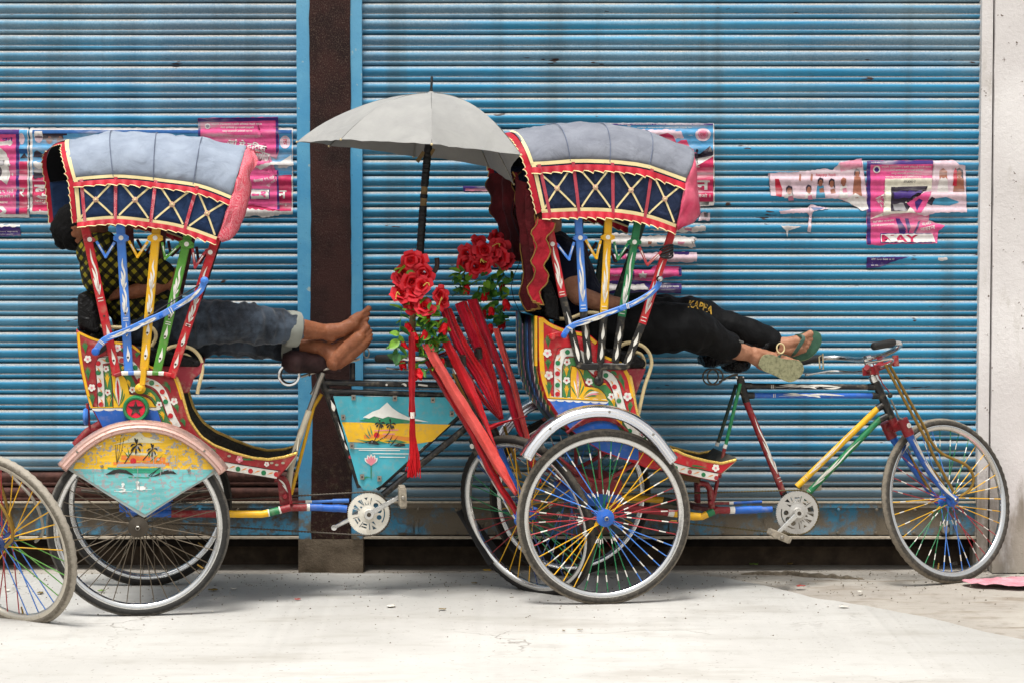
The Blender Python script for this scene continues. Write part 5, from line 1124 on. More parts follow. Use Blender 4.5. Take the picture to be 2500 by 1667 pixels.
# --- bicycle frame
def scroll_on(part, K, y, x0, y0, x1, y1, wd, lines=True):
    d = Decal(lambda x, yy, l: FR.P(*K(x, yy), y - .0004 * l)); d.scroll(x0, y0, x1, y1, wd, lines=lines); d.build('painted_scroll', part)
o = pts_tube(RR, FR, QF, 'seat_tube', [([(345, 462), (376, 578)], .0165, BLK, 0), ([(374, 575), (562, 1040)], .0142, DRED, 0), ([(595, 1130), (560, 1030)], .0148, BLK, 0)]); scroll_on(o, QF, -.0152, 415, 655, 535, 945, 22)
o = pts_tube(RR, FR, QF, 'top_tube', [([(350, 496), (400, 498)], .0145, BLK, 0), ([(395, 498), (1010, 503)], .0118, BLK, 0), ([(990, 503), (1045, 504)], .0145, BLK, 0)])
d = Decal(lambda x, yy, l: FR.P(*QF(x, yy), -.0125 - .0004 * l))
for a, c, e in (((525, 505), (640, 495), (740, 503)), ((590, 508), (720, 492), (855, 503)), ((540, 496), (600, 490), (650, 500)), ((650, 506), (700, 500), (730, 512)), ((760, 506), (800, 512), (850, 505))): d.tear([a, c, e], 9, WHT)
for x in (503, 511): d.stroke([(x, 492), (x, 510)], 3, WHT, 2, 3, 0)
d.build('painted_scroll', o)
o = pts_tube(RR, FR, QF, 'lower_top_tube', [([(372, 545), (415, 546)], .0145, BLK, 0), ([(410, 546), (1015, 547)], .0122, BLU, 0), ([(1008, 547), (1060, 548)], .0145, BLK, 0)])
d = Decal(lambda x, yy, l: FR.P(*QF(x, yy), -.0128 - .0004 * l))
for a, c, e in (((540, 550), (660, 540), (750, 548)), ((600, 552), (730, 536), (870, 547)), ((560, 541), (610, 535), (660, 546)), ((680, 552), (720, 545), (750, 556))): d.tear([a, c, e], 9, WHT)
for x in (513, 521): d.stroke([(x, 537), (x, 556)], 3, WHT, 2, 3, 0)
d.build('painted_scroll', o)
o = pts_tube(RR, FR, QF, 'down_tube', [([(1075, 585), (1035, 612)], .0155, BLK, 0), ([(1040, 608), (630, 1005)], .0138, YEL, 0)]); scroll_on(o, QF, -.0148, 930, 705, 690, 945, 20)
o = pts_tube(RR, FR, QF, 'lower_down_tube', [([(1105, 638), (1045, 668)], .0155, BLK, .0), ([(1052, 660), (660, 1065)], .0142, GRN, .0)]); scroll_on(o, QF, -.0152, 950, 770, 705, 1010, 24)
o = pts_tube(RR, FR, QF, 'seat_stay', [([(345, 485), (272, 795)], .0078, GRN, -.05), ([(272, 792), (266, 812)], .0085, WHT, -.05), ([(266, 810), (240, 960)], .0078, DRED, -.05)])
pts_tube(RR, FR, QF, 'seat_stay', [([(325, 490), (232, 785)], .0078, DGRN, .06), ([(232, 782), (226, 800)], .0085, WHT, .06)])
headT, headB = FR.P(*S3(662, 520), 0), FR.P(*S3(868, 980), 0)
b = MB(); b.tube([headT, headB], .0185, BLK, 14); b.build('head_tube', RR)
bb = FR.P(*S5(1240, 755), 0)
b = MB(); b.tube([bb + Vector((0, -.04, 0)), bb + Vector((0, .04, 0))], .021, BLK, 14); b.build('bottom_bracket', RR)
CR_AL = metal('scuffed_chainring_plate', '#b9b6b0', .42, .35, '#7d7668', .55)
ring = chainring(RR, bb + Vector((0, -.055, 0)), .094, CR_AL, R_(150))
chain(RR, Vector((.0, -.05, RW + .01)), bb + Vector((0, -.053, 0)), .036, .095, metal('oily_chain', '#5b5138', .5, .5, '#2c2417', .7))
crank(RR, bb + Vector((0, -.075, 0)), R_(-138), .168 * .78, CHROME, R_(24), -1); crank(RR, bb + Vector((0, .07, 0)), R_(42), .168 * .8, CHROME, R_(0), 1)
# --- saddle, post, springs
PLAST = cloth('black_plastic_bag', '#0e0e10', .22, .3, 60, 1.0, 0, fs=45)
sd = saddle(RR, FR.P(*S2(300, 700), 0), FR.P(*S2(1345, 470), 0), .23, PLAST, lump=.012, h=.075)
b = MB(); b.ball(FR.P(*S2(800, 760), 0), .05, PLAST, 8, (1.35, 1.0, .75)); b.build('cover_bulge', sd)
b = MB()
for yy, x in ((-.07, 505), (-.03, 440)):
    c = FR.P(*S2(x, 935), yy); b.tube([c + Vector((math.cos(6.2832 * i / 24) * .0335, 0, math.sin(6.2832 * i / 24) * .0335)) for i in range(24)], .0036, DSTEEL, 8, closed=True)
b.tube(tr(FR, S2, [(560, 1010), (740, 920), (830, 900)], -.03), .0045, DSTEEL, 8); b.build('saddle_spring', sd)
pts_tube(RR, FR, S2, 'seat_post', [([(800, 930), (880, 985), (905, 930)], .008, CHROME, 0), ([(860, 920), (865, 1160)], .0135, BLK, 0)])
# --- steering
XF, fw = front_end(RR, headT, headB, FR.P(2322, 1222, 0), R_(25), BLU, TY_BRN, (YEL, redspoke(), LBLU, GRN), WHT, 4, 36, .0021, spin=R_(75))
for pts, y0, y1 in (([(790, 390), (1000, 800), (1200, 1180), (1430, 1568)], -.1, -.075), ([(820, 380), (1030, 760), (1240, 1130), (1340, 1310), (1568, 1410)], -.07, -.06)):
    pass
b = MB()
r1 = [FR.P(*S3(790, 390), -.10), FR.P(*S3(1010, 800), -.1), FR.P(*S3(1250, 1230), -.09), FR.P(*S4(560, 390), -.085), FR.P(*S4(740, 705), -.07)]
b.tube(resample(r1, 20), .0066, BRASS, 8)
r2 = [FR.P(*S3(825, 375), -.07), FR.P(*S3(1040, 760), -.07), FR.P(*S3(1250, 1130), -.07), FR.P(*S4(520, 240), -.07), FR.P(*S4(610, 365), -.07), FR.P(*S4(720, 420), -.07), FR.P(*S4(830, 460), -.07), FR.P(*S4(905, 530), -.07), FR.P(*S4(920, 630), -.07), FR.P(*S4(880, 700), -.07), FR.P(*S4(800, 750), -.07)]
b.tube(smooth(r2, 40), .0066, BRASS, 8); b.build('fork_stay', RR)
b = MB(); b.tube(smooth(tr(FR, S4, [(300, 250), (370, 400), (450, 560), (545, 710)], .04), 16), .006, BRASS, 8); b.tube(smooth(tr(FR, S4, [(480, 450), (560, 520), (630, 610), (655, 650)], .05), 12), .006, BRASS, 8); b.build('fork_stay', RR)
b = MB(); b.tube(tr(FR, S3, [(660, 380), (760, 590), (830, 680)], -.03), .003, DRED, 6); b.tube(tr(FR, S3, [(850, 760), (900, 870), (935, 960)], -.03), .0042, STEEL, 6); b.ball(FR.P(*S3(840, 715), -.025), .012, DSTEEL, 5); b.tube(tr(FR, S3, [(935, 960), (1000, 980), (1040, 1060), (1110, 1190)], -.05), .006, STEEL, 6); b.build('brake_rod', RR)
b = MB(); b.tube(tr(FR, S3, [(85, 310), (125, 275), (130, 440), (95, 430)], -.0), .0035, plain('tied_string', '#9b8c6e', .9), 6, closed=True); b.build('string_tie', RR)

# ================================================================== the left-hand rickshaw
FL = mk_frame(-1.464, 9.175, R_(6.3))
LL = thing('cycle_rickshaw', 'cycle rickshaw with painted landscape mudguard panel, star badge and black bicycle frame', 'rickshaw', FL.o, FL.yaw, 'cycle rickshaws parked along the shutters')
LA = crop(160, 540, 3.92); LB = crop(180, 800, 5.2267); LC = crop(400, 800, 3.2667); LD = crop(120, 1020, 5.113); LE = crop(0, 1050, 3.073); LF = crop(460, 700, 4.704); L1 = crop(100, 300, 5.2267); L2 = crop(380, 320, 5.2267); LT = crop(640, 700, 2.3758); S6 = crop(760, 1160, 7.84); LW = crop(0, 780, 2.0632); L3 = crop(940, 860, 3.92)
GSP = metal('greasy_spoke', '#6d6253', .45, .6, '#3f342a', .8)
wheel(LL, (0, -TRK, RW), None, TY_GRY, CHROME, DSTEEL, (GSP,), 5, None, 36, .0019, .04, True, R_(4))
wheel(LL, (0, TRK, RW), None, TY_DRK, CHROME, DSTEEL, (GSP,), 5, None, 36, .0019, .04, True, R_(9))
topL = [LB(*p) for p in [(40, 25), (60, 40), (200, 110), (330, 158), (530, 175), (700, 190), (780, 228), (860, 300), (905, 420), (960, 475), (1190, 570), (1290, 600), (1340, 700), (1400, 900), (1420, 1000), (1480, 1180), (1560, 1305)]] + [LC(*p) for p in [(300, 872), (400, 940), (560, 1000), (700, 1038), (830, 1052), (960, 1032), (1062, 1000)]]
botL = [LB(*p) for p in [(40, 30), (52, 200), (70, 400), (110, 620), (180, 900), (240, 1035), (370, 1275), (500, 1400), (800, 1560), (1200, 1700)]] + [LC(*p) for p in [(300, 1110), (500, 1138), (700, 1165), (905, 1198), (970, 1125), (1062, 1003)]]
def ysL(x): f = max(0, min(1, (x - .26) / .36)); return .31 - .16 * f * f * (3 - 2 * f)
MRED = paint('#8f1a20', .35, .3)
nearL, backL, PSL, topLl, botLl = body(LL, FL, topL, botL, ysL, MRED, [MRED, GRN, NAVP, PURPP, NAVP, GRN, MRED], [LB(*p) for p in [(40, 28), (52, 200), (70, 400), (110, 620), (180, 900), (240, 1035), (370, 1275), (500, 1400)]], .26)
dc = Decal(lambda x, y, l: PSL(*LB(x, y), 5 + l))
dc.stroke([(58, 60), (66, 200), (88, 400), (128, 620), (196, 900), (232, 1020)], 34, YEL, 1, 24, 1); dc.stroke([(62, 62), (200, 128), (330, 172), (530, 192), (700, 208), (770, 245), (850, 320)], 30, YEL, 1, 24, 1); dc.stroke([(1290, 620), (1330, 720), (1388, 905)], 44, YEL, 1, 10, 1); dc.stroke([(900, 440), (960, 490), (1180, 585)], 28, YEL, 1, 8, 0)
dc.stroke([(360, 1015), (348, 720), (325, 480), (330, 412), (560, 392), (720, 440), (800, 540), (840, 640), (930, 678), (1040, 712), (1130, 800), (1185, 930), (1235, 1100), (1330, 1270)], 88, WHT, 1, 70, 2)
dc.stroke([(450, 1015), (440, 720), (420, 510), (560, 490), (660, 560), (720, 680), (770, 780), (880, 790), (980, 820), (1060, 920), (1110, 1040), (1180, 1200), (1250, 1330)], 88, LEAFG, 2, 60, 2)
for pp in ([(400, 1015), (395, 720), (372, 470), (560, 440), (700, 500), (770, 640), (860, 730), (960, 750), (1080, 850), (1140, 990), (1190, 1130)], [(310, 1015), (295, 720), (262, 385), (480, 365)], [(505, 1015), (495, 720), (470, 560), (590, 560), (680, 660), (715, 845), (850, 850), (980, 900), (1050, 1010)]): dc.stroke(pp, 7, BLK, 4, 40, 1)
dc.fill([(508, 1015), (498, 720), (478, 565), (590, 566), (676, 664), (712, 850), (850, 857), (975, 905), (1045, 1008)], YSKY, 3)
dc.fill([(245, 1030), (1055, 1018), (1115, 1195), (1200, 1330), (1100, 1500), (800, 1550), (500, 1390), (372, 1268)], BLU, 3)
for i in range(6): dc.dot(310 + i * 145, 1034 - i * 2, 76, WHT, 3.5, 26, 14)
dc.stroke([(243, 1012), (1055, 1002)], 12, YSKY, 4, 6, 0); dc.stroke([(243, 1021), (1055, 1012)], 6, BLK, 4.5, 6, 0)
for x, y, m in [(312, 452, RED), (330, 725, RED), (350, 975, RED), (612, 415, RED), (1130, 812, RED), (1235, 1118, RED), (315, 567, GRN), (338, 840, GRN), (435, 405, GRN), (785, 505, GRN), (995, 700, GRN), (1172, 940, GRN), (840, 668, RED)]: dc.dot(x, y, 33, m, 4)
for x, y, dx, dy in [(290, 500, 40, 60), (300, 630, 50, 70), (320, 770, 40, 60), (330, 900, 40, 60), (350, 400, 60, 30), (900, 690, 60, -30), (1030, 730, 60, 10), (1140, 870, 50, 40), (1200, 1180, 60, 60)]: dc.tear([(x, y), (x + dx * .6, y + dy * .2), (x + dx, y + dy)], 15, ORG, 4)
for x, y in [(412, 520), (432, 820), (748, 785), (1090, 975)]: dc.flower(x, y, 40, 4, WHT, RED)
for x, y in [(178, 395), (230, 760), (1280, 935), (560, 255)]: dc.flower(x, y, 46, 4, WHT, PNKP)
for x, y, h in [(185, 680, 200), (240, 1000, 180), (150, 330, 160), (620, 310, 60)]: dc.grass(x, y, h, 44, LEAFG, 3, 5, -10, 16)
for x, y, h, ln in [(1240, 830, 160, -80), (1330, 1080, 130, -30), (1420, 1260, 120, -40), (800, 380, 80, 20)]: dc.grass(x, y, h, 40, LEAFG, 3, 5, ln, 14)
for x, y, h, ln in [(430, 760, 200, -5), (450, 1010, 160, 0), (720, 760, 110, -40), (1050, 940, 130, -90), (1150, 1180, 130, -30), (620, 540, 60, 20)]: dc.grass(x, y, h, 34, YSKY, 4, 5, ln, 12)
for dx, m, h, tw in [(-60, LEAFG, 200, 20), (-30, WHT, 240, 20), (-10, WHT, 400, 60), (-8, RED, 340, 34), (30, WHT, 260, 18), (50, LEAFG, 230, 20), (70, LEAFG, 170, 18)]: dc.tear([(575, 1000), (575 + dx * .8, 1000 - h * .5), (565 + dx * 1.2, 1000 - h)], tw, m, 4 if m is not RED else 5)
dc.mp = lambda x, y, l: PSL(*LC(x, y), 5 + l)
dc.stroke([(300, 1060), (500, 1104), (700, 1135), (905, 1170)], 62, WHT, 1, 24, 1); dc.stroke([(480, 1066), (700, 1104), (930, 1140)], 6, BLK, 3, 10, 1)
for x, y, m in [(592, 1124, GRN), (692, 1140, RED), (796, 1154, GRN), (897, 1166, RED)]: dc.dot(x, y, 20, m, 4)
for x, y in [(545, 1112), (640, 1130), (745, 1148), (850, 1162)]: dc.tear([(x - 28, y + 10), (x, y - 6), (x + 25, y - 10)], 10, ORG, 4)
dc.flower(602, 1045, 28, 4, PNKP, WHT); dc.grass(730, 1060, 20, 8, LEAFG, 3, 3, -110, 12); dc.grass(640, 1050, 20, 10, LEAFG, 3, 3, 120, 12); dc.grass(420, 985, 30, 12, LEAFG, 3, 3, -60, 14); dc.flower(820, 1085, 20, 4, WHT, PNKP)
for x, y in [(900, 1090), (950, 1075), (860, 1075), (520, 1020)]: dc.dot(x, y, 16, paint('#9b8f7c', .7, .6), 4, 10, 7)
dc.build('painted_ornament', nearL)
# star badge
c = FL.P(*LB(795, 1025), -.335); b = MB(); b.lathe([(.001, -.02), (.035, -.02), (.037, -.022), (.040, -.03), (.046, -.032), (.0505, -.026), (.0515, -.01), (.0515, .016)], GRN, c, (0, 1, 0), 32); bd = b.build('star_badge', LL)
RFLX = plain('red_reflector', '#d3263f', .25, 0, .6, .1); b = MB(); b.disc(c + Vector((0, -.0208, 0)), .036, RFLX, n=28, h=.002); b.build('reflector', bd)
b = MB(); b.prism([c + Vector((math.sin(i * math.pi / 5) * (.033 if i % 2 == 0 else .013), -.0232, math.cos(i * math.pi / 5) * (.033 if i % 2 == 0 else .013))) for i in range(10)], (0, -.001, 0), BLK); b.build('star', bd)
# footwell front, seat, backrest
tip = PSL(*LC(1062, 1001)); tb = PSL(*LC(968, 1128)); PALEM = paint('#b3aa95', .55, .5)
b = MB(); b.prism([tip, tb, mm(tb), mm(tip)], (.004, 0, -.002), PALEM); b.prism([tip + Vector((.0, 0, .0)), mm(tip), mm(tip) + Vector((.015, 0, .075)), tip + Vector((.015, .11, .075))], (-.004, 0, .0), PALEM); b.build('footwell_front', LL)
cross(LL, FL, LA, [(420, 1180), (800, 1200), (1000, 1240), (1300, 1330), (1290, 1400), (420, 1380)], .285, VINYL, 'seat_cushion', .02)
cross(LL, FL, LA, [(560, 1380), (1325, 1345), (1300, 1450), (1230, 1500), (1180, 1640), (560, 1700)], .278, paint('#8f2633', .5, .55), 'seat_box', .006)
cross(LL, FL, LA, [(112, 690), (200, 690), (300, 800), (340, 1080), (240, 1090), (112, 1020)], .285, VINYL, 'backrest', .02)
# --- hood
NAVYL = cloth('navy_blue_canvas', '#203353', .75, .2, 700, .7, .1); NAVYTL = cloth('bleached_lit_blue_canvas', '#848d9b', .9, .08, 700, .5, .1, '#9099a6', 12)  # bleached top also carries painted light from above
def dotted(name, base, dot, scale):
    t = NT(name); v = t.n('ShaderNodeTexVoronoi'); v.feature = 'F1'; v.inputs['Scale'].default_value = scale; v.inputs['Randomness'].default_value = .25; t.l(t.pos.outputs['Position'], v.inputs['Vector']); c = t.mix(t.map(v.outputs['Distance'], .42, .3), S(base), S(dot)); f = t.noise(10, 3); t.bump(f, .2, .03); return t.set(c, .6, 0, .3)
DOTS = dotted('red_dotted_cloth', '#cb4a5a', '#e0aaae', 230); STRAPL = dotted('red_dotted_strap', '#b03846', '#d8a0a4', 240)
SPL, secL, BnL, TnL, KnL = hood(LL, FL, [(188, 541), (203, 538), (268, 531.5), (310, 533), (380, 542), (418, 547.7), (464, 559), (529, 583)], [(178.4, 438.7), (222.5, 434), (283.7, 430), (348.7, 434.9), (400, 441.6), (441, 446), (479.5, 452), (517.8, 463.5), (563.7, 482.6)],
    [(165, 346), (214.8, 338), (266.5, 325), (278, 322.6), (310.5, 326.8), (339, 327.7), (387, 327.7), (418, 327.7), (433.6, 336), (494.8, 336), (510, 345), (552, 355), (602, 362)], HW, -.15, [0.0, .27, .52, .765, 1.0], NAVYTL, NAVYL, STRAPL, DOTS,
    [(L2(860, 1410), -.36), (L2(980, 1390), -.34), (L2(1060, 1250), -.33), (L2(1150, 1060), -.32), (L2(1190, 880), -.31), (L2(1240, 710), -.30), (L2(1180, 560), -.28), (L2(1270, 470), -.24), (L2(1320, 380), -.2), (L2(1240, 255), -.1), (L2(1165, 222), .0)], ROS, 14, .02)
# --- bows
bw = []
for pts, cc in (([(190, 70), (490, 1470)], RED), ([(525, 50), (605, 1440)], LBLU), ([(870, 75), (752, 1420)], YEL), ([(1170, 150), (875, 1440)], LGRN), ([(1410, 262), (1012, 1490)], RED)):
    P2 = [pts[0], (pts[0][0] + (pts[1][0] - pts[0][0]) * .99, pts[0][1] + (pts[1][1] - pts[0][1]) * .99), pts[1]]
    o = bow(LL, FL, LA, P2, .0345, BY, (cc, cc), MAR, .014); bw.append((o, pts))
for i, (o, pts) in enumerate(bw):
    d = Decal(lambda x, y, l: FL.P(*LA(x, y), BY - .008 - .0005 * l)); (x0, y0), (x1, y1) = pts; q = lambda f: (x0 + (x1 - x0) * f, y0 + (y1 - y0) * f)
    if i in (0, 4): d.scroll(*q(.14), *q(.46), 62, lines=(i == 0)); 
    if i == 4: d.scroll(*q(.36), *q(.58), 60)
    if i in (1, 2, 3): d.scroll(*q(.22), *q(.44), 62, lines=False); d.scroll(*q(.36), *q(.62), 62)
    for f0, f1 in ((.66, .76), (.82, .93)): d.tear([q(f0), (q((f0 + f1) / 2)[0] + 6, q((f0 + f1) / 2)[1]), q(f1)], 34, WHT)
    for f in (.58 + .0 * i, .72, .88): d.dot(*q(f + .02), 11, DSTEEL, 3, n=8)
    d.build('painted_scroll', o)
b = MB(); cb = [(470, 1475), (535, 1452), (600, 1450), (655, 1449), (720, 1449), (780, 1449), (830, 1450), (890, 1452), (940, 1455), (1010, 1468)]; cc = [DRED, WHT, LBLU, WHT, YEL, WHT, LGRN, WHT, RED]
for (p, q), m in zip(zip(cb, cb[1:]), cc): b.bar(tr(FL, LA, [p, q], BY - .002), .017, .017, m)
b.bar(tr(FL, LA, [(748, 1400), (745, 1480), (735, 1560)], BY - .012), .022, .012, YEL); pv = FL.P(*LB(848, 772), BY - .004); b.bar([FL.P(*LA(735, 1555), BY - .012), pv], .02, .012, YEL); b.lathe([(.001, -.026), (.008, -.026), (.013, -.02), (.016, -.012), (.021, -.008), (.021, .02)], YEL, pv, (0, 1, 0), 18); b.build('bow_pivot', LL)
b = MB(); br = smooth(tr(FL, LA, [(288, 1245), (330, 1170), (400, 1115), (590, 1050), (760, 965), (910, 905), (1040, 830), (1180, 745), (1290, 680), (1328, 585)], BY - .022), 36, 1); b.bar(br, .0245, .011, LBLU); b.bolt(br[0] + Vector((0, -.004, 0)), .016, BLU, h=.012, n=16); b.bolt(FL.P(*LA(912, 908), BY - .03), .008, BLU, h=.008); b.lathe([(.001, -.02), (.007, -.02), (.008, -.012), (.015, -.008), (.0165, .008)], LBLU, FL.P(*LA(1330, 573), BY - .026), (0, 1, 0), 18); brace = b.build('hood_brace', LL)
d = Decal(lambda x, y, l: FL.P(*LA(x, y), BY - .0285 - .0005 * l))
for a0, a1 in (((400, 1130), (620, 1030)), ((420, 1105), (560, 1055)), ((640, 1030), (860, 920)), ((700, 985), (870, 930)), ((1040, 845), (1250, 700)), ((1060, 815), (1200, 740)), ((1150, 770), (1300, 640)), ((560, 1065), (730, 1000))): d.tear([a0, ((a0[0] + a1[0]) / 2, (a0[1] + a1[1]) / 2 + 14), a1], 26, WHT)
for x, y in ((985, 850), (1005, 838)): d.stroke([(x, y - 10), (x + 30, y + 48)], 8, WHT, 2, 3, 0)
for x, y in ((320, 1150), (330, 1138)): d.stroke([(x, y), (x + 42, y + 34)], 8, WHT, 2, 3, 0)
d.build('painted_scroll', brace)
b = MB(); b.tube(tr(FL, LA, [(1320, 590), (1050, 750), (760, 940), (700, 990)], BY - .014), .0028, RUB, 6); b.build('hood_cord', LL)
b = MB(); b.bar(smooth(tr(FL, LA, [(300, 1260), (345, 1240), (400, 1190), (450, 1150)], BY + .0), 8), .02, .01, RUB); b.build('brace_stop', LL)
vlinks(LL, FL, LA, [([(295, 195), (385, 345), (470, 205)], LBLU), ([(605, 190), (690, 345), (790, 195)], YEL), ([(925, 205), (955, 362), (1085, 235)], LGRN), ([(1215, 265), (1240, 445), (1335, 300)], redspoke())], BY - .012)
bracket(LL, FL, LA, 232, 178, BY - .008, redspoke(), .045, .02, .1); bracket(LL, FL, LA, 532, 163, BY - .008, LBLU, .06, .03); bracket(LL, FL, LA, 858, 163, BY - .008, YEL, .06, .03); bracket(LL, FL, LA, 1158, 222, BY - .008, LGRN, .06, .03, .18); bracket(LL, FL, LA, 1385, 300, BY - .008, redspoke(), .045, .026, .25)
# --- rails
flap_rail(LL, FL, LA, [(965, 1230), (1010, 1200), (1090, 1190), (1200, 1210), (1270, 1270), (1310, 1350), (1310, 1450), (1275, 1568), (1262, 1650)], -.27)
flap_rail(LL, FL, LA, [(1110, 1275), (1165, 1280), (1210, 1320), (1220, 1390), (1195, 1480), (1165, 1568), (1160, 1620)], -.24)
flap_rail(LL, FL, LA, [(275, 1000), (420, 1015), (560, 1020), (690, 995), (800, 1000), (860, 1050), (870, 1120), (820, 1205)], -.26)
b = MB(); b.tube(smooth(tr(FL, LA, [(290, 1000), (255, 1030), (245, 1100), (255, 1200)], -.27), 12), .006, DSTEEL, 8); b.build('rail_post', LL)
# --- landscape panel and mudguard
PINKCH = metal('pink_stained_chrome', '#d9b3a6', .38, .6, '#a05a52', .8)
fpL = smooth(tr(FL, LD, [(165, 612), (330, 430), (520, 275), (720, 165), (920, 108), (1150, 88), (1400, 112), (1620, 185), (1800, 290), (1960, 410), (2090, 540), (2180, 660)], -TRK - .01), 60, 1)
secF = [(-.022, -.034), (-.016, -.038), (-.009, -.037), (-.004, -.042), (.004, -.038), (.010, -.040), (.017, -.030), (.021, -.016), (.022, 0), (.017, .03), (-.022, .034)]
b = MB(); sweep(fpL, secF, PINKCH, b); mgL = b.build('mudguard', LL, ang=25, solid=.002)
b = MB(); fpF = [Vector((p.x, -p.y, p.z)) for p in fpL]; sweep(fpF, secF, PINKCH, b); b.build('mudguard', LL, ang=25, solid=.002)
b = MB()
for f in (.12, .86): b.bolt(fpL[int(f * 59)] + Vector((0, -.04, 0)), .005, STEEL)
b.build('mudguard_bolt', mgL)
YP = -TRK - .028
outl = [(235, 640), (300, 560), (420, 440), (560, 330), (740, 225), (930, 165), (1150, 146), (1390, 168), (1600, 235), (1770, 330), (1920, 440), (2030, 545), (2115, 660)]
low = [(1960, 760), (1700, 910), (1450, 1070), (1210, 1228), (1185, 1240), (1160, 1228), (960, 1100), (700, 940), (480, 795), (360, 722)]
WORN = paint('#8f9a98', .55, .7)
b = MB(); b.prism(tr(FL, LD, outl + low, YP), (0, .003, 0), WORN); pan = b.build('landscape_panel', LL)
def worn_paint(name, hexc, wear):
    t = NT(name); c = S(hexc); a = t.noise(55, 5, .7, stretch=(1, 1, 1.3)); f = t.noise(8, 3); v_ = t.noise(30, 4, .6, stretch=(3, 1, .4)); br_ = t.noise(22, 4, .6, stretch=(.35, 1, 3)); o = t.mix(t.map(t.math('ADD', t.math('MULTIPLY', f, .4), t.math('MULTIPLY', br_, .6)), .3, .7), tuple(x * .74 for x in c), tuple(min(1, x * 1.16 + .02) for x in c)); o = t.mix(t.map(t.math('ADD', a, t.math('MULTIPLY', v_, .25)), .76 - wear, .80 - wear), o, S('#98999a')); t.bump(a, .15, .003); return t.set(o, .5, 0, .4)
WYEL = worn_paint('worn_yellow_sky', '#e3b31b', .1); WTUR = worn_paint('worn_turquoise_water', '#6bb3b3', .1); WPEAK = worn_paint('worn_cream_peak', '#d6cfae', .03); WORG = worn_paint('worn_sunset_orange', '#dc7a2a', .05); WGRNP = worn_paint('worn_sea_green', '#1f8a6a', .06); WBLK = worn_paint('worn_black_stroke', '#15130f', .02); WGREY = paint('#9a9b9a', .55, .3); WWHT = worn_paint('worn_white_stroke', '#dfe0da', .03)
d = Decal(lambda x, y, l: FL.P(*LD(x, y), YP - .0008 - .0005 * l))
d.fill([(300, 632), (330, 560), (440, 440), (580, 335), (750, 238), (930, 180), (1150, 162), (1380, 184), (1585, 250), (1755, 345), (1900, 455), (2000, 555), (2060, 640)], WYEL, 1); d.fill([(300, 632), (2060, 640), (1950, 740), (1700, 888), (1450, 1045), (1200, 1200), (980, 1075), (720, 915), (500, 775)], WTUR, 1)
d.fill([(790, 330), (900, 300), (980, 270), (1040, 235), (1080, 205), (1120, 170), (1150, 190), (1190, 230), (1280, 255), (1370, 285), (1440, 300), (1250, 310), (1050, 300)], WPEAK, 2)
d.stroke([(900, 490), (1100, 500), (1450, 520)], 60, WORG, 2, 12, 1); d.stroke([(800, 565), (1050, 560), (1500, 570)], 34, WORG, 2.5, 12, 1); d.dot(1050, 535, 38, RED, 3); d.stroke([(850, 590), (1100, 580), (1450, 590)], 34, WGREY, 3, 12, 0); d.stroke([(960, 440), (1350, 455)], 26, WPEAK, 2.2, 8, 0)
d.stroke([(730, 625), (1100, 640), (1400, 630)], 26, WGRNP, 3, 12, 1); d.stroke([(800, 665), (1100, 660), (1420, 665)], 50, WGRNP, 2, 12, 1); d.stroke([(990, 735), (1250, 745)], 14, WGRNP, 2, 6, 0)
for tx, ty, x0, y0, s_ in ((1090, 335, 940, 565, 1), (1290, 390, 1170, 525, .85)):
    d.stroke([(x0, y0), ((tx + x0) / 2 - 6, (ty + y0) / 2 + 5), (tx, ty)], 12, WBLK, 4, 10, 1)
    for dx, dy in ((-75, 10), (-30, -85), (75, 5), (50, 75), (-70, 70), (-10, 110), (20, -70)): d.tear([(tx, ty), (tx + dx * .6 * s_, ty + dy * .8 * s_ - 22), (tx + dx * s_, ty + dy * s_ + 10)], 24 * s_, WBLK, 5)
for x in (835, 850, 880, 905): d.stroke([(845, 565), (x - 5, 430), (x + (x - 850) * .5, 250 if x > 850 else 330)], 5, WBLK, 4, 8, 1)
for x, y in ((905, 215), (940, 245), (930, 290), (855, 275), (880, 330), (915, 400), (945, 350)): d.dot(x, y, 7, WBLK, 4, 5, 6)
for a0, a1 in (((930, 410), (1000, 500)), ((975, 360), (1000, 480)), ((1420, 450), (1330, 550)), ((1360, 450), (1260, 540)), ((1270, 380), (1240, 500))): d.tear([a0, ((a0[0] + a1[0]) / 2 + 4, (a0[1] + a1[1]) / 2), a1], 14, LEAFG, 4)
d.fill([(700, 705), (790, 650), (870, 632), (960, 645), (1040, 695), (1055, 715), (960, 690), (880, 680), (800, 700)], WBLK, 4); d.fill([(1205, 738), (1300, 720), (1400, 668), (1480, 645), (1550, 660), (1600, 700), (1520, 690), (1420, 700), (1330, 725)], WBLK, 4); d.stroke([(1240, 720), (1380, 620)], 10, WBLK, 4, 5, 0); d.stroke([(1270, 725), (1340, 650)], 8, WBLK, 4, 5, 0)
for x, y, s_ in ((900, 880, -1), (1150, 855, 1)):
    d.fill([(x - 65 * s_ * -1 * -1, y + 15), (x - 40, y - 5), (x + 20, y - 10), (x + 55, y + 5), (x + 50, y + 35), (x, y + 45), (x - 50, y + 35)], WWHT, 4); d.stroke([(x + (-48 if s_ > 0 else 15), y), (x + (-50 if s_ > 0 else 20), y - 40), (x + (-40 if s_ > 0 else 15), y - 55)], 22, WWHT, 4, 6, 1); d.dot(x + (-48 if s_ > 0 else 22), y - 55, 22, WWHT, 4.5, 18); d.stroke([(x - 90, y + 35), (x + 130, y + 35)], 5, WWHT, 3, 4, 0)
for x, y in ((790, 250), (620, 360), (1440, 200), (1560, 240), (1680, 295)): d.tear([(x - 45, y + 8), (x - 15, y - 8), (x, y + 4)], 12, WWHT, 3); d.tear([(x, y + 4), (x + 20, y - 12), (x + 40, y - 16)], 11, WWHT, 3)
rs = random.Random(11)
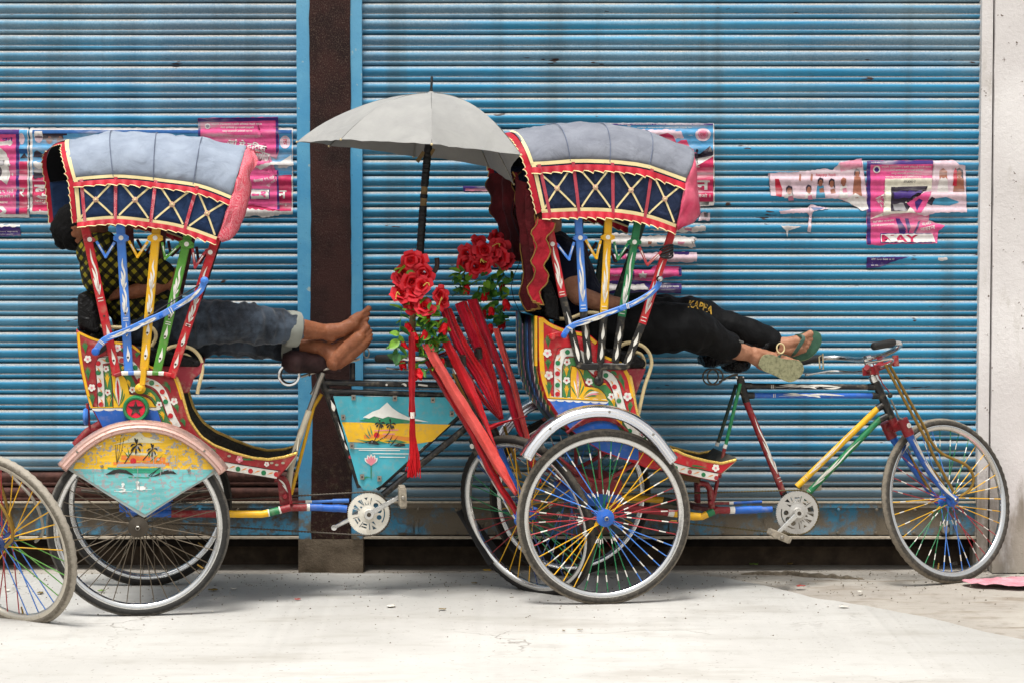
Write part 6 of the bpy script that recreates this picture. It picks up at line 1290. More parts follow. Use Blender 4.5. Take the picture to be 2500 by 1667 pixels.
for _ in range(16):
    x = rs.uniform(450, 1900); y = rs.uniform(350, 800); L_ = rs.uniform(60, 260)
    if y > 1240 - abs(x - 1185) * .62 - L_: continue
    d.stroke([(x, y), (x + rs.uniform(-12, 12), y + L_)], rs.uniform(3, 9), WGREY, 5.5, 6, 0)
for _ in range(26):
    x = rs.uniform(1350, 1950); y = rs.uniform(330, 620)
    if y < 160 + ((x - 1150) / 900) ** 2 * 480 + 40: continue
    d.dot(x, y, rs.uniform(8, 28), WGREY, 5.5, rs.uniform(6, 20), 7)
for x, y in ((390, 470), (430, 430), (360, 530), (470, 400)): d.dot(x, y, 34, WGREY, 5.5, 22, 7)
d.build('painted_landscape', pan)
b = MB()
for x, y in ((660, 600), (1745, 650)): b.bolt(FL.P(*LD(x, y), YP - .002), .006, STEEL)
b.build('panel_rivet', pan)
# small lamp and bracket behind the body
b = MB(); b.lathe([(.001, -.012), (.03, -.008), (.036, .0), (.03, .01), (.001, .014)], LBLU, FL.P(*LB(152, 1130), -.26), (1, 0, 0), 20); b.tube(tr(FL, LB, [(170, 960), (185, 1060), (190, 1200), (215, 1300), (380, 1290)], -.26), .006, redspoke(), 8); b.build('rear_reflector', LL)
pts_tube(LL, FL, LD, 'mudguard_stay', [([(330, 345), (480, 180), (660, 70)], .02, DRED, .3)])
# --- under-structure, rails, frame
b = MB(); b.tube([(0, -TRK, RW), (0, TRK, RW)], .012, DSTEEL, 10); b.build('axle', LL)
b = MB(); b.prism(tr(FL, LD, [(870, 1050), (1500, 1060), (1505, 1190), (880, 1170)], -.2), (0, .4, 0), BLU); b.build('axle_box', LL)
b = MB()
for k in range(4): b.bar(smooth(tr(FL, LD, [(400, 900 - k * 4), (900, 960 + k * 14), (1200, 975 + k * 14), (1500, 960 + k * 14), (2000, 900 - k * 4)], -.28), 16)[k:16 - k], .010, .04, DSTEEL)
b.build('leaf_spring', LL)
pts_tube(LL, FL, LC, 'chassis_rail', [([(-300, 1475), (70, 1480)], .0145, BLU, -.2), ([(60, 1480), (440, 1482)], .0148, DRED, -.2), ([(430, 1482), (780, 1484), (832, 1474)], .0146, YEL, -.2), ([(822, 1476), (842, 1472)], .0152, WHT, -.195), ([(838, 1473), (920, 1452)], .015, GRN, -.18), ([(915, 1454), (932, 1448)], .0154, WHT, -.17), ([(928, 1450), (1010, 1430)], .0148, DRED, -.15), ([(1000, 1432), (1140, 1430)], .0148, DRED, -.1), ([(1132, 1430), (1165, 1429)], .0154, WHT, -.08), ([(1160, 1429), (1260, 1428)], .0146, BLU, -.07)])
pts_tube(LL, FL, S6, 'chain_stay', [([(-40, 600), (420, 625)], .0146, BLU, -.06), ([(410, 625), (520, 622), (680, 640)], .0155, BLU, -.05)])
pts_tube(LL, FL, S6, 'chain_stay', [([(-60, 505), (420, 485)], .006, LBLU, .05), ([(410, 485), (720, 480)], .009, LBLU, .05)])
pts_tube(LL, FL, LC, 'chain_stay', [([(1000, 1384), (1140, 1384)], .006, DRED, .05), ([(1130, 1384), (1180, 1384)], .0066, WHT, .05)])
b = MB(); b.bar(smooth(tr(FL, LC, [(880, 1200), (950, 1190), (985, 1250), (1000, 1400)], -.1), 12), .026, .05, DRED); b.prism(tr(FL, LC, [(905, 1190), (985, 1200), (1002, 1405), (925, 1410)], -.125), (0, .006, 0), DRED); b.bolt(FL.P(*LC(965, 1345), -.13), .012, DRED, h=.01); bk = b.build('footwell_bracket', LL)
d = Decal(lambda x, y, l: FL.P(*LC(x, y), -.127 - .0005 * l)); d.tear([(990, 1310), (960, 1240), (915, 1205)], 14, WHT); d.tear([(985, 1310), (965, 1270), (945, 1250)], 9, WHT); d.build('painted_scroll', bk)
o = pts_tube(LL, FL, LT, 'seat_tube', [([(330, 500), (372, 605)], .0168, BLK, 0), ([(368, 590), (570, 1160)], .0142, BLK, 0)])
d = Decal(lambda x, y, l: FL.P(*LT(x, y), -.0152 - .0005 * l)); d.tear([(398, 655), (412, 690), (418, 720)], 22, WHT); d.tear([(440, 780), (460, 840), (475, 890)], 10, WHT); d.dot(512, 985, 11, redspoke()); d.tear([(478, 900), (488, 930), (496, 945)], 12, WHT); d.build('worn_transfer', o)
o = pts_tube(LL, FL, LT, 'top_tube', [([(350, 553), (410, 554)], .0145, BLK, 0), ([(400, 554), (1180, 572)], .0125, BLK, 0)])
d = Decal(lambda x, y, l: FL.P(*LT(x, y), -.0132 - .0005 * l)); d.dot(722, 566, 7, WHT); d.tear([(808, 566), (820, 558), (838, 575)], 14, WHT); d.stroke([(905, 565), (960, 572)], 10, WHT, 2, 4, 0); d.build('worn_transfer', o)
pts_tube(LL, FL, LT, 'lower_top_tube', [([(370, 603), (430, 606)], .0145, BLK, 0), ([(420, 606), (1200, 632)], .0122, BLK, 0)])
o = pts_tube(LL, FL, LT, 'down_tube', [([(1220, 665), (1090, 790)], .0152, BLK, 0), ([(1130, 748), (690, 1145)], .0142, BLK, 0), ([(720, 1110), (660, 1165)], .016, BLK, 0)])
def tube_text(part, fr, K, body_, x0, y0, x1, y1, hgt, m, y):
    v, f = text2d(body_, .03); L_ = math.hypot(x1 - x0, y1 - y0); ex, ey = (x1 - x0) / L_, (y1 - y0) / L_; nx, ny = ey, -ex
    b = MB(); b.add([fr.P(*K(x0 + ex * a * L_ + nx * c_ * hgt, y0 + ey * a * L_ + ny * c_ * hgt), y) for a, c_ in v], f, m); return b.build('lettering', part)
tube_text(o, FL, LT, 'LAM', 912, 950, 985, 884, 26, WHT, -.0158)
d = Decal(lambda x, y, l: FL.P(*LT(x, y), -.0155 - .0005 * l)); d.poly([(985, 870), (1020, 838), (1030, 852), (998, 886)], WHT); d.poly([(978, 872), (992, 858), (1000, 872), (990, 880)], redspoke(), 3); d.build('sticker', o)
pts_tube(LL, FL, LT, 'lower_down_tube', [([(1270, 745), (700, 1205)], .0145, BLK, 0)])
o = pts_tube(LL, FL, LT, 'seat_stay', [([(328, 560), (270, 720)], .010, STEEL, -.05), ([(272, 715), (200, 920), (165, 1060), (150, 1180)], .0125, PALEM, -.055)])
pts_tube(LL, FL, LT, 'seat_stay', [([(345, 620), (300, 690)], .008, YEL, .05), ([(300, 690), (165, 1215)], .0072, YEL, .05)])
HT, HB = FL.P(*LT(1125, 470), 0), FL.P(*LT(1270, 838), 0)
b = MB(); b.tube([HT, HB], .0185, BLK, 14); b.build('head_tube', LL)
bb = FL.P(*S6(1085, 700), 0); b = MB(); b.tube([bb + Vector((0, -.04, 0)), bb + Vector((0, .04, 0))], .021, BLK, 14); b.build('bottom_bracket', LL)
CR_WH = paint('#cfcabd', .45, .35); chainring(LL, bb + Vector((0, -.055, 0)), .088, CR_WH, R_(-50), 'NEELAM')
chain(LL, Vector((.0, -.05, RW + .01)), bb + Vector((0, -.053, 0)), .036, .09, DSTEEL)
crank(LL, bb + Vector((0, -.075, 0)), R_(30), .155, CHROME, R_(88), -1); crank(LL, bb + Vector((0, .07, 0)), R_(207), .155, CHROME, 0, 1, True)
# painted board inside the frame
YB = -.021; brd = [(412, 632), (1112, 640), (1150, 722), (1140, 738), (690, 1150), (640, 1178), (590, 1178), (560, 1140)]
b = MB(); b.prism(tr(FL, LT, brd, YB), (0, .004, 0), TURQ); pb = b.build('frame_board', LL)
d = Decal(lambda x, y, l: FL.P(*LT(x, y), YB - .0008 - .0005 * l)); TWHT = paint('#d9dad2', .45, .15); TGRN = paint('#1f7a55', .45, .2)
d.fill([(462, 782), (1092, 797), (985, 895), (900, 908), (500, 898), (488, 860)], YSKY, 1); d.fill([(560, 775), (640, 752), (720, 742), (800, 745), (880, 765), (930, 785), (700, 795)], TGRN, 2); d.fill([(585, 755), (640, 722), (680, 708), (725, 668), (755, 700), (790, 725), (850, 755), (968, 782), (870, 775), (780, 760), (730, 750), (700, 762), (650, 748), (620, 762)], TWHT, 3)
d.stroke([(590, 868), (700, 862), (880, 885)], 22, ORG, 2, 12, 1); d.dot(664, 858, 17, RED, 4); d.stroke([(650, 832), (790, 828)], 6, PNKP, 3, 6, 0); d.stroke([(700, 852), (770, 852)], 6, PNKP, 3, 6, 0); d.fill([(540, 880), (600, 890), (680, 892), (730, 905), (620, 905)], TGRN, 3); d.fill([(700, 892), (780, 885), (840, 900), (800, 905)], TGRN, 3)
for tx, ty, x0, y0 in ((684, 790, 640, 905), (746, 795, 665, 895)):
    d.stroke([(x0, y0), (tx - 12, (ty + y0) / 2 + 10), (tx, ty)], 4.5, WBLK, 5, 10, 1)
    for dx, dy in ((-30, 5), (-8, -30), (28, 0), (20, 22), (-22, 20), (8, 28)): d.tear([(tx, ty), (tx + dx * .6, ty + dy * .8 - 8), (tx + dx, ty + dy + 3)], 10, WBLK, 6)
for a0, a1 in (((608, 815), (630, 870)), ((625, 800), (640, 860)), ((590, 840), (625, 880)), ((560, 908), (640, 890)), ((690, 915), (650, 890)), ((760, 850), (730, 910)), ((790, 860), (740, 925))): d.tear([a0, ((a0[0] + a1[0]) / 2, (a0[1] + a1[1]) / 2 + 3), a1], 7, TGRN if a1[1] < 885 else WBLK, 5)
d.fill([(755, 922), (790, 905), (825, 908), (832, 920), (800, 926)], WBLK, 5); d.fill([(600, 900), (640, 885), (680, 915), (620, 908)], WBLK, 5)
for y, a, c_ in ((935, 520, 850), (945, 560, 800), (965, 640, 860), (985, 680, 830)): d.stroke([(a, y), (c_, y + 2)], 5, TWHT, 2, 5, 0)
for a in (-2.5, -2.05, -1.57, -1.1, -.65): d.tear([(632, 1035), (632 + math.cos(a) * 30, 1030 + math.sin(a) * 38), (632 + math.cos(a) * 46, 1022 + math.sin(a) * 54)], 20, TWHT, 4); d.tear([(632, 1035), (632 + math.cos(a) * 24, 1030 + math.sin(a) * 32), (632 + math.cos(a) * 38, 1022 + math.sin(a) * 46)], 12, PNKP, 5)
d.stroke([(632, 1035), (632, 1110)], 6, TGRN, 4, 4, 0); d.tear([(632, 1105), (600, 1100), (585, 1120)], 12, TGRN, 4); d.build('painted_landscape', pb)
b = MB()
for x, y in ((530, 640), (770, 645), (990, 655), (1100, 735), (470, 755), (520, 920), (580, 1100), (680, 1110)): c = FL.P(*LT(x, y), YB - .004); b = MB(); b.box(c, (.017, .004, .022), STEEL); b.bolt(c + Vector((0, -.002, 0)), .004, DSTEEL); b.build('board_clip', pb)
# saddle
BRNL = cloth('brown_worn_saddle_leather', '#2a1c1c', .55, .35, 120, .4, 0, '#4a3534')
sd = saddle(LL, FL.P(*LF(1075, 835), 0), FL.P(*LF(1760, 905), 0), .235, BRNL, lump=.004, h=.1)
b = MB(); c = FL.P(*LF(1155, 1010), -.06); b.tube([c + Vector((math.cos(q) * .041, 0, math.sin(q) * .041)) for q in [R_(125) + R_(270) * i / 24 for i in range(25)]], .0055, CHROME, 8); b.build('saddle_spring', sd); b = MB(); c2 = FL.P(*LF(1165, 1005), .05); b.tube([c2 + Vector((math.cos(q) * .038, 0, math.sin(q) * .038)) for q in [R_(125) + R_(270) * i / 24 for i in range(25)]], .005, DSTEEL, 8); b.build('saddle_spring', sd)
b = MB(); b.tube(tr(FL, LF, [(1290, 1030), (1420, 990), (1700, 905), (1970, 825)], -.03), .0055, STEEL, 8); b.tube(tr(FL, LF, [(1380, 1020), (1400, 985)], -.03), .006, DSTEEL, 8); cc = FL.P(*LF(2045, 760), .04); b.tube([cc + Vector((math.cos(6.2832 * i / 18) * .011, 0, math.sin(6.2832 * i / 18) * .018)) for i in range(18)], .003, STEEL, 6, closed=True); b.build('saddle_rail', sd)
pts_tube(LL, FL, LF, 'seat_post', [([(1500, 970), (1540, 1090), (1570, 1180)], .0135, BLK, 0), ([(1545, 985), (1485, 1130), (1420, 1240)], .011, STEEL, -.04)]); pts_tube(LL, FL, LF, 'seat_post', [([(1885, 870), (1885, 1080)], .011, BLK, .02)])
# --- steering, turned towards the street
XL, fwL = front_end(LL, HT, HB, FL.P(1296, 1250, 0), R_(-50), BLU, TY_DRK, (YEL, DRED, GRN, NAVP), None, 4, 36, .0022, crown=BLK, spin=R_(20))
b = MB(); b.tube(smooth(tr(FL, L3, [(650, 200), (800, 500), (1000, 980), (1100, 1270), (1220, 1550)], -.12), 24), .0062, BRASS, 8); b.tube(smooth(tr(FL, L3, [(1140, 700), (1200, 900), (1270, 1100), (1300, 1200)], .08), 16), .006, BRASS, 8); b.tube(smooth(tr(FL, L3, [(880, 130), (1000, 400), (1100, 640)], -.02), 10), .006, BRASS, 8); b.build('fork_stay', LL)
b = MB(); q0 = XL(FL.P(1296, 1250, 0) + Vector((-.2, 0, -.25))); q1 = XL(FL.P(1296, 1250, 0) + Vector((-.37, 0, -.05))); n_ = XL(HB + Vector((0, 1, 0))) - XL(HB)
b.prism([q1 + n_ * -.03, q1 + n_ * .03, q0 + n_ * .05 + Vector((0, 0, -.0)), q0 - n_ * .05], (.004, 0, 0), RUB); b.build('mud_flap', LL)

# ================================================================== third rickshaw, its front wheel reaching in at the left edge
F3 = Frame(-1.963 - 1.57 * math.cos(R_(6)), 9.043 - 1.57 * math.sin(R_(6)) - .0, R_(6))
L4 = thing('cycle_rickshaw', 'cycle rickshaw of which only the pale dusty front wheel shows', 'rickshaw', F3.o, F3.yaw, 'cycle rickshaws parked along the shutters')
wc3 = F3.P(22, 1313, 0); h3b = wc3 + Vector((-.185, 0, .285)); h3t = h3b + Vector((-.085, 0, .19))
X3, fw3 = front_end(L4, h3t, h3b, wc3, R_(-41), NAVP, TY_PALE, (YEL, LGRN, LBLU, redspoke()), None, 4, 36, .0024, rim=metal('dusty_chrome', '#c9c2b4', .3, .5, '#8d7f68', .8), spin=R_(52))
b = MB(); b.tube([h3t, h3b], .0185, BLK, 14); b.build('head_tube', L4)
bb3 = wc3 + Vector((-.66, 0, -.055))
for nm, a, c_, r_ in (('top_tube', h3t - Vector((.01, 0, .03)), wc3 + Vector((-.88, 0, .5)), .0122), ('down_tube', h3b + Vector((0, 0, .04)), bb3, .014), ('seat_tube', wc3 + Vector((-.885, 0, .52)), bb3, .014)):
    b = MB(); b.tube([a, c_], r_, BLK, 12); b.build(nm, L4)
b = MB(); b.tube(smooth([X3(wc3 + Vector((-.05, -.06, .35))), X3(wc3 + Vector((.0, -.062, .24))), X3(wc3 + Vector((.09, -.062, .17))), X3(wc3 + Vector((.12, -.062, .06))), X3(wc3 + Vector((.06, -.06, .01)))], 24), .0065, BRASS, 8)
b.tube([X3(wc3 + Vector((-.07, .06, .35))), X3(wc3 + Vector((0, .06, .0)))], .0065, BRASS, 8); b.tube(smooth([X3(wc3 + Vector((-.05, .06, .35))), X3(wc3 + Vector((.02, .062, .25))), X3(wc3 + Vector((.13, .062, .17))), X3(wc3 + Vector((.16, .062, .04))), X3(wc3 + Vector((.1, .06, -.01)))], 24), .0065, STEEL, 8); b.build('fork_stay', L4)
saddle(L4, wc3 + Vector((-1.06, 0, .6)), wc3 + Vector((-.8, 0, .62)), .22, VINYL)
chainring(L4, bb3 + Vector((0, -.055, 0)), .09, CR_AL, 0); crank(L4, bb3 + Vector((0, -.075, 0)), R_(-60), .15, CHROME, 0, -1)

# ================================================================== umbrella lashed to a pole on the left rickshaw
U = crop(700, 160, 2.613); YU = FL.wld(HT).y
GREY_U = cloth('grey_umbrella_cloth', '#8e8d8a', .75, .04, 800, .3, .1, '#94938f', 8)
apex = wall_pt(*U(921, 180), YU); tipsU = [(65, 490, -.02), (345, 475, -.36), (925, 505, -.52), (1495, 572, -.3), (1450, 760, .14), (1290, 650, .36), (810, 585, .5), (270, 517, .34)]
ends = [wall_pt(*U(x, y), YU + d) for x, y, d in tipsU]
um = thing('umbrella', 'open grey cloth umbrella above the flower bunches', 'umbrella', apex - Vector((0, 0, .62)))
uo = apex - Vector((0, 0, .62))
def ribp(k, t):
    e = ends[k]; h = apex.lerp(e, t); drop = t ** 2.05 - t; return Vector((h.x, h.y, h.z + (e.z - apex.z) * drop)) - uo
b = MB()
for k in range(8):
    rows = []; k2 = (k + 1) % 8
    for i in range(15):
        t_ = i / 14; row = []
        for j in range(11):
            s_ = j / 10; a, c = ribp(k, t_), ribp(k2, t_); p = a.lerp(c, s_); bow_ = math.sin(math.pi * s_)
            p = p + ((apex - uo) - p) * (.075 * bow_ * t_ ** 3); mid = (a - c).length
            p = p - Vector((0, 0, 1)) * (.035 * bow_ * t_ * mid) + Vector((0, 0, .006 * t_ * noise.noise((s_ * 7 + k * 5, t_ * 3, 1)) + .007 * t_ ** 2 * (math.sin(s_ * 34 + 3 * t_) * max(0, 1 - s_ * 3.2) + math.sin((1 - s_) * 34 + 3 * t_) * max(0, 1 - (1 - s_) * 3.2))))
            row.append(p)
        rows.append(row)
    b.grid(rows, GREY_U)
b.build('canopy', um, ang=25)
for k in range(8):
    b = MB(); b.tube([ribp(k, i / 10) - Vector((0, 0, .004)) for i in range(11)], .0022, STEEL, 6); b.ball(ribp(k, 1.0), .005, CREAMROD, 5); b.build('rib', um)
    b = MB(); b.tube([ribp(k, i / 14) + Vector((0, 0, .0006)) for i in range(1, 15)], .0013, cloth('umbrella_seam', '#63625f', .9), 5); b.build('seam', um)
b = MB(); tp_ = wall_pt(*U(926, 70), YU) - uo; ap = apex - uo; b.tube([ap - Vector((0, 0, .012)), ap + Vector((0, 0, .012)), ap.lerp(tp_, .3), tp_.lerp(ap, .08), tp_], [.014, .007, .0055, .0052, .003], RUB, 10); b.lathe([(.02, -.006), (.012, .004), (.006, .01)], GREY_U, ap, (0, 0, 1), 14); b.build('ferrule', um)
b = MB(); hb_ = wall_pt(*U(958, 1330), YU + .03) - uo; b.tube([ap] + [wall_pt(*U(x, y), YU + .02) - uo for x, y in ((893, 620), (866, 1000), (856, 1180), (905, 1330))], .0045, STEEL, 8); b.build('shaft', um)
b = MB(); b.tube(smooth([wall_pt(*U(915, 1335), YU + .03) - uo, wall_pt(*U(945, 1318), YU + .03) - uo, wall_pt(*U(962, 1275), YU + .03) - uo, wall_pt(*U(957, 1228), YU + .03) - uo], 14), .0105, plain('brown_plastic_handle', '#3a231a', .4), 10); b.build('hook_handle', um)
# pole
PW = plain('bare_bamboo_pole', '#75603f', .8, 0, .3, .25, 40, .2); TAPE = plain('black_tape', '#0d0c0b', .5, 0, .4, .3, 90, .4)
pl = [wall_pt(*U(905, 505), YU), wall_pt(*U(880, 760), YU), wall_pt(*U(855, 1130), YU), wall_pt(*U(848, 1230), YU)] + [wall_pt(1008, 760, YU), wall_pt(1003, 905, YU)]
po = thing('umbrella_pole', 'bamboo pole wrapped in black tape holding up the grey umbrella', 'pole', pl[-1]); o0 = pl[-1]; q = resample([p - o0 for p in pl], 60)
b = MB(); b.tube(q, .0135, PW, 12); b.build('bamboo', po)
def wrap(i0, i1, name='tape_wrap'):
    b = MB(); seg = q[i0:i1 + 1]; pp = resample(seg, max(6, (i1 - i0) * 4)); b.tube(pp, [.0158 + .0026 * noise.noise((i * .9, i0, 3)) + (.002 if i % 5 == 0 else 0) for i in range(len(pp))], TAPE, 12); b.build(name, po)
wrap(0, 11); wrap(13, 14); wrap(16, 36)
b = MB(); d0 = q[2]; b.box(d0 + Vector((-.03, 0, -.02)), (.05, .02, .016), PW, Matrix.Rotation(R_(-55), 3, 'Y')); b.box(d0 + Vector((.018, -.002, .0)), (.03, .016, .012), PW, Matrix.Rotation(R_(-60), 3, 'Y')); b.build('lashed_peg', po)

# ================================================================== artificial roses and vines
R1 = crop(940, 560, 4.6118)
ROSEM = cloth('red_silk_petals', '#cf0a16', .5, .2, 200, .15, .1, '#dc1824', 30); ROSEL = cloth('pink_edged_petals', '#da2a36', .5, .1, 200, .1, .1, '#e0404a', 30)
LEAFM = [plain('plastic_leaf_' + n_, h, .45, 0, .4, .2, 60) for n_, h in (('bright', '#6f9a2b'), ('mid', '#47772a'), ('dark', '#2c5a26'))]
STEMM = plain('plastic_vine', '#3f9a52', .4); STAM = plain('yellow_stamen', '#d9c05a', .6)
def petal(b, base, dirv, up, L, W, curl, m, m2):
    dirv = Vector(dirv).normalized(); side = dirv.cross(up).normalized(); rows = []
    for i in range(5):
        f = i / 4; w = W * math.sin(math.pi * (.14 + .56 * f)); hgt = f * L; out = curl * f ** 2 * L; row = []
        for j in range(5):
            s_ = (j / 4 - .5) * 2; row.append(base + up * (hgt * (1 - .25 * max(0, curl) * f) - .34 * L * s_ * s_ * f * f) + dirv * (out + .25 * L * (1 - s_ * s_) * (.4 + .3 * f)) + side * (s_ * w))
        rows.append(row)
    b.grid(rows[:4], m); b.grid(rows[3:], m2)
def rose_mesh(seed):
    rn = random.Random(seed); b = MB(); up = Vector((0, 0, 1)); 
    for ring, (n_, L, W, curl, r0, z0) in enumerate(((3, .026, .013, .0, .001, .008), (3, .033, .021, .2, .003, .004), (4, .038, .027, .7, .005, -.002), (5, .040, .031, 1.3, .006, -.008))):
        for i in range(n_):
            a = 6.2832 * (i + .5 * ring) / n_ + rn.uniform(-.2, .2); d = Vector((math.cos(a), math.sin(a), 0)); petal(b, d * r0 + Vector((0, 0, z0)), d, up, L * rn.uniform(.9, 1.1), W, curl * rn.uniform(.85, 1.15), ROSEM, ROSEL if ring > 1 else ROSEM)
    return b.mesh('rose', 60)
RMESH = [rose_mesh(s) for s in range(4)]
def bud_mesh():
    b = MB(); up = Vector((0, 0, 1))
    for i in range(5):
        a = 6.2832 * i / 5; d = Vector((math.cos(a), math.sin(a), 0)); petal(b, d * .004, d, up, .036, .012, .05 if i % 2 else .18, ROSEM, ROSEM)
    b.ball((0, 0, .014), .012, ROSEM, 6, (1, 1, 1.3)); b.ball((0, 0, .0), .006, LEAFM[1], 4); return b.mesh('bud', 60)
def leaf_mesh():
    b = MB(); rows = []
    for i in range(6):
        f = i / 5; w = .0125 * math.sin(math.pi * (.06 + .9 * f) ** .8); rows.append([Vector((s_ * w, f * .036, .004 * s_ * s_ - .008 * f * f)) for s_ in (-1, 0, 1)])
    b.grid(rows, LEAFM[0]); return b
LMESH = []
for m_ in LEAFM:
    lb = leaf_mesh(); lb.ms[0] = m_; LMESH.append(lb.mesh('leaf', 60))
BUDM = bud_mesh()
def look(d, roll=0.0): return (Vector(d).to_track_quat('Z', 'Y') @ Matrix.Rotation(roll, 3, 'Z').to_quaternion()).to_euler()
def bunch(label, K, yy, roses, buds, vines, extra, seed, dark=0):
    rn = random.Random(seed); ctr = FL.wld(FL.P(*K(*roses[0][:2]), yy)); root = thing('flower_bunch', label, 'flowers', ctr, FL.yaw, 'artificial rose bunches on the handlebar'); lc = FL.P(*K(*roses[0][:2]), yy)
    def at(x, y, d=0.0): return FL.P(*K(x, y), yy + d) - lc
    for i, (x, y, d) in enumerate(roses):
        o = bpy.data.objects.new('rose', RMESH[i % 4]); link(o, root); o.location = at(x, y, d) + Vector((0, .012, 0)); o.rotation_euler = look((rn.uniform(-.95, .95), -1, rn.uniform(-.4, .9)), rn.uniform(0, 6)); s_ = rn.uniform(.6, .8); o.scale = (s_,) * 3
    for x, y in buds:
        o = bpy.data.objects.new('bud', BUDM); link(o, root); o.location = at(x, y - 35, rn.uniform(-.04, .03)); o.rotation_euler = look((rn.uniform(-.35, .35), rn.uniform(-.5, .1), -1), rn.uniform(0, 6)); s_ = rn.uniform(1.05, 1.35); o.scale = (s_,) * 3
    def leaf(p, d):
        o = bpy.data.objects.new('leaf', LMESH[min(2, dark + rn.choice((0, 0, 1, 1, 2)) if not dark else rn.choice((0, 1, 1, 2)))]); link(o, root); o.location = p
        v = Vector(d); o.rotation_euler = v.to_track_quat('Y', 'Z').to_euler(); o.rotation_euler.rotate_axis('Y', rn.uniform(-1.2, 1.2)); s_ = rn.uniform(1.0, 1.5); o.scale = (s_,) * 3
    for vn in vines:
        d0 = rn.uniform(-.05, .02); pth = smooth([at(x, y, d0) for x, y in vn], 20); b = MB(); b.tube(pth, .0014, STEMM, 5); b.build('vine_stem', root)
        for i in range(1, 20, 2):
            for k in range(rn.choice((1, 2, 2))): leaf(pth[i], (rn.uniform(-1, 1), rn.uniform(-1, .3), rn.uniform(-.7, .5)))
    for x, y in extra:
        leaf(at(x, y, rn.uniform(-.04, .02)), (rn.uniform(-1, 1), -.6, rn.uniform(-.8, .2)))
    for _ in range(3):
        x, y, d = rn.choice(roses); b = MB(); pth = smooth([at(x, y, d - .035), at(x + rn.uniform(-60, 60), y - 50, d - .045), at(x + rn.uniform(-90, 90), y + rn.uniform(-20, 60), d - .04)], 14); b.tube(pth, .0014, STAM, 5)
        for p in pth[2::2]: b.ball(p + Vector((rn.uniform(-.003, .003), -.001, rn.uniform(-.003, .003))), .0018, STAM, 3)
        b.build('stamen_sprig', root)
    return root
bunch('red rose bunch on the near handlebar end, in front of the brown pole', R1, -.14, [(430, 640, -.03), (280, 340, 0), (370, 355, .01), (190, 490, 0), (180, 575, .01), (290, 580, -.01), (440, 480, 0), (165, 740, -.01), (340, 720, -.01), (600, 730, -.01), (640, 800, .01), (330, 850, 0), (440, 890, -.02), (280, 860, .02)],
      [(245, 1090), (200, 1300), (180, 1500), (455, 1170), (355, 1280), (690, 1270), (645, 1490), (680, 1090), (475, 980), (560, 1240), (370, 1600), (330, 1200)],
      [[(185, 870), (175, 1050), (155, 1200), (145, 1380), (130, 1530)], [(410, 960), (402, 1100), (392, 1250), (380, 1420), (370, 1580)], [(610, 850), (625, 1050), (612, 1230), (600, 1380), (575, 1530)], [(510, 1000), (508, 1150), (505, 1300)]],
      [(200, 440), (230, 430), (320, 480), (480, 770), (520, 830), (220, 850), (240, 900), (360, 940), (560, 940), (545, 1200), (540, 1230), (470, 1020), (600, 1340), (650, 1040), (700, 1210)], 3)
bunch('red rose bunch higher up, against the dark hood opening', R1, .12, [(1110, 250, -.03), (1050, 160, 0), (1010, 290, -.01), (1290, 200, 0), (1310, 310, -.01), (890, 380, 0), (1020, 410, -.01), (1115, 380, -.02), (1215, 300, -.02), (1370, 370, .01), (1240, 120, .03), (930, 270, .03)],
      [(905, 650), (1120, 750), (1190, 720), (1325, 650), (1345, 830), (1110, 940), (1190, 910), (1330, 1040), (1120, 1130), (1190, 1110)],
      [[(840, 470), (850, 600), (845, 740)], [(1085, 470), (1080, 620), (1078, 800), (1075, 950), (1050, 1180)], [(1190, 520), (1192, 640), (1200, 760), (1215, 880), (1220, 1040)], [(1345, 430), (1320, 560), (1330, 720), (1320, 900), (1310, 1060)]],
      [(910, 480), (880, 500), (960, 500), (790, 440), (800, 530), (1040, 610), (1130, 590), (1240, 400), (1420, 470), (1350, 510), (820, 660), (820, 720), (850, 1090), (1240, 620)], 5, 1)
# green bottle stuck behind the roses
b = MB(); gb = NT('green_bottle_glass'); gb.set(S('#0c4a24'), .12, 0, .5); gb.b.inputs['Transmission Weight'].default_value = .35
p0, p1 = FL.wld(FL.P(*R1(700, 890), -.02)), FL.wld(FL.P(*R1(620, 640), -.02)); ax_ = (p1 - p0).normalized()
b.lathe([(.001, -.03), (.015, -.03), (.0165, -.02), (.0165, .03), (.012, .042), (.0075, .052), (.0075, .06), (.001, .06)], gb.m, (0, 0, 0), ax_, 18); o = b.build('bottle'); o.location = p0.lerp(p1, .5); tag(o, 'small green glass bottle stuck behind the near rose bunch', 'bottle')

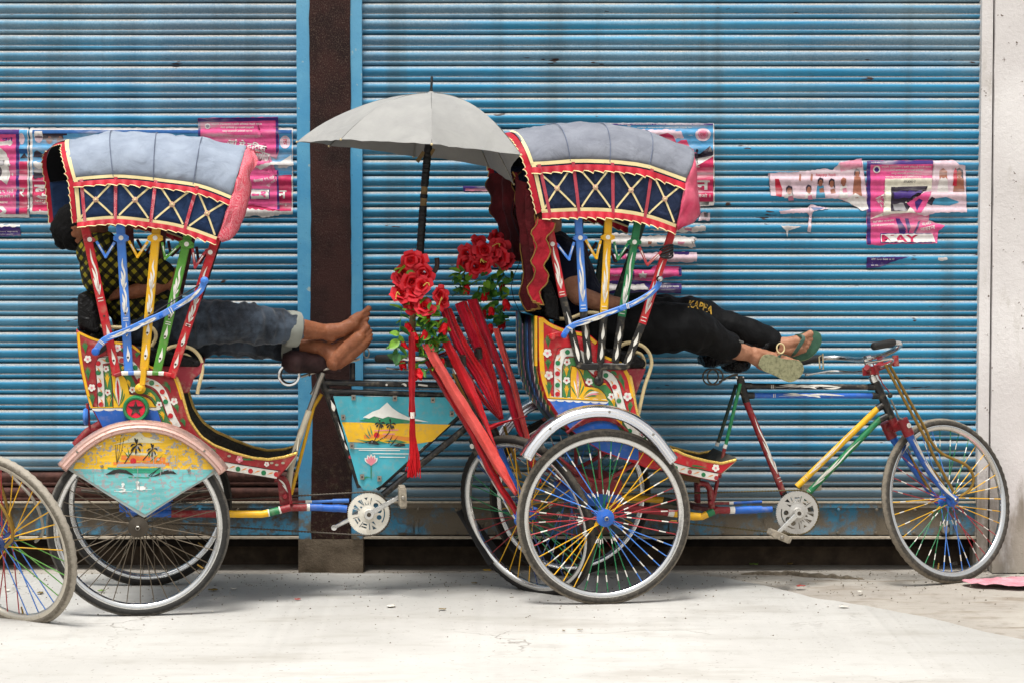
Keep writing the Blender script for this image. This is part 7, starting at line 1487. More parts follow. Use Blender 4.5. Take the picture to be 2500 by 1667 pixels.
# ================================================================== ribbons and tassel
SAT = [cloth(n_, h, r_, .18, 300, .25, .3, h2, 25) for n_, h, r_, h2 in (('coral_ribbon', '#d8473f', .5, '#e2605a'), ('crimson_ribbon', '#bf1028', .45, '#d0203a'), ('deep_red_ribbon', '#9c0d18', .5, '#b21420'), ('scarlet_ribbon', '#c81822', .5, '#d82a34'))]
rows_seen = []
def ribbons(label, items):
    y0_ = items[0][2]; y0_ = y0_[0] if isinstance(y0_, tuple) else y0_; P0 = FL.P(*L3(*items[0][0][0]), y0_); root = thing('ribbon_streamers', label, 'ribbons', FL.wld(P0), FL.yaw, 'red ribbons on the rickshaw front')
    for left, right, y, m, folds in items:
        yy = y if isinstance(y, tuple) else (y, y); n_ = 34; A = [(x + 7 * noise.noise((i * .35, 1, len(rows_seen))), z_) for i, (x, z_) in enumerate(sm2(left, n_, 1))]; B_ = [(x + 7 * noise.noise((i * .35, 5, len(rows_seen))), z_) for i, (x, z_) in enumerate(sm2(right, n_, 1))]; rows_seen.append(1); rows = []; w_ = 9
        for j in range(w_):
            f = j / (w_ - 1); row = []
            for i in range(n_):
                g = i / (n_ - 1); x = A[i][0] + (B_[i][0] - A[i][0]) * f; z = A[i][1] + (B_[i][1] - A[i][1]) * f
                row.append(FL.P(*L3(x, z), yy[0] + (yy[1] - yy[0]) * g + (.006 if folds > 2 else .010) * math.sin(f * math.pi * (folds + 1) + g * 3.5) + .006 * noise.noise((f * 3, g * 5, y0_ * 40)) - .006 * math.sin(f * math.pi)) - P0)
            rows.append(row)
        b = MB(); b.grid(rows, m); b.build('ribbon', root, ang=25, solid=.0012)
    return root
ribbons('long coral and dark red ribbons running from near roses to fork end', [
    ([(355, -80), (385, 0), (560, 300), (740, 600), (900, 860), (1060, 1130), (1245, 1370)], [(455, -80), (490, 0), (650, 260), (840, 560), (1010, 820), (1155, 1100), (1275, 1345)], (-.17, -.2), SAT[0], 1),
    ([(540, -120), (600, 30), (740, 330), (890, 590), (1010, 820), (1080, 950)], [(610, -130), (690, 10), (850, 300), (960, 580), (1060, 900), (1100, 980)], (-.13, -.16), SAT[3], 1),
    ([(560, 330), (700, 590), (830, 830), (1000, 1200), (1250, 1560)], [(610, 330), (760, 590), (900, 830), (1080, 1190), (1262, 1480)], (-.145, -.18), SAT[2], 1),
    ([(290, -60), (430, 180), (640, 520), (820, 800)], [(350, -60), (490, 180), (700, 520), (850, 780)], (-.12, -.14), SAT[2], 1)])
ribbons('pleated crimson ribbons fanning down from far roses to the tie', [
    ([(530, -400), (600, -200), (690, 0), (900, 320), (1040, 560), (1100, 640)], [(590, -420), (670, -200), (770, 0), (950, 270), (1060, 530), (1112, 632)], (-.08, -.03), SAT[1], 3),
    ([(585, -420), (670, -200), (760, 0), (950, 290), (1070, 550), (1108, 640)], [(635, -420), (730, -200), (845, 0), (1020, 260), (1090, 520), (1125, 630)], (-.07, -.03), SAT[3], 3),
    ([(470, -300), (560, -100), (650, 60), (800, 300), (980, 540), (1095, 645)], [(520, -310), (620, -100), (720, 60), (860, 290), (1020, 530), (1108, 640)], (-.085, -.03), SAT[2], 3),
    ([(670, -460), (760, -220), (855, 0), (960, 220), (1040, 420), (1110, 640)], [(755, -490), (860, -220), (950, 0), (1040, 250), (1095, 480), (1130, 630)], (.03, 0), SAT[1], 3),
    ([(720, -480), (830, -220), (930, 0), (1010, 220), (1070, 420), (1112, 640)], [(780, -490), (900, -220), (1000, 0), (1070, 250), (1110, 480), (1135, 630)], (.035, .005), SAT[3], 3),
    ([(785, -500), (890, -240), (1000, 0), (1120, 300), (1200, 600), (1290, 820), (1330, 840)], [(885, -510), (985, -240), (1080, 0), (1190, 300), (1270, 560), (1345, 800), (1360, 830)], (.05, .03), SAT[1], 1),
    ([(1030, -230), (1100, 0), (1200, 300), (1280, 620), (1350, 860), (1420, 1080)], [(1095, -230), (1165, 0), (1260, 300), (1335, 620), (1400, 860), (1440, 1060)], (.03, .0), SAT[0], 1),
    ([(1270, 810), (1380, 1060), (1460, 1260)], [(1330, 820), (1430, 1050), (1500, 1240)], (.03, .0), SAT[3], 1)])
ribbons('short red ribbon tied across the fork crown', [([(970, 700), (1080, 665), (1200, 640), (1360, 603)], [(975, 755), (1090, 700), (1200, 655), (1360, 612)], (-.05, -.05), SAT[3], 2)])
# hanging strip with tassel
P0 = FL.P(*L3(265, 0), -.19); ts = thing('tassel', 'red ribbon strip ending in a frayed tassel in front of the frame board', 'tassel', FL.wld(P0), FL.yaw)
b = MB(); rows = []
for j in range(7):
    f = j / 6; rows.append([FL.P(*L3(232 + 60 * f + (-4 + 8 * noise.noise((i * .3, f, 2))), -190 + 800 * i / 15), -.19 + .006 * math.sin(f * 9)) - P0 for i in range(16)])
b.grid(rows, SAT[2]); b.build('ribbon', ts, ang=25, solid=.0012)
b = MB(); c0 = FL.P(*L3(262, 600), -.195) - P0; b.tube([c0 + Vector((0, 0, .012)), c0 - Vector((0, 0, .012))], .009, plain('white_thread', '#d8cfc4', .8), 10); b.build('thread_binding', ts)
b = MB(); rn = random.Random(4); FRAY = cloth('red_tassel_thread', '#b30f18', .75, .3)
for k in range(90):
    a = rn.uniform(0, 6.28); r0 = rn.uniform(0, .008); e = rn.gauss(0, .011); pth = [c0 + Vector((math.cos(a) * r0, math.sin(a) * r0, 0)), c0 + Vector((math.cos(a) * r0 * 1.2 + e * .4, math.sin(a) * r0, -.09)), c0 + Vector((e * .9 + .004, math.sin(a) * .012, -.17)), c0 + Vector((e * 1.3 - .004, math.sin(a) * .015, -rn.uniform(.2, .255)))]
    b.tube(smooth(pth, 7, 1), .0017, FRAY, 4, caps=False)
fr_ = b.build('fringe', ts); fr_['kind'] = 'stuff'

# ================================================================== the two sleeping drivers
from mathutils.bvhtree import BVHTree
def limb(b, pts, rad, m, sy=1.0):
    """closed tapered chain: a ball at each joint and a cone between"""
    for p, r in zip(pts, rad): b.ball(p, r, m, 8, (1, sy, 1))
    for (p, q), (r, s_) in zip(zip(pts, pts[1:]), zip(rad, rad[1:])):
        b.tube([p, q], [r, s_], m, 16)
def fuse(b, voxel, name, parent, it=4, fold=0.0, fs=9.0, seed=0.0, stretch=(1, 1, 1), ang=180):
    me = bpy.data.meshes.new('tmp'); me.from_pydata(b.v, [], b.f); o = bpy.data.objects.new('tmp', me); COL.objects.link(o)
    md = o.modifiers.new('r', 'REMESH'); md.mode = 'VOXEL'; md.voxel_size = voxel
    dg = bpy.context.evaluated_depsgraph_get(); me2 = bpy.data.meshes.new_from_object(o.evaluated_get(dg)); bpy.data.objects.remove(o); bpy.data.meshes.remove(me)
    bm = bmesh.new(); bm.from_mesh(me2)
    for _ in range(it): bmesh.ops.smooth_vert(bm, verts=bm.verts, factor=.5, use_axis_x=True, use_axis_y=True, use_axis_z=True)
    if fold:
        bm.normal_update()
        for v in bm.verts:
            c = v.co; q = Vector((c.x * stretch[0], c.y * stretch[1], c.z * stretch[2])) * fs; e = 1 - abs(noise.noise(q + Vector((seed, 0, 0)))) * 2
            v.co = c + v.normal * fold * (e * .7 + .5 * noise.noise(q * 2.3))
    bm.to_mesh(me2); bm.free(); me2.name = name; me2.materials.clear()
    for m in b.ms: me2.materials.append(m)
    me2.shade_smooth(); return link(bpy.data.objects.new(name, me2), parent)
def skin(name, hexc, hex2):
    t = NT(name); a = t.noise(22, 5, .65); f = t.noise(190, 3, .6); d_ = t.noise(70, 4, .7); c = t.mix(t.map(a, .3, .7), S(hexc), S(hex2)); c = t.mix(t.math('MULTIPLY', t.map(d_, .52, .72), .12), c, S('#b09a84')); c = t.mix(t.math('MULTIPLY', t.map(f, .6, .75), .3), c, tuple(x * .45 for x in S(hexc))); t.bump(t.math('ADD', f, t.math('MULTIPLY', d_, .8)), .3, .004); t.b.inputs['Subsurface Weight'].default_value = .08; t.b.inputs['Subsurface Radius'].default_value = (.01, .004, .002); return t.set(c, .6, 0, .3)
SK1 = skin('brown_skin', '#74432a', '#8a5538'); SK2 = skin('tan_skin', '#8a5c44', '#a3745a'); HAIR = plain('black_hair', '#050404', .8, 0, .15, .4, 300, .6)
def person(fr, label, px, py):
    base = fr.P(px, py, 0); root = thing('person', label, 'person', fr.wld(base), fr.yaw); return root, base
# ------------------------------------------------ left: checked shirt, jeans, bare feet
PL, b0 = person(FL, 'person asleep in checked shirt and jeans, bare feet up on the saddle', 390, 880)
def A(x, y, d=0.0): return FL.P(x, y, d) - b0
def Fq(x, y, d=0.0): return FL.P(*LF(x, y), d) - b0
b = MB(); m = SK1
limb(b, [A(395, 800, 0), A(340, 745, 0), A(275, 665, 0), A(232, 605, 0)], [.10, .105, .115, .075], m, 1.35)
limb(b, [A(232, 605, 0), A(215, 580, 0), A(200, 556, 0)], [.055, .06, .085], m); limb(b, [A(200, 556, 0), A(222, 560, -.01)], [.088, .07], m); b.ball(A(252, 560, -.02), .016, m, 6); b.ball(A(215, 590, -.085), .02, m, 6, (.6, .5, 1))
sh = [A(255, 622, -.17), A(290, 650, -.185)]
limb(b, [A(258, 625, -.16), A(345, 655, -.2), A(420, 676, -.19), A(375, 700, -.2), A(322, 714, -.17)], [.052, .045, .038, .036, .028], m)
limb(b, [A(322, 714, -.17), A(300, 716, -.15)], [.026, .02], m)
for k in range(4): limb(b, [A(302, 706 + k * 5, -.15), A(284, 708 + k * 6, -.13), A(270, 716 + k * 5, -.11)], [.0095, .009, .0075], m)
limb(b, [A(258, 625, .16), A(340, 690, .2), A(420, 720, .12), A(340, 715, -.02)], [.052, .045, .038, .028], m)
# near leg crossing on top
limb(b, [A(395, 805, -.1), A(562, 792, -.19), A(702, 800, -.1), Fq(1560, 520, -.04)], [.075, .062, .05, .031], m)
limb(b, [Fq(1560, 520, -.04), Fq(1640, 575, -.03)], [.03, .024], m)
limb(b, [Fq(1560, 515, -.04), Fq(1760, 500, -.03), Fq(1900, 420, -.03)], [.031, .03, .027], m); limb(b, [Fq(1700, 530, -.02), Fq(1900, 450, -.02), Fq(1960, 420, -.02)], [.026, .026, .02], m); limb(b, [Fq(1900, 400, -.03), Fq(1960, 350, -.03)], [.026, .022], m)
for x0, y0, x1, y1, r_ in ((1985, 318, 2070, 252, .0112), (1990, 362, 2066, 312, .0079), (1990, 403, 2056, 372, .0076), (1982, 440, 2042, 424, .0074), (1966, 474, 2018, 470, .0066)): limb(b, [Fq(x0 - 60, y0 + 30, -.03), Fq(x0, y0, -.034), Fq(x1, y1, -.036)], [r_ * 1.2, r_ * .88, r_ * 1.12], m)
# far leg below, sole turned to the street
limb(b, [A(395, 812, .1), A(560, 818, .1), A(690, 845, .04), Fq(1500, 690, .0)], [.075, .062, .05, .034], m)
limb(b, [Fq(1500, 690, .0), Fq(1600, 740, -.01), Fq(1690, 850, -.03)], [.034, .036, .031], m); b.ball(Fq(1672, 868, -.035), .0325, m, 8)
limb(b, [Fq(1680, 845, -.035), Fq(1800, 720, -.04), Fq(1960, 590, -.045)], [.031, .029, .029], m); limb(b, [Fq(1720, 870, -.03), Fq(1860, 780, -.035), Fq(2010, 640, -.04)], [.027, .026, .026], m); limb(b, [Fq(1620, 760, -.01), Fq(1820, 650, -.01), Fq(1960, 560, -.02)], [.032, .026, .022], m)
for x0, y0, x1, y1, r_ in ((1985, 540, 2052, 470, .0135), (2045, 566, 2092, 506, .0078), (2056, 604, 2102, 552, .0076), (2058, 640, 2098, 596, .0074), (2050, 674, 2080, 638, .0068)): limb(b, [Fq(x0 - 40, y0 + 35, -.042), Fq(x0, y0, -.044), Fq(x1, y1, -.04)], [r_ * 1.2, r_, r_ * 1.02], m)
bodyL = fuse(b, .0032, 'body', PL, 2, .0012, 40, 1.0)
CHK = NT('yellow_black_checked_cotton'); cpos = CHK.n('ShaderNodeMapping'); cpos.inputs['Rotation'].default_value = (0, R_(42), 0); CHK.l(CHK.pos.outputs['Position'], cpos.inputs[0]); ox_ = CHK.xyz(cpos.outputs[0])
def stripes(c_): return CHK.math('GREATER_THAN', CHK.math('FRACT', CHK.math('ADD', CHK.math('DIVIDE', c_, .034), 40.0)), .5)
wob = CHK.noise(7, 2); sx = stripes(CHK.math('ADD', ox_[0], CHK.math('MULTIPLY', wob, .03))); sz = stripes(CHK.math('ADD', ox_[2], CHK.math('MULTIPLY', wob, .03))); sm_ = CHK.math('ADD', sx, sz)
col = CHK.mix(CHK.map(sm_, .5, .9), S('#857a1c'), S('#2b280e')); col = CHK.mix(CHK.map(sm_, 1.5, 1.9), col, S('#0b0b0a')); fz = CHK.noise(16, 4, .5, dist=.6); CHK.bump(fz, .5, .03); CHK.set(col, .85, 0, .2)
b = MB(); m = CHK.m
limb(b, [A(390, 792, 0), A(340, 742, 0), A(275, 662, 0), A(238, 612, 0)], [.118, .122, .128, .088], m, 1.38); limb(b, [A(245, 612, -.12), A(258, 628, -.16), A(345, 655, -.2), A(392, 668, -.2)], [.07, .066, .06, .056], m); limb(b, [A(245, 612, .12), A(258, 628, .16), A(340, 690, .2)], [.07, .066, .058], m)
fuse(b, .006, 'shirt', PL, 4, .007, 11, 2.0)
DENIM = NT('dark_blue_denim'); a_ = DENIM.noise(7, 4, .6); w_ = DENIM.noise(700, 2); f_ = DENIM.noise(60, 4, .7); v_ = DENIM.mix(DENIM.map(DENIM.math('ADD', a_, DENIM.math('MULTIPLY', f_, .2)), .45, .78), S('#0d121a'), S('#414b57')); v_ = DENIM.mix(DENIM.math('MULTIPLY', DENIM.map(w_, .5, .8), .35), v_, S('#56606a')); DENIM.bump(DENIM.math('ADD', w_, f_), .2, .004); DENIM.set(v_, .9, 0, .2, sheen=.2)
b = MB(); m = DENIM.m
limb(b, [A(385, 800, -.08), A(470, 790, -.14), A(562, 785, -.195), A(640, 794, -.14), A(705, 803, -.1)], [.105, .092, .078, .072, .064], m); limb(b, [A(385, 812, .08), A(470, 815, .11), A(562, 818, .1), A(640, 832, .05), A(712, 850, .02)], [.105, .092, .076, .066, .05], m); limb(b, [A(360, 800, 0), A(400, 812, 0)], [.12, .11], m, 1.3)
fuse(b, .005, 'jeans', PL, 2, .016, 11, 5.0, (1.6, 1, .7))
CUFF = cloth('rolled_denim_cuff', '#7e8078', .9, .15, 600, .15, .1)
for (c_, d_, r_, L_) in (((A(712, 803, -.095)), (A(760, 808, -.07) - A(712, 803, -.095)), .0715, .026), ((A(706, 850, .02)), (A(760, 856, .0) - A(706, 850, .02)), .056, .022)):
    b = MB(); d_ = d_.normalized(); u_, w2 = perp(d_); rows = []
    for rr, off in ((r_ * .9, -L_), (r_ * 1.0, -L_ * .9), (r_ * 1.04, 0), (r_ * 1.0, L_), (r_ * .93, L_ * 1.02), (r_ * .86, L_ * .6)):
        rows.append([c_ + d_ * off + (u_ * math.cos(q) + w2 * math.sin(q)) * (rr + .003 * noise.noise((math.cos(q) * 2, math.sin(q) * 2, off * 40))) for q in [6.2832 * i / 32 for i in range(32)]])
    b.grid(rows, CUFF, cv=True); b.build('cuff', PL, ang=60)
b = MB(); hd = A(192, 552, .0)
for k in range(3): b.ball(hd + Vector((.008 - .012 * k, 0, .006 - .012 * k)), .088 - .004 * k, HAIR, 10, (1.0, .95, 1.02))
limb(b, [A(178, 540, 0), A(160, 560, 0), A(152, 590, 0)], [.07, .06, .03], HAIR); fuse(b, .006, 'hair', PL, 2, .006, 30, 1)
# ------------------------------------------------ right: black track pants and flip-flops
PR, b0r = person(FR, 'person asleep in black track pants with feet in green flip-flops on the saddle', 1440, 880)
def Ar(x, y, d=0.0): return FR.P(x, y, d) - b0r
def Fr(x, y, d=0.0): return FR.P(*S2(x, y), d) - b0r
b = MB(); m = SK2
limb(b, [Ar(1445, 815, 0), Ar(1410, 740, 0), Ar(1370, 660, 0), Ar(1345, 610, 0)], [.10, .105, .115, .075], m, 1.35); limb(b, [Ar(1345, 610, 0), Ar(1330, 580, 0), Ar(1320, 550, 0)], [.055, .06, .09], m)
limb(b, [Ar(1372, 640, -.17), Ar(1392, 690, -.2), Ar(1412, 722, -.2), Ar(1460, 738, -.17), Ar(1512, 742, -.13)], [.05, .045, .04, .036, .027], m)
for k in range(4): limb(b, [Ar(1515, 736 + k * 5, -.13), Ar(1530, 738 + k * 6, -.12), Ar(1543, 746 + k * 6, -.115)], [.0095, .009, .0078], m)
limb(b, [Ar(1372, 640, .17), Ar(1420, 720, .2), Ar(1500, 740, .14)], [.05, .04, .028], m)
limb(b, [Ar(1445, 825, -.1), Ar(1668, 805, -.17), Fr(640, 520, -.09), Fr(1000, 610, -.05)], [.075, .062, .046, .031], m)          # near leg
limb(b, [Fr(1000, 610, -.05), Fr(1090, 660, -.05), Fr(1160, 720, -.045)], [.031, .033, .029], m); limb(b, [Fr(1060, 610, -.05), Fr(1250, 660, -.03), Fr(1480, 720, -.035), Fr(1620, 760, -.035)], [.03, .03, .028, .024], m); limb(b, [Fr(1170, 740, -.045), Fr(1400, 840, -.04), Fr(1560, 900, -.04)], [.028, .026, .026], m)
for i in range(5): limb(b, [Fr(1520 + i * 10, 720 + i * 48, -.036), Fr(1690 - i * 12, 735 + i * 52, -.034)], [.011, .009 if i else .012], m)
limb(b, [Ar(1445, 795, .1), Ar(1690, 785, .08), Fr(1240, 430, .02), Fr(1370, 500, .01)], [.075, .06, .036, .031], m)                # far leg
limb(b, [Fr(1340, 470, .01), Fr(1400, 580, .01)], [.034, .028], m); limb(b, [Fr(1370, 490, .01), Fr(1560, 470, .0), Fr(1740, 420, -.005)], [.034, .031, .026], m); limb(b, [Fr(1400, 540, .005), Fr(1600, 560, .0), Fr(1730, 530, -.005)], [.03, .029, .024], m)
for x0, y0, x1, y1, r_ in ((1770, 375, 1868, 322, .0145), (1790, 415, 1880, 402, .0098), (1785, 460, 1852, 455, .0094), (1760, 510, 1826, 508, .0092), (1730, 565, 1795, 562, .0088)): limb(b, [Fr(x0 - 60, y0 + 15, -.005), Fr(x0, y0, -.01), Fr(x1, y1, -.012)], [r_ * 1.25, r_ * .95, r_ * 1.05], m)
fuse(b, .0034, 'body', PR, 2, .0012, 40, 2.0)
b = MB(); NAVS = cloth('dark_navy_shirt', '#0b1024', .85, .3, 500, .4, .2); limb(b, [Ar(1440, 800, 0), Ar(1405, 735, 0), Ar(1368, 655, 0), Ar(1348, 612, 0)], [.116, .12, .128, .088], NAVS, 1.38)
limb(b, [Ar(1358, 615, -.12), Ar(1370, 636, -.165), Ar(1380, 660, -.19)], [.07, .066, .06], NAVS); limb(b, [Ar(1358, 615, .12), Ar(1372, 640, .16), Ar(1390, 670, .19)], [.07, .066, .06], NAVS); fuse(b, .006, 'shirt', PR, 4, .006, 11, 8.0)
BLKP = cloth('black_track_pants', '#030304', .7, .4, 500, .5, .05, fs=9)
b = MB(); limb(b, [Ar(1430, 815, -.08), Ar(1560, 800, -.13), Ar(1672, 800, -.175), Ar(1720, 818, -.13), Fr(560, 480, -.1), Fr(690, 500, -.085)], [.108, .105, .098, .078, .062, .052], BLKP); limb(b, [Ar(1430, 800, .08), Ar(1560, 775, .1), Ar(1700, 775, .08), Ar(1760, 795, .05), Fr(1180, 400, .03), Fr(1285, 450, .02)], [.108, .1, .082, .072, .06, .052], BLKP); limb(b, [Ar(1420, 815, 0), Ar(1470, 820, 0)], [.12, .11], BLKP, 1.3); limb(b, [Ar(1600, 770, -.02), Ar(1690, 765, -.03)], [.075, .062], BLKP)
pants = fuse(b, .006, 'track_pants', PR, 3, .012, 8, 3.0, (1.4, 1, .9))
bvh = BVHTree.FromPolygons([v.co for v in pants.data.vertices], [tuple(p.vertices) for p in pants.data.polygons])
def on_cloth(px, py, lift):
    o_ = FR.loc(CPOS) - b0r; d_ = FR.dloc(ray(px, py)).normalized(); h = bvh.ray_cast(o_, d_)
    return (h[0] - d_ * lift) if h[0] else Ar(px, py, -.25)
YTH = plain('yellow_print', '#b8902c', .6)
for bold, mm_, lift in ((.03, YTH, .004),):
    v, f = text2d('KAPPA', .03 if bold else .012); b = MB(); x0, y0, x1, y1, hg = QF(80, 105)[0], QF(80, 105)[1], QF(202, 142)[0], QF(202, 142)[1], 18.0; L_ = math.hypot(x1 - x0, y1 - y0); ex, ey = (x1 - x0) / L_, (y1 - y0) / L_
    ins_ = 0 if bold else .10
    vv = []
    for a_, c_ in v:
        cx_ = (math.floor(a_ * 5) + .5) / 5
        if not bold: a_ = cx_ + (a_ - cx_) * .72; c_ = .5 + (c_ - .5) * .74
        vv.append(on_cloth(x0 + ex * a_ * L_ + ey * c_ * hg, y0 + ey * a_ * L_ - ex * c_ * hg + 4 * math.sin(a_ * 3.1) * -1, lift))
    b.add(vv, f, mm_); b.build('lettering', pants)
b = MB(); GC = plain('grey_hem_lining', '#4a4a46', .9); hem = [Fr(x, y, -.115) for x, y in ((610, 470), (680, 430), (760, 415), (850, 430), (910, 450))]; b.tube(smooth(hem, 14), .006, GC, 8); b.build('hem', pants)
SOLE = NT('worn_flip_flop_sole'); so = SOLE.xyz(); n_ = SOLE.noise(70, 4, .7); wv = SOLE.math('SINE', SOLE.math('MULTIPLY', so[0], 900.0)); c_ = SOLE.mix(SOLE.map(n_, .4, .7), S('#8e8c6c'), S('#6b6a50')); SOLE.bump(SOLE.math('ADD', wv, n_), .35, .003); SOLE.set(c_, .85, 0, .25)
FOAM = plain('green_rubber_foam', '#3a5f4b', .6, 0, .3, .2, 40, .1); FOAMP = plain('pale_green_edge', '#7f9466', .7); STRAPF = plain('dark_green_strap', '#2e4b40', .5)
sp = [(1130, 770), (1145, 690), (1200, 625), (1290, 612), (1370, 630), (1440, 668), (1560, 692), (1680, 690), (1760, 735), (1788, 820), (1755, 910), (1660, 995), (1565, 1022), (1460, 968), (1320, 895), (1190, 850)]
sp = sm2(sp + [sp[0]], 44, 2)[:-1]
b = MB(); b.prism([Fr(x, y, -.088) for x, y in sp], (0, .006, 0), SOLE.m); b.prism([Fr(x, y, -.0815) for x, y in sp], (0, .012, 0), FOAMP); fl1 = b.build('flip_flop', PR)
b = MB(); b.bar(smooth([Fr(1410, 665, -.075), Fr(1450, 630, -.045), Fr(1530, 640, -.03), Fr(1590, 690, -.03)], 12), .014, .006, STRAPF); b.build('strap', fl1)
sq = [(1640, 680), (1720, 660), (1800, 600), (1860, 500), (1890, 400), (1895, 320), (1925, 283), (1965, 290), (2000, 350), (2005, 420), (1970, 520), (1900, 605), (1800, 670), (1710, 695)]
b = MB(); base_o = [(1300, 560), (1330, 480), (1420, 430), (1560, 380), (1700, 330), (1800, 290), (1900, 275), (1965, 285), (2003, 350), (2003, 430), (1960, 530), (1890, 610), (1790, 675), (1690, 695), (1560, 690), (1400, 640)]
base_o = sm2(base_o + [base_o[0]], 44, 2)[:-1]; b.prism([Fr(x, y, .035) for x, y in base_o], (.012, .004, -.004), FOAM); b.prism([Fr(x + 8, y + 6, .0395) for x, y in base_o], (.01, .012, -.006), FOAMP); fl2 = b.build('flip_flop', PR)
b = MB(); b.bar(smooth([Fr(1650, 350, .0), Fr(1720, 345, -.03), Fr(1790, 375, -.042), Fr(1750, 440, -.046), Fr(1690, 540, -.046), Fr(1630, 620, -.035), Fr(1605, 655, .0)], 22), [.010 + .006 * math.sin(math.pi * i / 21) for i in range(22)], .006, STRAPF); b.build('strap', fl2)
b = MB(); c_ = Fr(1445, 530, -.055); b.tube([c_ + Vector((math.cos(6.2832 * i / 22) * .0165, .004 * math.sin(6.2832 * i / 22), math.sin(6.2832 * i / 22) * .0205)) for i in range(22)], .0032, CREAMROD, 8, closed=True); b.build('ankle_ring', PR)
b = MB(); b.grid([[Ar(1434 + 26 * i / 5, 738 + 40 * j / 5 - 3 * i, -.14 + .01 * noise.noise((i, j, 0))) for i in range(6)] for j in range(6)], cloth('pale_cloth', '#8f8d88', .9)); b.build('pocket_cloth', PR, ang=80, solid=.003)

# ================================================================== street litter and broken edges
def slab(name, pts, h, m, label, cat, group=None, ang=40):
    c = sum((Vector(p) for p in pts), Vector()) / len(pts); b = MB(); b.prism([Vector(p) - c for p in pts], (0, 0, h), m); o = b.build(name, ang=ang); o.location = c; tag(o, label, cat, group); return o
PINKC = cloth('pink_plastic_sheet', '#c9808c', .6, .2, 200, .6, .1, '#dba3aa', 25)
o0 = ground_pt(2440, 1425, .006); b = MB(); rows = []
edge_t = [(2348, 1421), (2380, 1417), (2420, 1416), (2460, 1413), (2520, 1412), (2620, 1412)]; edge_b = [(2352, 1425), (2385, 1431), (2420, 1432), (2460, 1435), (2520, 1437), (2620, 1438)]
A_ = [ground_pt(x, y, .006) for x, y in edge_t]; B_ = [ground_pt(x, y, .006) for x, y in edge_b]
A_, B_ = resample(A_, 30), resample(B_, 30)
for j in range(8): rows.append([a.lerp(c, j / 7) - o0 + Vector((0, .01 * noise.noise((i * .5, j, 0)), .004 + .007 * (1 + noise.noise((i * .45, j * .8, 5))))) for i, (a, c) in enumerate(zip(A_, B_))])
b.grid(rows, PINKC); o = b.build('plastic_sheet', ang=80, solid=.001); o.location = o0; tag(o, 'crumpled pink plastic sheet on the ground by the white wall', 'litter')
# broken lip of old cement along the gutter
CEM = plain('broken_cement', '#6f6557', .95, 0, .2, .25, 60, .5)
pc = [(1810, 1399), (1850, 1398), (1900, 1400), (1930, 1399), (1960, 1404), (2010, 1406), (2060, 1409), (2110, 1411)]
ctr = ground_pt(1950, 1403); q_ = resample([ground_pt(x, y) - ctr for x, y in pc], 60); b = MB(); r0 = []; r1 = []; r2 = []; r3 = []
for i, p in enumerate(q_):
    n1_ = noise.noise((i * .3, 2, 1)); f = math.sin(math.pi * i / 59) ** .5; r0.append(p + Vector((0, .05 + .02 * n1_, -.008))); r1.append(p + Vector((0, .016 + .012 * n1_, (.015 + .008 * n1_) * f - .004))); r2.append(p + Vector((0, .008 * noise.noise((i * .7, 5, 1)), (.012 + .006 * n1_) * f - .004))); r3.append(p + Vector((0, -.004 + .012 * noise.noise((i * .7, 5, 1)), -.012)))
b.grid([r0, r1, r2, r3], CEM); o = b.build('cement_edge', ang=30); o.location = ctr; tag(o, 'broken ridge of cement on the ground below the bicycle frame', 'cement')
LEAFD = plain('dry_leaf', '#6d5a2c', .8, 0, .3, .3, 80); LEAFY = plain('yellow_leaf', '#b08a1c', .7, 0, .3, .2, 80); STONE = plain('grey_pebble', '#5f5850', .9, 0, .2, .3, 60, .4); PAPW = plain('white_paper_bit', '#c9c4b8', .9); GRNL = plain('green_leaf_litter', '#6c8a3a', .7); REDB = plain('red_wrapper', '#a03c30', .6)
rn = random.Random(21)
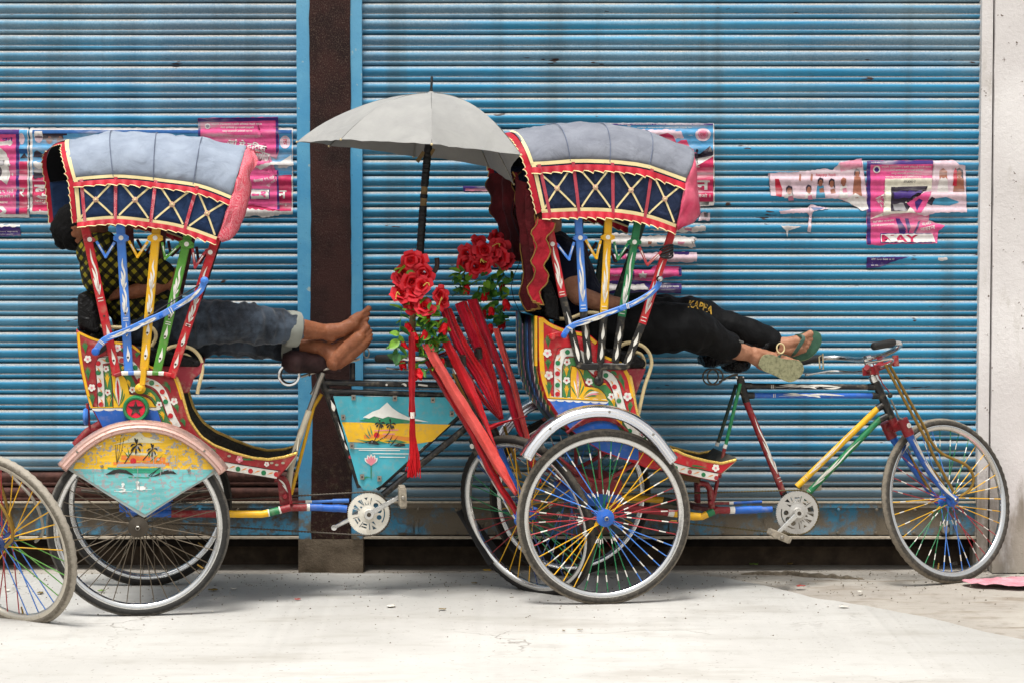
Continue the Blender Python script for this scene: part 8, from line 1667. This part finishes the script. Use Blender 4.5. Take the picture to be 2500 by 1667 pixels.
lit = [('dry_leaf', 1190, 1393, .03, LEAFY, 'yellow crumpled leaf on the ground beside the ribboned front wheel', 'leaf'), ('dry_leaf', 1158, 1424, .022, LEAFD, 'brown dry leaf lump below the black mudflap', 'leaf'), ('stone', 2331, 1380, .03, STONE, 'grey stone seen through the spokes of the wheel by the white wall', 'stone'), ('paper_scrap', 955, 1480, .035, PAPW, 'pale paper scrap on the open road, mid picture', 'paper'), ('dry_leaf', 1080, 1488, .022, LEAFD, 'small curled leaf on the open road', 'leaf'),
       ('wrapper', 1955, 1432, .03, REDB, 'reddish wrapper bit below the broken cement ridge', 'litter'), ('leaf', 248, 1443, .025, GRNL, 'green leaf seen through the landscape rickshaw wheel', 'leaf'), ('dry_leaf', 98, 1448, .028, LEAFD, 'brown leaf seen through the dusty wheel', 'leaf'), ('paper_scrap', 18, 1442, .02, PAPW, 'white paper bit behind the pale dusty wheel', 'paper'), ('dry_leaf', 520, 1441, .03, LEAFD, 'dry leaf in the shade beyond the landscape rickshaw wheel', 'leaf'), ('paper_scrap', 570, 1438, .024, PAPW, 'pale scrap in the shade below the yellow rail', 'paper'), ('wrapper', 727, 1464, .02, REDB, 'small red wrapper on the road before the pillar base', 'litter'), ('paper_scrap', 518, 1494, .012, PAPW, 'tiny white fleck on the open road', 'paper'), ('dry_leaf', 1376, 1540, .012, LEAFD, 'tiny brown leaf on the road below the big wheel', 'leaf'), ('dry_leaf', 1416, 1538, .016, LEAFD, 'curled brown leaf on the road, lower middle', 'leaf'), ('paper_scrap', 2060, 1482, .03, PAPW, 'white paper strip on dusty ground beyond the slab edge', 'paper'), ('dry_leaf', 1840, 1378, .03, GRNL, 'flattened leaf in the gutter under the frame', 'leaf'), ('dry_leaf', 1928, 1377, .026, LEAFD, 'dark leaf in the gutter under the chainring', 'leaf'), ('wrapper', 2100, 1445, .022, PAPW, 'pale wrapper on the ground below the broken cement end', 'litter')]
for nm, px, py, s_, m_, lb, ct in lit:
    c = ground_pt(px, py, .006); b = MB(); n_ = 9
    if nm == 'stone': b.ball((0, 0, s_ * .3), s_ * .55, m_, 6, (1.2, .8, .7))
    else:
        rows = [[Vector(((i / 4 - .5) * s_ * math.sin(math.pi * (.15 + .7 * j / 4)), (j / 4 - .5) * s_ * 1.3, .004 + s_ * .28 * abs(noise.noise((i * .6, j * .7, px))))) for i in range(5)] for j in range(5)]; b.grid(rows, m_)
    o = b.build(nm, ang=60, solid=0 if nm == 'stone' else .0012); o.location = c; o.rotation_euler = (0, 0, rn.uniform(0, 6)); tag(o, lb, ct, 'litter on the street')
# fine grit
b = MB(); GRIT = plain('street_grit', '#6a6255', .95, 0, .2, .35, 40)
for _ in range(900):
    x, y = rn.uniform(-2.6, 2.6), 10.35 - abs(rn.gauss(0, .55)); s_ = rn.uniform(.0016, .0055)
    if y < 8.2: continue
    b.add([(x - s_, y, .003), (x + s_ * .3, y - s_, .003), (x + s_, y + s_ * .6, .003), (x, y + s_, .003), (x + s_ * .1, y, .004 + s_)], [(0, 1, 4), (1, 2, 4), (2, 3, 4), (3, 0, 4)], GRIT)
o = b.build('grit', ang=20); tag(o, 'scattered fine grit and pebbles over the street', kind='stuff')
